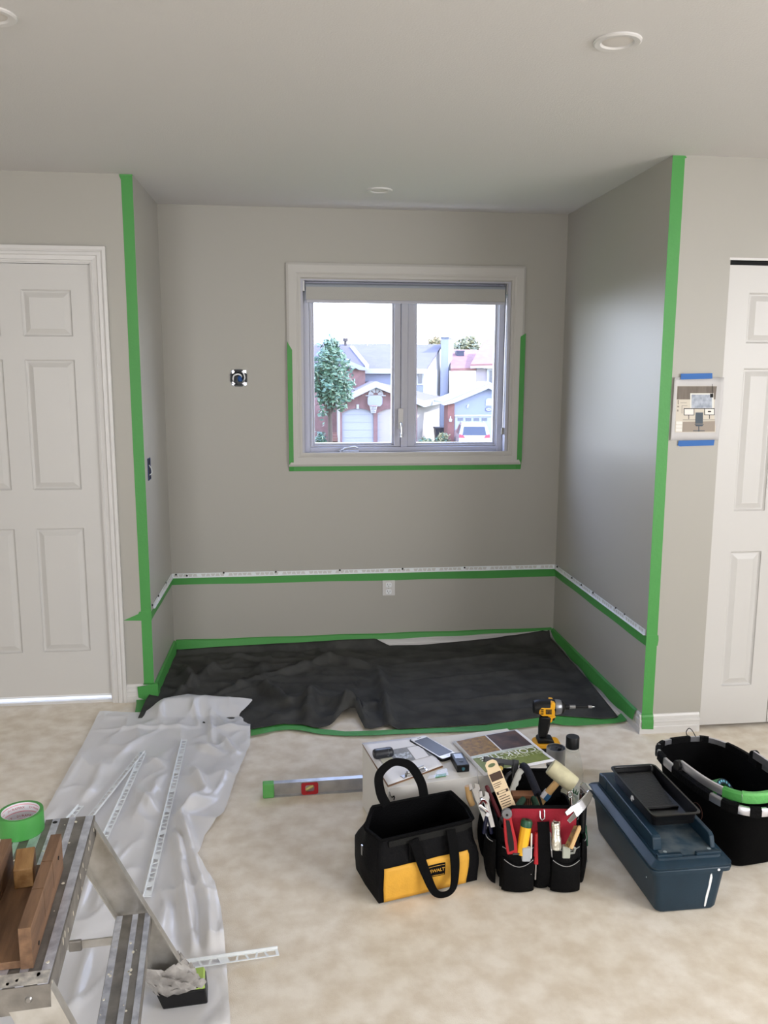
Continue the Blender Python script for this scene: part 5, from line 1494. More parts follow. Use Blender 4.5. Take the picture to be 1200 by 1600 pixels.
dr = [(.062, .122), (.066, .126), (.069, .112), (.067, .085), (.062, .050), (.058, .016), (.055, .013), (.053, .017), (.055, .05), (.060, .085)]
tilt = lambda x, z: (x, -.2402 - .010 * (z - .012) / .136 - .0012, z)
mb.loops([[tilt(x, z) for x, z in dr], [(q[0], q[1] + .0015, q[2]) for q in [tilt(x, z) for x, z in dr]]]); mb.build('paint_drip', M_WHITE, tb)
MB().cyl((.078, -.2655, .146), (.078, -.2638, .146), .004, n=10).build('paint_fleck', M_WHITE, tb)
mb = MB(); mb.cyl((-.1145, -.205, .10), (-.1165, -.205, .10), .0022, n=8); mb.build('scratch', MATS['pale_scuff'], tb)

# ---- black paint tray on the tool box
pt = thing('paint_tray', 'small black plastic roller tray resting on the blue tool box', 'paint tray', (1.797, -2.272, .2185), R(1))
M_TRAY = mat('tray_black', rgb(15, 15, 17), .28, spec=.4)
mb = MB()
def tr(x0, y0, x1, y1, z, r=.014): return [(x, y, z) for x, y in rrect(x0, y0, x1, y1, r, 4)]
out_ = [tr(-.069, -.145, .069, .150, .002), tr(-.074, -.150, .074, .155, .040), tr(-.080, -.163, .080, .168, .041, .018), tr(-.080, -.163, .080, .168, .0445, .018), tr(-.074, -.156, .074, .161, .0445, .016), tr(-.0675, -.144, .0675, .149, .0045)]
mb.loops(out_, cap0=True, cap1=True); mb.build('tray_shell', M_TRAY, pt, smooth=35)
mb = MB(); mb.hexa([(-.050, -.048, .0046), (.050, -.048, .0046), (.062, .146, .0046), (-.062, .146, .0046)], [(-.050, -.048, .0085), (.050, -.048, .0085), (.062, .146, .028), (-.062, .146, .028)]); mb.build('ramp', mat('tray_matt', rgb(20, 20, 22), .45, bump=.3, bscale=150), pt, bevel=.002)
MB().box((-.058, -.060, .0046), (.058, -.050, .0125)).build('step_edge', M_TRAY, pt, bevel=.003)
mb = MB()
dr = [(-.020, .022), (-.012, .030), (.0, .026), (.004, .014), (-.006, .008), (-.002, .018), (-.014, .016)]
mb.loops([[(-.0755 , y, z) for y, z in dr], [(-.0742, y, z) for y, z in dr]]); mb.build('paint_splash', M_WHITE, pt)

# ---- collapsible basket
bk = thing('basket', 'black fabric basket with an aluminium frame and a folded handle at the right', 'basket', (2.115, -2.135, 0), R(8))
def sup(a, b, z, n=56, e=3.2):
    res = []
    for i in range(n):
        t = 2 * math.pi * i / n
        ct, st = math.cos(t), math.sin(t)
        res.append(Vector((a * abs(ct) ** (2 / e) * (1 if ct >= 0 else -1), b * abs(st) ** (2 / e) * (1 if st >= 0 else -1), z)))
    return res
ra, rb_, rz = .155, .262, .232
mb = MB()
mb.loops([sup(.098, .185, .003, e=5), sup(.106, .195, .012, e=5), sup(.128, .225, .12, e=4), sup(ra - .006, rb_ - .006, rz - .005), sup(ra - .010, rb_ - .010, rz - .005), sup(.124, .220, .12, e=4), sup(.100, .188, .014, e=5)])
mb.build('fabric_body', mat('black_fabric', rgb(10, 10, 11), .85, spec=.05, bump=.2, bscale=250), bk, smooth=50)
ring = sup(ra, rb_, rz)
def rbar(pts, h, t, closed):
    mb = MB()
    n = len(pts)
    L = []
    for i in range(n):
        a = pts[(i - 1) % n] if closed or i else pts[i]; b = pts[(i + 1) % n] if closed or i < n - 1 else pts[i]
        tg = (b - a).normalized(); nn = Vector((tg.y, -tg.x, 0)).normalized()
        z = Vector((0, 0, h / 2))
        L.append([pts[i] - z - nn * t / 2, pts[i] - z + nn * t / 2, pts[i] + z * .6 + nn * t / 2, pts[i] + z + nn * t * .2, pts[i] + z - nn * t / 2])
    if closed: L.append(L[0])
    mb.loops(L, cap0=not closed, cap1=not closed)
    return mb
M_AL2 = mat('satin_aluminium', rgb(206, 206, 212), .3, .85)
rbar(ring, .026, .012, True).build('frame_ring', M_AL2, bk, weld=True, smooth=35)
for i0, i1 in ((0, 5), (9, 11), (13, 15), (17, 19), (20, 22), (23, 25), (27, 31), (33, 36), (38, 40), (41, 42), (45, 47), (50, 53)):
    pts = [ring[i % 56] for i in range(i0, i1 + 1)]
    rbar(pts, .031, .018, False).build('sleeve', M_NYLON, bk, smooth=35)
# handle: U folded down to the front, pivots at mid sides
hp = [(-.150, .045, rz + .022)]
hl = []
for t in [i / 40 for i in range(41)]:
    a = math.pi * (1 + t)
    ct, st = math.cos(a), math.sin(a)
    hl.append(Vector((.146 * abs(ct) ** (2 / 3.2) * (1 if ct >= 0 else -1), .04 + .262 * abs(st) ** (2 / 3.0) * (-1), rz + .030 - .004 * abs(st))))
rbar(hl, .026, .010, False).build('handle', M_AL2, bk, smooth=35)
rbar([p + Vector((0, 0, 0)) for p in hl[20:31]], .030, .014, False).build('grip', mat('black_foam', rgb(34, 34, 36), .8, bump=.3, bscale=120), bk, smooth=35)
g_ = rbar([p for p in hl[9:15]], .0315, .0155, False).build('handle_tape', M_TAPE, bk, smooth=35); g_['label'] = 'green tape wrapped round the handle'
mb = rbar([p + Vector((0, 0, .001)) for p in hl[14:21]], .033, .018, False)
g_ = mb.build('handle_tape', M_TAPE2, bk, smooth=20); g_['label'] = 'pale crumpled green tape patch on the handle'
mb = MB(); p = hl[20]; mb.loops([[p + Vector((0, -.008, -.012)), p + Vector((0, .008, -.010)), p + Vector((0, .008, .014)), p + Vector((0, -.008, .016))], [p + Vector((.022, -.006, -.008)), p + Vector((.020, .004, -.006)), p + Vector((.018, .004, .006)), p + Vector((.024, -.006, .008))]]); mb.build('tape_tail', M_TAPE2, bk)
for s in (-1, 1):
    mb = MB(); mb.box((s * .152 - .008, .022, rz - .02), (s * .152 + .008, .066, rz + .018)); mb.cyl((s * .152 - .010, .044, rz + .024), (s * .152 + .010, .044, rz + .024), .018, n=18); mb.build('pivot', M_BLACK, bk, bevel=.002)
MB().tube(bez((.03, .255, rz + .012), (.025, .262, rz + .03), (.035, .262, rz + .045), (.05, .262, rz + .035), (.062, .255, rz + .012)), .0016, 6).build('loop_wire', M_DARK, bk, smooth=60)
mb = MB(); q = Vector((-.152, -.075, .150)); mb.tube([q + Vector((-.003, .028 * math.cos(R(20 * i)), .028 * math.sin(R(20 * i)))) for i in range(18)], .0012, 6, closed=True); mb.build('stitched_ring', mat('rust_thread', rgb(84, 50, 40), .8), bk)
# ---- items in the basket
p = Vector((2.06, -2.20, 0))
rl = thing('tape_roll', 'green tape roll with a dark printed core side leaning inside the basket', 'tape roll', (2.090, -2.170, .165), group=None)
T = Matrix.Rotation(R(38), 4, 'Z') @ Matrix.Rotation(R(58), 4, 'X')
mb = MB(); mb.lathe([(.038, -.018), (.056, -.018), (.056, .018), (.038, .018), (.038, -.018)], 32, T=T, cap0=False, cap1=False); mb.build('tape', M_TAPE, rl, weld=True, smooth=30)
mb = MB(); mb.lathe([(.038, .0182), (.0555, .0182), (.0555, .0192), (.038, .0192), (.038, .0182)], 32, T=T, cap0=False, cap1=False); lb = mb.build('label_disc', mat('navy_label', rgb(26, 40, 56), .4), rl, weld=True)
mb = MB()
for k in range(7):
    a0, a1 = R(20 + 18 * k), R(31 + 18 * k)
    mb.loops([[T @ Vector((r * math.cos(a), r * math.sin(a), z)) for r, a in ((.043, a0), (.051, a0), (.051, a1), (.043, a1))] for z in (.0192, .0197)])
mb.build('label_marks', mat('label_cyan', rgb(120, 190, 210), .5), lb)['kind'] = 'stuff'
mb = MB(); mb.loops([[T @ Vector((r * math.cos(R(a)), r * math.sin(R(a)), z)) for r, a in ((.042, 190), (.054, 186), (.054, 214), (.042, 210))] for z in (.0192, .0197)]); mb.build('label_corner', mat('label_yellow', rgb(220, 206, 60), .5), lb)

# ---- impact driver
idr = thing('impact_driver', 'yellow and black cordless impact driver standing on its battery behind the box', 'impact driver', (1.720, -1.425, 0), R(-6))
M_IY = mat('driver_yellow', rgb(244, 176, 30), .4); M_IB = mat('driver_black', rgb(15, 15, 16), .5, spec=.35)
AX = Matrix(((1, 0, 0, 0), (0, 0, -1, 0), (0, 1, 0, 0), (0, 0, 0, 1)))   # outline (x,z) extruded along -y
def side(pts, w, m, name, bev=.003, parent=idr, dx=0.0):
    mb = MB(); mb.prism(pts, w, T=Matrix.Translation((dx, w / 2, 0)) @ AX); return mb.build(name, m, parent, bevel=bev, smooth=35)
side([(-.058, 0), (.050, 0), (.052, .028), (-.060, .028)], .078, M_IB, 'battery', .006)
side([(-.058, .027), (.054, .027), (.054, .038), (.040, .046), (-.050, .046), (-.060, .038)], .080, M_IY, 'battery_collar', .004)
side([(-.046, .044), (.026, .044), (.018, .062), (-.020, .068), (-.044, .062)], .062, M_IB, 'foot', .006)
side([(-.040, .060), (-.008, .060), (.004, .100), (.012, .160), (-.036, .162), (-.040, .110)], .036, M_IB, 'grip', .010)
side([(-.002, .166), (.022, .168), (.030, .156), (.016, .150), (.014, .134), (.002, .132), (-.006, .150)], .030, M_IY, 'trigger_guard', .003)
side([(.015, .136), (.026, .142), (.026, .156), (.012, .158)], .020, M_IB, 'trigger', .003)
hz_ = .197
mb = MB(); mb.lathe([(.016, -.066), (.026, -.064), (.031, -.050), (.032, -.040)], 28, T=Matrix.Translation((0, 0, hz_)) @ Matrix.Rotation(R(90), 4, 'Y')); mb.build('rear_cap', M_IB, idr, smooth=40)
mb = MB(); mb.lathe([(.031, -.0405), (.0325, -.02), (.0325, .018), (.0315, .024)], 28, T=Matrix.Translation((0, 0, hz_)) @ Matrix.Rotation(R(90), 4, 'Y')); mb.build('motor_shell', M_IB, idr, smooth=40)
side([(-.046, .178), (-.030, .168), (.018, .168), (.021, .176), (.021, .226), (.004, .229), (.000, .206), (-.036, .206), (-.046, .196)], .0655, M_IY, 'yellow_shell', .004)
for k in range(3): MB().box((-.040 + 0, -.0345, .178 + .009 * k), (-.028, -.0325, .182 + .009 * k)).build('vent', M_IB, idr)
MB().box((-.018, -.0345, .178), (.006, -.0325, .199)).build('badge', mat('badge_dark', rgb(120, 88, 30), .5, color2=rgb(40, 34, 26), mscale=90), idr)
mb = MB(); mb.lathe([(.0318, .0245), (.0322, .034), (.030, .046), (.027, .052)], 28, T=Matrix.Translation((0, 0, hz_)) @ Matrix.Rotation(R(90), 4, 'Y')); mb.build('gear_case', mat('gear_grey', rgb(150, 152, 156), .35, .8), idr, smooth=40)
mb = MB(); mb.lathe([(.0285, .0525), (.028, .060), (.016, .068), (.0125, .070), (.0125, .085), (.010, .087)], 24, T=Matrix.Translation((0, 0, hz_)) @ Matrix.Rotation(R(90), 4, 'Y')); mb.build('nose', M_IB, idr, smooth=40)
mb = MB(); mb.cyl((.086, 0, hz_), (.112, 0, hz_), .0075, n=16); mb.build('chuck_collar', M_STEEL, idr, smooth=40)
mb = MB(); mb.cyl((.112, 0, hz_), (.166, 0, hz_), .0068, n=12); mb.build('bit_sleeve', M_IB, idr, smooth=40)
mb = MB(); mb.cyl((.166, 0, hz_), (.182, 0, hz_), .0062, n=12); mb.cyl((.182, 0, hz_), (.194, 0, hz_), .0035, .0015, 8); mb.build('bit', M_STEEL, idr, smooth=40)

# ---- stainless tumbler
tm = thing('tumbler', 'stainless steel tumbler with dark lid standing behind the brochure corner', 'tumbler', (1.652, -1.735, 0))
mb = MB(); mb.lathe([(.028, 0), (.030, .003), (.0345, .09), (.0365, .160), (.0365, .163), (.034, .163), (.034, .150)], 40, cap1=False); mb.build('cup', M_STEEL, tm, smooth=35)
mb = MB(); mb.lathe([(.0338, .150), (.0335, .158), (.029, .160), (.022, .154), (.001, .153)], 36); mb.build('lid', mat('smoky_lid', rgb(36, 42, 54), .12, coat=.5), tm, smooth=35)
mb = MB(); mb.lathe([(.0300, .002), (.0350, .095), (.0353, .099), (.0345, .0995)], 40); mb.build('sleeve', M_BLACK, tm, smooth=35)
MB().box((.006, -.006, .154), (.020, .006, .162)).build('sip_slider', M_BLACK, tm, bevel=.002)

# ---- glass bottle
bt = thing('water_bottle', 'clear bottle with black cap standing behind the tool caddy', 'bottle', (1.625, -1.985, 0))
M_BG = glassy('bottle_glass', (.965, .98, .97, 1), .04, 1.22)
mb = MB(); mb.lathe([(.037, .028), (.041, .036), (.042, .12), (.0415, .185), (.038, .215), (.029, .255), (.0205, .276), (.0195, .286)], 36, cap0=True, cap1=False); mb.build('glass', M_BG, bt, smooth=40)
mb = MB(); mb.lathe([(.040, 0), (.043, .003), (.043, .030), (.0405, .034), (.038, .033)], 36); mb.build('base_boot', M_BLACK, bt, smooth=35)
mb = MB(); mb.lathe([(.0215, .279), (.0235, .281), (.0235, .318), (.022, .321), (.001, .321)], 30); mb.build('cap', M_BLACK, bt, smooth=35)
MB().tube([(.0225 * math.cos(R(15 * i)), .0225 * math.sin(R(15 * i)), .272) for i in range(24)], .0018, 6, closed=True).build('neck_ring', M_BG, bt)
mb = MB(); mb.lathe([(.0395, .045), (.0402, .118), (.001, .1185)], 30); mb.build('water', glassy('water', (.92, .95, .93, 1), .02, 1.33), bt, smooth=40)

# ---- small ring with a green sprig, clear clamshell
sr = thing('sprig_ring', 'small white ring with a green leafy tip between tumbler and bottle', 'ring', (1.672, -1.868, 0))
mb = MB(); mb.tube([(.019 * math.cos(R(20 * i)), -.004, .020 + .019 * math.sin(R(20 * i))) for i in range(18)], .0055, 8, closed=True); mb.build('ring', M_WHITE, sr, smooth=60)
for k, (dx, dz) in enumerate(((.008, .062), (.018, .056), (.026, .048))):
    mb = MB(); mb.hexa([(0.008 * k, .0, .036), (.012 + .006 * k, -.002, .034), (.006 + .007 * k, .004, .034)], [(dx - .001, .0, dz), (dx + .001, 0, dz), (dx, .002, dz + .001)]); mb.build('leaf', mat('sprig_green', rgb(52, 112, 62), .5) if 'sprig_green' not in MATS else MATS['sprig_green'], sr)
cs = thing('clear_lid', 'clear plastic packaging shell lying on the carpet between bottle and basket', 'packaging', (1.835, -1.735, 0), R(-10))
mb = MB()
mb.loops([rr(-.062, -.075, .062, .075, .002, .02), rr(-.055, -.068, .055, .068, .028, .018), rr(-.050, -.063, .050, .063, .030, .015)], cap0=False); mb.build('shell', glassy('thin_clear', (.97, .97, .96, 1), .12, 1.28), cs, smooth=35)

# ================================================================ TOOL CADDY AND ITS TOOLS
TO = Vector((1.275, -2.334, 0)); TU = Vector((.9927, -.1205, 0)); TV = Vector((.1205, .9927, 0)); TROT = math.atan2(TU.y, TU.x)
td = thing('tool_caddy', 'open black and red tool caddy full of hand tools beside the yellow bag', 'tool caddy', tuple(TO), TROT)
M_CAD = mat('caddy_black', rgb(15, 15, 16), .75, spec=.08, bump=.25, bscale=220)
M_REDF = mat('red_fabric', rgb(150, 16, 40), .75, bump=.2, bscale=250)
CW, CD = .252, .250
mb = MB()
def cr(x0, y0, x1, y1, z, r=.03): return [(x, y, z) for x, y in rrect(x0, y0, x1, y1, r, 4)]
mb.loops([cr(.012, .008, CW - .010, CD - .004, .003), cr(.0, .0, CW, CD, .02), cr(-.004, .0, CW + .004, CD, .10), cr(-.002, .004, CW + .004, CD, .185), cr(.004, .010, CW - .002, CD - .006, .185), cr(.006, .012, CW - .006, CD - .008, .03)])
mb.build('body', M_CAD, td, smooth=50)
def panel(name, v, lean, m, z1=.262, u0=.022, u1=.236):
    T = Matrix.Translation((0, v, 0)) @ Matrix.Rotation(R(90 + lean), 4, 'X')
    mb = MB(); mb.prism(rrect(u0, .10, u1, z1, .022, 5), .006, T=T); o = mb.build(name, m, td)
    pts = [T @ Vector((x, y, .003)) for x, y in rrect(u0, .10, u1, z1, .022, 5)]
    top = [p for p in pts if p.z > .14]
    k = max(range(len(top)), key=lambda i: (top[(i + 1) % len(top)] - top[i]).length)
    top = top[k + 1:] + top[:k + 1]
    MB().tube(top, .0055, 8).build('binding', M_WEB, o, smooth=60)
    return o
panel('front_panel', -.0005, -2, M_REDF)
panel('back_panel', CD - .004, 2, M_CAD, .272)
M_STITCH = mat('white_stitch', rgb(190, 190, 190), .7)
def pocket(name, F0, F1, ztop, bulge, sag, nrm, z0=.006):
    """bellows pocket between two points on the caddy wall; nrm points outwards"""
    F0 = Vector(F0); F1 = Vector(F1); nrm = Vector(nrm)
    def f(i, j):
        zt = ztop - sag * math.sin(math.pi * i)
        p = lerp(F0, F1, i)
        b = bulge * math.sin(math.pi * i) ** .6 * (.35 + .65 * math.sin(math.pi * (.12 + .75 * j)) ** .7) + .006
        return p + nrm * b + Vector((0, 0, z0 + (zt - z0) * j))
    mb = MB(); mb.grid(16, 8, f); o = mb.build(name, M_CAD, td, smooth=60, solid=.003)
    L = [f(i / 28, .955) + nrm * .0042 for i in range(1, 28)]
    st = MB()
    for a, b in zip(L[::1], L[1::1]):
        st.tube([lerp(a, b, .1), lerp(a, b, .8)], .0011, 4)
    so = st.build('stitching', M_STITCH, o); so['kind'] = 'stuff'
    return o
pocket('pocket', (.004, -.002, 0), (.108, -.004, 0), .150, .026, .008, (0, -1, 0))
pocket('pocket', (.008, -.020, 0), (.104, -.022, 0), .118, .018, .022, (0, -1, 0))
pocket('pocket', (.112, -.004, 0), (.150, -.004, 0), .110, .012, .003, (0, -1, 0))
pocket('pocket', (.154, -.004, 0), (.248, -.002, 0), .152, .026, .008, (0, -1, 0))
pocket('pocket', (.158, -.022, 0), (.246, -.020, 0), .116, .018, .018, (0, -1, 0))
pocket('pocket', (-.002, .11, 0), (-.002, .005, 0), .152, .030, .006, (-1, 0, 0))
pocket('pocket', (-.002, .235, 0), (-.002, .125, 0), .160, .036, .006, (-1, 0, 0))
pocket('pocket', (CW, .010, 0), (CW, .11, 0), .152, .026, .006, (1, 0, 0))
pocket('pocket', (CW, .125, 0), (CW, .235, 0), .155, .028, .006, (1, 0, 0))
# padded carrying handle over the top, clipped to the front by a strap
hA, hB = Vector((.108, .238, .258)), Vector((.132, .006, .250))
pth = bez(tuple(hA), (.106, .225, .288), (.110, .17, .302), (.118, .10, .292), (.126, .05, .275), (.131, .012, .258))
MB().tube(pth, .0045, 8).build('handle_strap', M_WEB, td, smooth=60)
MB().tube(pth[4:-7], .0125, 14).build('padded_grip', mat('navy_foam', rgb(16, 18, 30), .75, spec=.3, bump=.3, bscale=200), td, smooth=60)
mb = MB(); mb.tube([(.128, .008, .262), (.123, .004, .250), (.123, -.006, .232), (.128, -.010, .226), (.136, -.008, .232), (.137, .002, .250), (.133, .008, .262)], .0026, 7, closed=True); mb.build('snap_hook', M_CHROME, td, smooth=60)
mb = MB(); mb.tube([(.116, -.014, .222), (.116, -.016, .206), (.146, -.016, .206), (.146, -.014, .222)], .0026, 7, closed=True); mb.build('buckle', M_CHROME, td, smooth=60)
MB().strap(bez((.131, -.014, .224), (.132, -.026, .19), (.134, -.032, .12), (.136, -.030, .06), (.137, -.018, .015)), (1, 0, 0), .036, .004).build('front_strap', M_WEB, td, smooth=50)

def tool(name, label, cat, base, x, y, group=None):
    """a tool with its own frame: origin base, long axis y, width x (world vectors)"""
    base = Vector(base)
    t = thing(name, label, cat, tuple(base), 0, group)
    return t, frame_of(base, x, y)
yC = lambda v_, u_: TO + TU * u_ + TV * v_
def seen(u, v, Y): return at(u, v, 1, Y)
def along(p, q):
    """frame origin p, y axis towards q, facing the viewer"""
    y = (q - p).normalized(); view = (CAM - p).normalized()
    x = y.cross(view).normalized(); z = x.cross(y)
    return Matrix(((x.x, y.x, z.x, p.x), (x.y, y.y, z.y, p.y), (x.z, y.z, z.z, p.z), (0, 0, 0, 1))), (q - p).length

# folding saw card
p0, p1 = seen(796, 1263, -2.295), seen(765, 1188, -2.235)
T, l = along(p0, p1); w = .044
sc_ = thing('blade_card', 'beige cardboard blade sleeve with a hang hole sticking out of the tool caddy', 'packaging', tuple(p0))
M_KR = mat('kraft_card', rgb(226, 204, 168), .75)
hole = [(.012 * math.cos(a), l - .016 + .006 * math.sin(a)) for a in [2 * math.pi * i / 16 for i in range(16)]]
outer = [(-w / 2, -.05), (w / 2, -.05), (w / 2, l - .034), (w / 2 - .002, l - .030), (w / 2 - .002, l - .012), (w / 2 - .012, l), (-w / 2 + .012, l), (-w / 2 + .002, l - .012), (-w / 2 + .002, l - .030), (-w / 2, l - .034)]
mb = MB()
# card body below, headers around the hole
mb.prism([(-w / 2, -.05), (w / 2, -.05), (w / 2, l - .034), (w / 2 - .002, l - .028), (-w / 2 + .002, l - .028), (-w / 2, l - .034)], .008, T=T @ Matrix.Translation((0, 0, -.006)))
rng = sampled([(x, y) for x, y in [(w / 2 - .002, l - .028), (w / 2 - .002, l - .010), (w / 2 - .012, l), (-w / 2 + .012, l), (-w / 2 + .002, l - .010), (-w / 2 + .002, l - .028)]], 32)
hh = []
for p in rng:
    a = math.atan2((p.y - (l - .016)), p.x); hh.append(Vector((.012 * math.cos(a), l - .016 + .0058 * math.sin(a), 0)))
mb.loops([[T @ Vector((p.x, p.y, .0)) for p in rng], [T @ Vector((p.x, p.y, .0015)) for p in rng], [T @ Vector((p.x, p.y, .0015)) for p in hh], [T @ Vector((p.x, p.y, 0)) for p in hh], [T @ Vector((p.x, p.y, .0)) for p in rng]], cap0=False, cap1=False)
card = mb.build('card', M_KR, sc_, world=True)
M_INK = mat('ink_brown', rgb(70, 50, 40), .7)
MB().box((-.019, l - .064, .002), (.019, l - .040, .0026), T=T).build('title_block', M_INK, card, world=True)
mb = MB()
r_ = random.Random(2)
for k in range(3): mb.box((-.019, l - .071 - .006 * k, .002), (-.019 + r_.uniform(.018, .026), l - .073 - .006 * k, .0025), T=T)
for k in range(9): mb.box((-.018, l - .112 - .0075 * k, .002), (-.018 + r_.uniform(.024, .036), l - .1142 - .0075 * k, .0025), T=T)
mb.build('small_print', M_INK, card, world=True)['kind'] = 'stuff'
MB().box((-.019, l - .106, .002), (.019, l - .0975, .0025), T=T).build('rule_bar', M_INK, card, world=True)
MB().box((-.013, l - .1045, .0024), (.011, l - .099, .0028), T=T).build('rule_gap', M_KR, card, world=True)

# bar clamp behind
p0, p1 = seen(756, 1186, -2.11), seen(806, 1193, -2.11)
T, l = along(p0, p1)
bc = thing('bar_clamp', 'dark grey bar clamp lying across the back of the tool caddy', 'clamp', tuple(p0))
M_GUN = mat('gunmetal', rgb(52, 54, 58), .5, .3)
mb = MB(); mb.box((-.009, 0, -.006), (.009, l, .006), T=T); mb.build('bar', M_GUN, bc, world=True, bevel=.0015)
mb = MB(); mb.box((-.012, l - .012, -.01), (.06, l + .008, .01), T=T); mb.build('jaw', M_GUN, bc, world=True, bevel=.003)
mb = MB(); mb.box((.006, l * .46, -.008), (.032, l * .62, .008), T=T); mb.build('sliding_jaw', M_BLACK, bc, world=True, bevel=.003)
mb = MB(); mb.tube([T @ Vector(q) for q in bez((.03, l * .9, 0), (.045, l * .75, .0), (.075, l * .66, 0), (.11, l * .60, 0))], .007, 8); mb.build('handle', M_GUN, bc, world=True, smooth=60)
mb = MB(); mb.cyl(T @ Vector((.022, l * .50, .008)), T @ Vector((.022, l * .50, .016)), .008, n=14); mb.build('brass_screw', mat('brass', rgb(170, 146, 80), .35, .9), bc, world=True)
mb = MB(); mb.tube([T @ Vector(q) for q in bez((-.004, l + .008, 0), (.004, l + .028, 0), (.022, l + .034, 0), (.036, l + .028, 0))], .0018, 6); mb.build('wire_loop', M_DARK, bc, world=True, smooth=60)

# white finger-grip handle
p0, p1 = seen(800, 1238, -2.15), seen(813, 1201, -2.13)
T, l = along(p0, p1)
sw = thing('hand_saw', 'small saw with a scalloped white grip standing at the back of the caddy', 'saw', tuple(p0))
P = [(-.012, -.004), (.004, -.004), (.009, .010), (.006, .020), (.012, .030), (.008, .042), (.013, .052), (.010, .064), (.016, l - .004), (.008, l + .004), (-.006, l), (-.010, l - .02)]
mb = MB(); mb.prism(P, .016, T=T); mb.build('grip', mat('bone_plastic', rgb(206, 208, 202), .45), sw, world=True, bevel=.004, smooth=40)
mb = MB(); mb.box((-.009, -.15, .006), (.003, -.003, .008), T=T); mb.build('blade', M_STEEL, sw, world=True)
# wooden tapping block with a grooved face
q = yC(.165, .10)
wb = thing('wooden_block', 'reddish brown wooden block with a grooved face inside the caddy', 'wooden block', (q.x, q.y, .085), TROT)
M_WOODR = mat('red_brown_wood', rgb(150, 104, 74), .6, color2=rgb(122, 80, 56), mscale=14, stretch=(1, 1, 8))
mb = MB(); mb.box((-.040, -.016, 0), (.048, .018, .140)); mb.build('block', M_WOODR, wb, bevel=.003)
for k in range(12): MB().box((-.036 + .0068 * k, -.0172, .02), (-.0332 + .0068 * k, -.0158, .128)).build('groove', mat('groove_dark', rgb(44, 22, 20), .8) if 'groove_dark' not in MATS else MATS['groove_dark'], wb)
# gloves
for k, (a, b) in enumerate((((812, 1256, -2.24), (818, 1248, -2.22)), ((838, 1258, -2.24), (833, 1246, -2.22)))):
    p0, p1 = seen(*a), seen(*b)
    g = thing('work_glove', ('dark green glove fingertip showing left of the caddy handle' if k == 0 else 'dark green glove fingertip showing just under the padded caddy handle'), 'glove', tuple(p0))
    d_ = (p1 - p0).normalized()
    MB().tube([p0 - d_ * .05, p0, lerp(p0, p1, .5), p1, p1 + d_ * .004], [.010, .0105, .0105, .009, .004], 12).build('finger', mat('glove_green', rgb(36, 70, 52), .8, bump=.3, bscale=200) if 'glove_green' not in MATS else MATS['glove_green'], g, world=True, smooth=70)

# mallet with cream head, wooden handle
mA, mB_ = seen(860.5, 1197.5, -2.20), seen(897, 1227, -2.235)
ax = (mB_ - mA).normalized()
ml = thing('mallet', 'cream headed mallet with a wooden handle resting on the right of the caddy', 'mallet', tuple((mA + mB_) / 2))
mb = MB(); mb.lathe([(.0255, -.001), (.0275, .003), (.0285, .02), (.0285, (mB_ - mA).length - .02), (.0275, (mB_ - mA).length - .003), (.0255, (mB_ - mA).length)], 30, T=frame_of(mA, ax.orthogonal(), ax.cross(ax.orthogonal())))
mb.build('head', mat('cream_rubber', rgb(206, 200, 166), .6, color2=rgb(190, 184, 152), mscale=35, bump=.1), ml, world=True, smooth=35)
mm = (mA + mB_) / 2; hd = (seen(851, 1250, -2.20) - mm).normalized()
T = frame_of(mm, ax, hd)
mb = MB(); mb.loops([[T @ Vector((x * s, y, z * s)) for x, z in rrect(-.012, -.009, .012, .009, .006, 3)] for y, s in ((0.0, .9), (.05, .95), (.11, 1.05), (.19, 1.15))]); mb.build('handle', mat('ash_wood', rgb(222, 184, 128), .5, color2=rgb(206, 164, 106), mscale=10, stretch=(6, 1, 1)), ml, world=True, smooth=40)
for nm, x0, x1, m_ in (('label_white', -.0132, -.001, M_PAPER), ('label_blue', -.001, .0132, mat('label_blue', rgb(58, 112, 160), .5))):
    mb = MB(); mb.loops([[T @ Vector((x, y, z)) for x, z in ((x0, -.0118), (x1, -.0118), (x1, .0118), (x0, .0118))] for y in (.076, .100)]); mb.build(nm, m_, ml, world=True)

# chrome claw hammer
hb = thing('claw_hammer', 'chrome claw hammer with its split claw hanging over the caddy front right corner', 'hammer', tuple(seen(912, 1262, -2.31)))
pa = [seen(922, 1238, -2.315), seen(918, 1247, -2.34), seen(910, 1257, -2.365), seen(901, 1265, -2.380), seen(896, 1268.5, -2.386)]
wdh = (seen(906, 1274, -2.385) - seen(896, 1258, -2.375)).normalized()
mb = MB(); mb.strap(smooth_path(pa, 4), wdh, [.022 + .016 * i / 16 for i in range(17)], .008); mb.build('claw', M_CHROME, hb, world=True, bevel=.002, smooth=40)
for s, e in ((-1, (884, 1272)), (1, (888, 1284))):
    o0 = pa[-1] + wdh * (s * .0095); e0 = seen(e[0], e[1], -2.397)
    mb = MB(); mb.strap([o0 - (e0 - o0).normalized() * .006, lerp(o0, e0, .5), e0], wdh, [.0165, .0145, .012], .005); mb.build('claw_prong', M_CHROME, hb, world=True, bevel=.001)
mb = MB(); mb.tube([seen(921, 1240, -2.318), seen(913, 1230, -2.285)], [.014, .016], 14); mb.build('head', M_CHROME, hb, world=True, smooth=40)
mb = MB(); mb.tube([seen(914, 1240, -2.285), seen(911, 1270, -2.29), seen(909, 1300, -2.295)], [.010, .011, .012], 12); mb.build('handle', M_BLACK, hb, world=True, smooth=40)
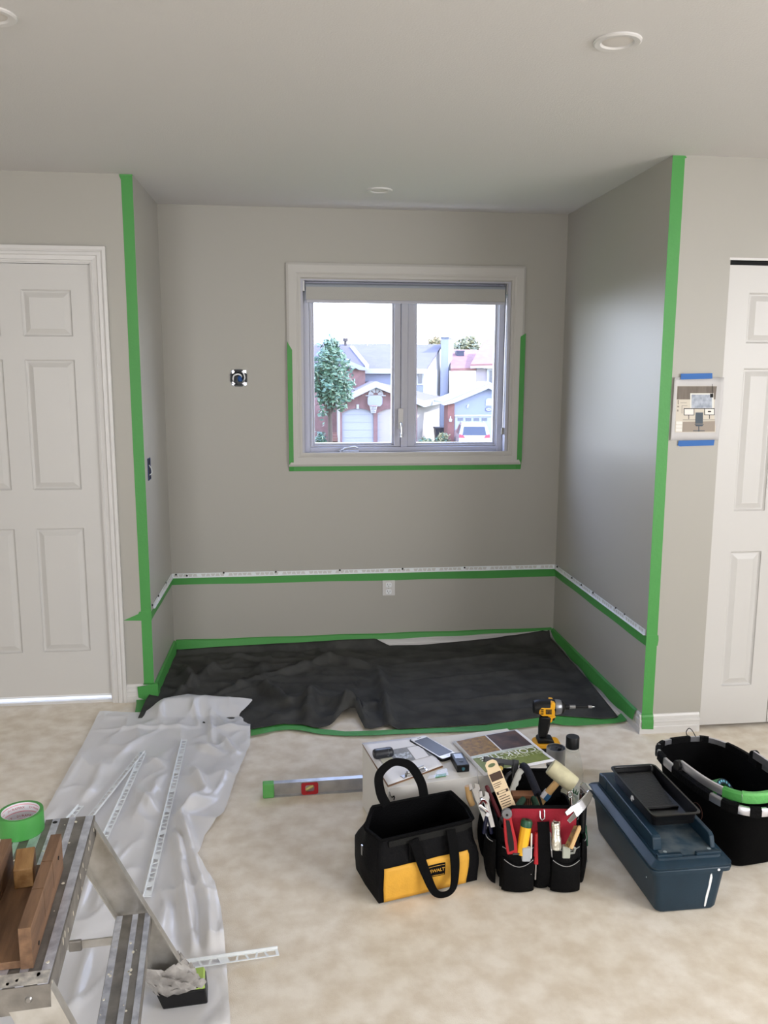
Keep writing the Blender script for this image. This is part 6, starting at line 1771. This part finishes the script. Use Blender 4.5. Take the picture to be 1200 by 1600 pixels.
# chrome ring spanner pieces next to it
sp = thing('ring_spanner', 'small chrome spanner standing upright under the mallet head', 'spanner', tuple(seen(891, 1250, -2.27)))
mb = MB(); mb.tube([seen(893, 1258, -2.27), seen(892.5, 1246, -2.265)], .005, 8); mb.build('shank', M_CHROME, sp, world=True, smooth=50)
c = seen(891, 1241, -2.262); mb = MB(); mb.tube([c + Vector((.008 * math.cos(R(30 * i)), 0, .010 * math.sin(R(30 * i)))) for i in range(12)], .003, 7, closed=True); mb.build('ring', M_CHROME, sp, world=True, smooth=60)
sp = thing('socket_bar', 'chrome jointed bar standing behind the claw hammer', 'spanner', tuple(seen(909, 1240, -2.24)))
mb = MB(); mb.tube([seen(908, 1262, -2.25), seen(908.5, 1240, -2.245)], .007, 10); mb.build('shank', M_CHROME, sp, world=True, smooth=50)
mb = MB(); mb.tube([seen(908.5, 1241, -2.245), seen(910, 1229, -2.242)], [.005, .009], 12); mb.build('joint', M_CHROME, sp, world=True, smooth=50)
mb = MB(); mb.tube([seen(910, 1228, -2.242), seen(912.5, 1224, -2.242)], [.009, .006], 12); mb.build('tip', M_CHROME, sp, world=True, smooth=50)

# red utility knife
p0, p1 = seen(799, 1322, -2.368), seen(791, 1264, -2.352)
T, l = along(p0, p1)
uk = thing('utility_knife', 'red and black folding utility knife with grey head in the caddy front left pocket', 'knife', tuple(p0))
mb = MB(); mb.prism([(-.016, -.02), (.016, -.02), (.018, .02), (.014, .06), (.012, l - .018), (-.012, l - .018), (-.016, .06), (-.018, .02)], .014, T=T); mb.build('handle', M_RED, uk, world=True, bevel=.003)
mb = MB(); mb.prism([(-.008, -.01), (.007, -.006), (.009, .02), (.005, l - .03), (-.006, l - .028), (-.009, .02)], .0025, T=T @ Matrix.Translation((0, 0, .0138))); mb.build('inlay', M_BLACK, uk, world=True, bevel=.001)
mb = MB(); mb.cyl(T @ Vector((0, l - .010, .001)), T @ Vector((0, l - .010, .017)), .0155, n=24); mb.build('head', mat('head_grey', rgb(128, 130, 134), .4, .5), uk, world=True, bevel=.002, smooth=40)
mb = MB(); mb.cyl(T @ Vector((0, l - .012, .0168)), T @ Vector((0, l - .012, .0182)), .004, n=12); mb.build('pivot', M_DARK, uk, world=True)
# yellow handle with green cap
p0, p1 = seen(817, 1320, -2.374), seen(823, 1284, -2.362)
T, l = along(p0, p1); T_ = T @ Matrix.Rotation(R(-90), 4, 'X')
ch2 = thing('chisel', 'yellow handled chisel with a green end cap in the caddy front left pocket', 'chisel', tuple(p0))
mb = MB(); mb.lathe([(.0165, -.03), (.0165, .0), (.0170, l * .72), (.0172, l * .80)], 8, T=T_); mb.build('handle', M_YEL, ch2, world=True, bevel=.002)
mb = MB(); mb.lathe([(.0176, l * .80), (.0178, l), (.0155, l + .006), (.006, l + .007)], 24, T=T_); mb.build('end_cap', mat('cap_green', rgb(30, 84, 58), .4), ch2, world=True, smooth=35)
mb = MB(); mb.cyl(T_ @ Vector((0, 0, l + .0068)), T_ @ Vector((0, 0, l + .0078)), .0052, n=12); mb.build('hang_hole', M_DARK, ch2, world=True)
# grey block, pale block in lower pockets
for (u, v, Y, lab, col, wv, hv) in ((822.5, 1333, -2.392, 'pale grey plastic block in the caddy lower front left pocket', rgb(176, 180, 186), .026, .034), (885, 1329, -2.392, 'pale green grey charger block in the caddy lower front right pocket', rgb(176, 180, 168), .024, .030)):
    p = seen(u, v, Y); b_ = thing('plastic_block', lab, 'block', tuple(p), TROT)
    mb = MB(); mb.box((-wv / 2, -.004, -hv / 2 - .01), (wv / 2, .012, hv / 2)); mb.build('block', mat('block_%d' % int(u), col, .45), b_, bevel=.003)
    if u > 850:
        mb = MB(); mb.tube([(wv / 2 - .002, .002, -.010), (wv / 2 + .012, .002, -.008), (wv / 2 + .015, .002, .006), (wv / 2 + .006, .002, .012), (wv / 2 - .002, .002, .010)], .004, 8); mb.build('clip_arm', mat('arm_grey', rgb(140, 142, 136), .45), b_, smooth=60)
    else:
        mb = MB(); mb.box((-wv / 2 - .028, .0, -.006), (-wv / 2, .006, -.001)); mb.build('prong', mat('prong_dark', rgb(60, 62, 66), .4), b_)
# foil wrapped roll
p0, p1 = seen(869, 1316, -2.388), seen(868, 1285, -2.378)
T, l = along(p0, p1); T_ = T @ Matrix.Rotation(R(-90), 4, 'X')
fo = thing('foil_roll', 'silver and white roll with torn top in the caddy front right pocket', 'roll', tuple(p0))
mb = MB(); mb.lathe([(.0150, -.02), (.0155, .0), (.0150, .014), (.0128, .018), (.0132, l - .003), (.0125, l), (.0105, l), (.0105, l - .02)], 18, T=T_, cap1=False); mb.build('roll', mat('foil', rgb(220, 218, 206), .25, .7, bump=.5, bscale=60), fo, world=True, smooth=30)
for k in range(3):
    mb = MB(); a = k * 2.0; c = T_ @ Vector((.0118 * math.cos(a), .0118 * math.sin(a), l)); mb.tube([c - Vector((0, 0, .006)), c + Vector((0, 0, .004))], [.003, .0012], 6); mb.build('torn_edge', MATS['foil'], fo, world=True)
# wooden brush
p0, p1 = seen(893, 1314, -2.384), seen(903, 1289, -2.372)
T, l = along(p0, p1)
br_ = thing('wooden_brush', 'small wooden brush with dark bristle side in the caddy front right pocket', 'brush', tuple(p0))
mb = MB(); mb.prism([(.0, -.02), (.012, -.02), (.013, l - .006), (.008, l + .003), (.001, l)], .020, T=T); mb.build('handle', MATS['ash_wood'], br_, world=True, bevel=.003)
mb = MB(); mb.prism([(-.013, -.02), (.0, -.02), (.0005, l - .001), (-.010, l - .006)], .018, T=T); mb.build('bristle_pad', mat('bristle_brown', rgb(74, 54, 36), .9, color2=rgb(120, 92, 50), mscale=150), br_, world=True)
# screwdrivers
def driver(lab, a, b, r, m, shaft=None, group=None):
    p0, p1 = seen(*a), seen(*b)
    s_ = thing('screwdriver', lab, 'screwdriver', tuple(p0), group=group)
    d_ = (p1 - p0).normalized()
    MB().tube([p0 - d_ * .03, p0, lerp(p0, p1, .5), lerp(p0, p1, .9), p1, p1 + d_ * .002], [r, r, r * .92, r, r * .8, r * .4], 12).build('handle', m, s_, world=True, smooth=50)
    MB().cyl(p0 - d_ * .08, p0 - d_ * .029, .003, n=8).build('shaft', M_STEEL, s_, world=True)
driver('dark green screwdriver handle in the caddy right side pocket', (914, 1306, -2.30), (913, 1289, -2.29), .008, MATS['cap_green'])
driver('red screwdriver handle in the narrow middle pocket of the caddy', (838, 1334, -2.372), (839.5, 1301, -2.364), .0085, M_RED)
driver('thin white handled pick beside the yellow chisel', (830, 1326, -2.372), (830.5, 1303, -2.366), .0028, M_WHITE)
driver('thin white handled pick between strap and foil roll', (860.5, 1314, -2.368), (859.5, 1301, -2.364), .0028, M_WHITE)
driver('black handled screwdriver leaning against the beige card', (786, 1262, -2.27), (779, 1240, -2.25), .007, M_BLACK)
driver('dark red handled screwdriver in the caddy left side', (775, 1262, -2.24), (760, 1228, -2.22), .007, mat('dark_red', rgb(96, 18, 30), .4))
# thin rod
rd = thing('metal_rod', 'thin grey metal rod standing upright at the left of the beige card', 'rod', tuple(seen(748, 1232, -2.16)))
MB().tube([seen(749.5, 1250, -2.17), seen(747.5, 1222, -2.16), seen(745.5, 1199, -2.15)], .0016, 6).build('rod', M_STEEL, rd, world=True)
# chrome wrenches and pliers, left pockets
def wrench(lab, a, b, w=.016, flip=1, mt=None):
    p0, p1 = seen(*a), seen(*b)
    T, l = along(p0, p1)
    t_ = thing('adjustable_wrench', lab, 'wrench', tuple(p0))
    mt = mt or M_CHROME
    mb = MB(); mb.prism([(-.007, -.06), (.007, -.06), (.008, l - .034), (w, l - .024), (w, l - .010), (.004, l), (.001, l - .016), (-.006, l - .018), (-.008, l - .012), (-w * .6, l - .022)], .009, T=T); mb.build('body', mt, t_, world=True, bevel=.0018)
    mb = MB(); mb.prism([(-.0185, l - .020), (-.006, l - .0175), (-.004, l + .001), (-.014, l + .002)], .008, T=T); mb.build('jaw', mt, t_, world=True, bevel=.0015)
    mb = MB(); mb.cyl(T @ Vector((-.006, l - .030, .0045)), T @ Vector((.008, l - .027, .0045)), .0045, n=12); mb.build('thumb_screw', M_STEEL, t_, world=True, smooth=40)
wrench('larger chrome adjustable wrench at the left end of the caddy', (752, 1262, -2.25), (739, 1224, -2.20), .018)
wrench('smaller chrome adjustable wrench in front of the larger one', (762, 1262, -2.275), (755, 1236, -2.245), .014)
pw = thing('tan_handle', 'tan wooden handle end behind the larger chrome wrench', 'tool handle', tuple(seen(732, 1245, -2.18)))
MB().tube([seen(738, 1258, -2.19), seen(733.5, 1246, -2.185), seen(730.5, 1228, -2.18)], [.010, .011, .010], 10).build('handle', MATS['ash_wood'], pw, world=True, smooth=50)
pj = thing('slip_joint_pliers', 'chrome slip joint pliers hanging in the caddy left front pocket', 'pliers', tuple(seen(756, 1270, -2.28)))
mb = MB(); mb.strap(smooth_path([seen(748, 1258, -2.285), seen(754, 1250, -2.28), seen(760, 1256, -2.28), seen(764, 1268, -2.285)], 5), Vector((.3, .2, 1)), .008, .007); mb.build('jaw', M_CHROME, pj, world=True, bevel=.001)
mb = MB(); mb.strap(smooth_path([seen(749, 1258, -2.287), seen(757, 1264, -2.289), seen(763, 1272, -2.29), seen(766, 1284, -2.29)], 5), Vector((.3, .2, 1)), .007, .006); mb.build('jaw', M_CHROME, pj, world=True, bevel=.001)
mb = MB(); c = seen(762, 1273, -2.294); mb.cyl(c, c + (CAM - c).normalized() * .006, .006, n=14); mb.build('pivot', M_STEEL, pj, world=True)
for a, b in (((763, 1274), (768, 1302)), ((760, 1276), (756, 1302))):
    mb = MB(); mb.tube([seen(a[0], a[1], -2.289), seen((a[0] + b[0]) / 2, (a[1] + b[1]) / 2, -2.291), seen(b[0], b[1], -2.292)], [.005, .0065, .006], 10); mb.build('handle', mat('navy_grip', rgb(24, 28, 56), .35) if 'navy_grip' not in MATS else MATS['navy_grip'], pj, world=True, smooth=50)

# ================================================================ STEPLADDER, MITRE BOX, TAPE ROLL
LR = math.atan2(.078, .997)
LO = (.181, -2.794, 0)
ld = thing('step_ladder', 'paint spattered aluminium stepladder in the lower left corner', 'stepladder', LO, LR)
M_LAD = mat('worn_aluminium', rgb(200, 198, 194), .38, .6, bump=.06, bscale=50, color2=rgb(172, 168, 160), mscale=16)
M_LADD = mat('dirty_aluminium', rgb(146, 142, 136), .5, .5, bump=.1, bscale=60, color2=rgb(116, 112, 108), mscale=18)
M_RIB = mat('bright_rib', rgb(222, 226, 238), .3, .6, bump=.15, bscale=90, color2=rgb(184, 188, 202), mscale=40)
M_SPOT = mat('paint_spot', rgb(236, 230, 214), .6)
HT, LW, TD = .560, .562, .190
mb = MB()
# folded top cap: plate with aprons
mb.box((-TD, -LW, HT - .004), (0, 0, HT))
mb.box((-.003, -LW, HT - .050), (0, 0, HT - .004)); mb.box((-TD, -LW, HT - .050), (-TD + .003, 0, HT - .004))
mb.box((-TD + .003, -.003, HT - .050), (-.003, 0, HT - .004)); mb.box((-TD + .003, -LW, HT - .050), (-.003, -LW + .003, HT - .004))
mb.build('top_cap', M_LADD, ld, weld=True)
for x0, x1 in ((-.020, -.003), (-.056, -.042), (-.092, -.076), (-.128, -.108), (-.160, -.148), (-.189, -.178)):
    MB().box((x0, -LW + .002, HT), (x1, -.002, HT + .0014)).build('rib', M_RIB, ld)
for x, y in ((-.095, -LW - .0012), (-.035, -LW - .0012), (-.15, -LW - .0012)):
    MB().cyl((x, y + .001, HT - .024), (x, y - .002, HT - .024), .006, .004, 12).build('rivet', M_STEEL, ld, smooth=40)
MB().cyl((-.085, -.018, HT), (-.085, -.018, HT + .003), .007, .004, 14).build('rivet', M_DARK, ld, smooth=40)
xf = lambda z: .238 * (1 - z / .55)
def rail(y0, y1, inw, name, x_at, wid, zb=.028, zt=HT - .004):
    """channel rail: web on the outside, flanges pointing inwards (inw = +1 or -1 along y)"""
    def ring(z, y):
        xr_, xl_ = x_at(z), x_at(z) - wid
        t = .0025; fl = .022 * inw
        return [(xl_, y, z), (xr_, y, z), (xr_, y + fl, z), (xr_ - t, y + fl, z), (xr_ - t, y + t * inw, z), (xl_ + t, y + t * inw, z), (xl_ + t, y + fl, z), (xl_, y + fl, z)]
    mb = MB(); mb.loops([ring(zb, y0), ring(zt, y1)])
    return mb.build(name, M_LAD, ld)
rail(.050, -.004, -1, 'front_rail', xf, .082)
rail(-LW - .050, -LW + .004, 1, 'front_rail', xf, .082)
xb_ = lambda z: -.148 - .21 * (1 - z / .55)
rail(.045, -.012, -1, 'rear_rail', xb_, .030)
rail(-LW - .045, -LW + .012, 1, 'rear_rail', xb_, .030)
zs_ = .285
x1 = xf(zs_)
mb = MB(); mb.box((x1 - .082, -LW + .0, zs_ - .003), (x1, .016, zs_)); mb.box((x1 - .003, -LW, zs_ - .034), (x1, .016, zs_ - .003)); mb.box((x1 - .082, -LW, zs_ - .034), (x1 - .079, .016, zs_ - .003)); mb.build('step', M_LADD, ld, weld=True)
for a, b in ((-.014, -.001), (-.043, -.030), (-.081, -.066)):
    MB().box((x1 + a, -LW + .004, zs_), (x1 + b, .014, zs_ + .0014)).build('rib', M_RIB, ld)
MB().box((-.285, -.006, .226), (x1 - .080, -.002, .246)).build('spreader_bar', M_LAD, ld)
MB().box((-.075, -.010, .222), (-.045, -.001, .250)).build('spreader_joint', M_LADD, ld, bevel=.003)
r_ = random.Random(6)
mb = MB()
for _ in range(34):
    x, y = r_.uniform(-.18, -.002), r_.uniform(-LW + .01, -.02); s = r_.uniform(.001, .0035)
    mb.prism([(x + s * math.cos(R(60 * k)) * r_.uniform(.7, 1.4), y + s * math.sin(R(60 * k)) * r_.uniform(.7, 2)) for k in range(6)], .0006, T=Matrix.Translation((0, 0, HT + .0014)))
for _ in range(30):
    x, y = r_.uniform(x1 - .08, x1 - .002), r_.uniform(-LW + .01, .0); s = r_.uniform(.001, .003)
    mb.prism([(x + s * math.cos(R(60 * k)) * r_.uniform(.7, 1.4), y + s * math.sin(R(60 * k)) * r_.uniform(.7, 2)) for k in range(6)], .0006, T=Matrix.Translation((0, 0, zs_ + .0014)))
for _ in range(16):
    y, z = r_.uniform(-LW + .01, -.02), r_.uniform(HT - .045, HT - .006); s = r_.uniform(.001, .004)
    mb.prism([(y + s * .6 * math.cos(R(60 * k)), z + s * 2 * math.sin(R(60 * k)) * r_.uniform(.6, 1.3)) for k in range(6)], .0006, T=Matrix(((0, 0, 1, 0), (1, 0, 0, 0), (0, 1, 0, 0), (0, 0, 0, 1))))
sp_ = mb.build('paint_spatter', M_SPOT, ld); sp_['kind'] = 'stuff'
mb = MB(); mb.box((-.10, -LW + .002, HT + .0014), (-.004, -LW + .035, HT + .002)); mb.build('paint_smear', mat('smear', rgb(206, 202, 194), .6, color2=rgb(150, 148, 146), mscale=60), ld)
# feet
fx = xf(.02)
for y in (.052, -LW - .052):
    f = MB(); f.hexa([(fx - .098, y - .030, .0105), (fx + .012, y - .030, .0105), (fx + .012, y + .030, .0105), (fx - .098, y + .030, .0105)], [(fx - .112, y - .036, .058), (fx + .008, y - .036, .058), (fx + .008, y + .036, .058), (fx - .112, y + .036, .058)])
    f = f.build('rubber_foot', M_BLACK, ld, bevel=.004)
MB().hexa([(fx - .045, .018, .0585), (fx + .006, .018, .0585), (fx + .006, .086, .0585), (fx - .045, .086, .0585)], [(fx - .04, .022, .070), (fx + .002, .022, .070), (fx + .002, .082, .070), (fx - .04, .082, .070)]).build('lime_pad', mat('lime', rgb(168, 196, 92), .6), ld)
for y in (.045, -LW - .045):
    MB().box((xb_(.02) - .036, y - .016, .0105), (xb_(.02) + .006, y + .016, .034)).build('rubber_foot', M_BLACK, ld, bevel=.004)
# crumpled film round the far rail foot
wr_ = thing('crumpled_film', 'crumpled dirty film wrapped round the lower end of the far ladder rail', 'plastic film', (LO[0] + .19, LO[1] + .05, .05), LR)
mb = MB()
def cr_f(i, j):
    a = 2 * math.pi * i
    n_ = fbm(3 * math.cos(a), 3 * math.sin(a), j * 3, 3)
    n2 = fbm(7 * math.cos(a), 7 * math.sin(a), j * 6 + 4, 2)
    rx, ry = .050 + .014 * n_ + .014 * (1 - j), .030 + .010 * n_ + .008 * n2
    return (-.022 + rx * math.cos(a) - .045 * j, ry * math.sin(a) - .004, .014 + .075 * j + .020 * n_ + .012 * n2)
mb.grid(40, 10, cr_f); mb.build('film', mat('dirty_film', rgb(176, 172, 168), .4, color2=rgb(140, 136, 132), mscale=25), wr_, smooth=30, weld=True, solid=.0008)

# mitre box
M_MW = mat('old_brown_wood', rgb(132, 100, 74), .65, color2=rgb(100, 74, 54), mscale=9, stretch=(5, .7, 5), bump=.1, bscale=60)
M_MW2 = mat('honey_wood', rgb(182, 142, 92), .55, color2=rgb(146, 106, 62), mscale=12, stretch=(5, .8, 5))
mx = thing('mitre_box', 'old brown wooden mitre box lying on the ladder top', 'mitre box', (.187, -3.313, HT + .0016), math.atan2(.079, .997))
def board(name, x0, x1, h, kerfs, m):
    P = [(0, 0), (.305, 0), (.305, h)]
    for k in sorted(kerfs, reverse=True): P += [(k + .0012, h), (k + .0012, .018), (k - .0012, .018), (k - .0012, h)]
    P += [(.012, h), (0, h - .010)] if False else [(0, h)]
    mb = MB(); mb.prism(P, x1 - x0, T=Matrix(((0, 0, 1, x0), (1, 0, 0, 0), (0, 1, 0, 0), (0, 0, 0, 1)))); return mb.build(name, m, mx)
board('side_board', -.0205, 0, .0775, (.115, .205), M_MW)
board('side_board', -.1165, -.0965, .0775, (.115, .205), M_MW)
MB().box((-.0963, .004, 0), (-.0207, .305, .014)).build('base_board', M_MW, mx, bevel=.001)
for y, z in ((.05, .012), (.26, .05)): MB().cyl((0, y, z), (.0012, y, z), .004, n=10).build('nail', M_DARK, mx)
wo = thing('wood_offcut', 'honey coloured wood offcut sitting in the mitre box trough', 'wood offcut', (.104, -3.062, HT + .0166), math.atan2(.079, .997) + R(6))
mb = MB(); mb.hexa([(-.018, -.034, 0), (.018, -.034, 0), (.018, .030, 0), (-.018, .030, 0)], [(-.018, -.034, .040), (.018, -.034, .040), (.018, .030, .050), (-.018, .030, .050)])
mb.build('offcut', M_MW2, wo, bevel=.002)

# green tape roll on the ladder top
tr_ = thing('tape_roll', 'roll of green tape with red printed core standing on the ladder top', 'tape roll', (.033, -2.848, HT + .0016))
mb = MB(); mb.lathe([(.0405, 0), (.0478, 0), (.0482, .002), (.0482, .046), (.0478, .048), (.0405, .048), (.0405, 0)], 48, cap0=False, cap1=False); mb.build('tape', M_TAPE, tr_, weld=True, smooth=30)
mb = MB(); mb.lathe([(.0388, .0005), (.0403, .0005), (.0403, .0478), (.0388, .0478), (.0388, .0005)], 48, cap0=False, cap1=False); core = mb.build('core', M_PAPER, tr_, weld=True, smooth=30)
def wrap_text(body, a0, z0, size, slope, m):
    c = bpy.data.curves.new('t', 'FONT'); c.body = body; c.size = size; c.align_x = 'CENTER'; c.align_y = 'CENTER'; c.resolution_u = 1
    o = bpy.data.objects.new('t', c); me = bpy.data.meshes.new_from_object(o); bpy.data.objects.remove(o)
    for v in me.vertices:
        x, y = v.co.x, v.co.y + v.co.x * slope
        a = a0 - x / .0386
        v.co = (.0386 * math.cos(a), .0386 * math.sin(a), z0 + y)
    me.materials.append(m)
    ob = bpy.data.objects.new('lettering', me); COL.objects.link(ob); ob.parent = core; ob['kind'] = 'stuff'
M_RINK = mat('red_ink', rgb(176, 44, 64), .6); M_PINK = mat('pink_ink', rgb(226, 160, 172), .6)
for k in range(5):
    a = R(20 + 72 * k)
    for r_i in range(2):
        wrap_text('DURAMAX', a + R(30 * r_i), .012 + .020 * r_i + .004, .0078, .0, M_RINK)
for z0 in (.0075, .026, .043):
    mb = MB(); mb.lathe([(.0386, z0), (.0388, z0), (.0388, z0 + .0022), (.0386, z0 + .0022), (.0386, z0)], 48, cap0=False, cap1=False); mb.build('core_stripe', M_PINK, core, weld=True)
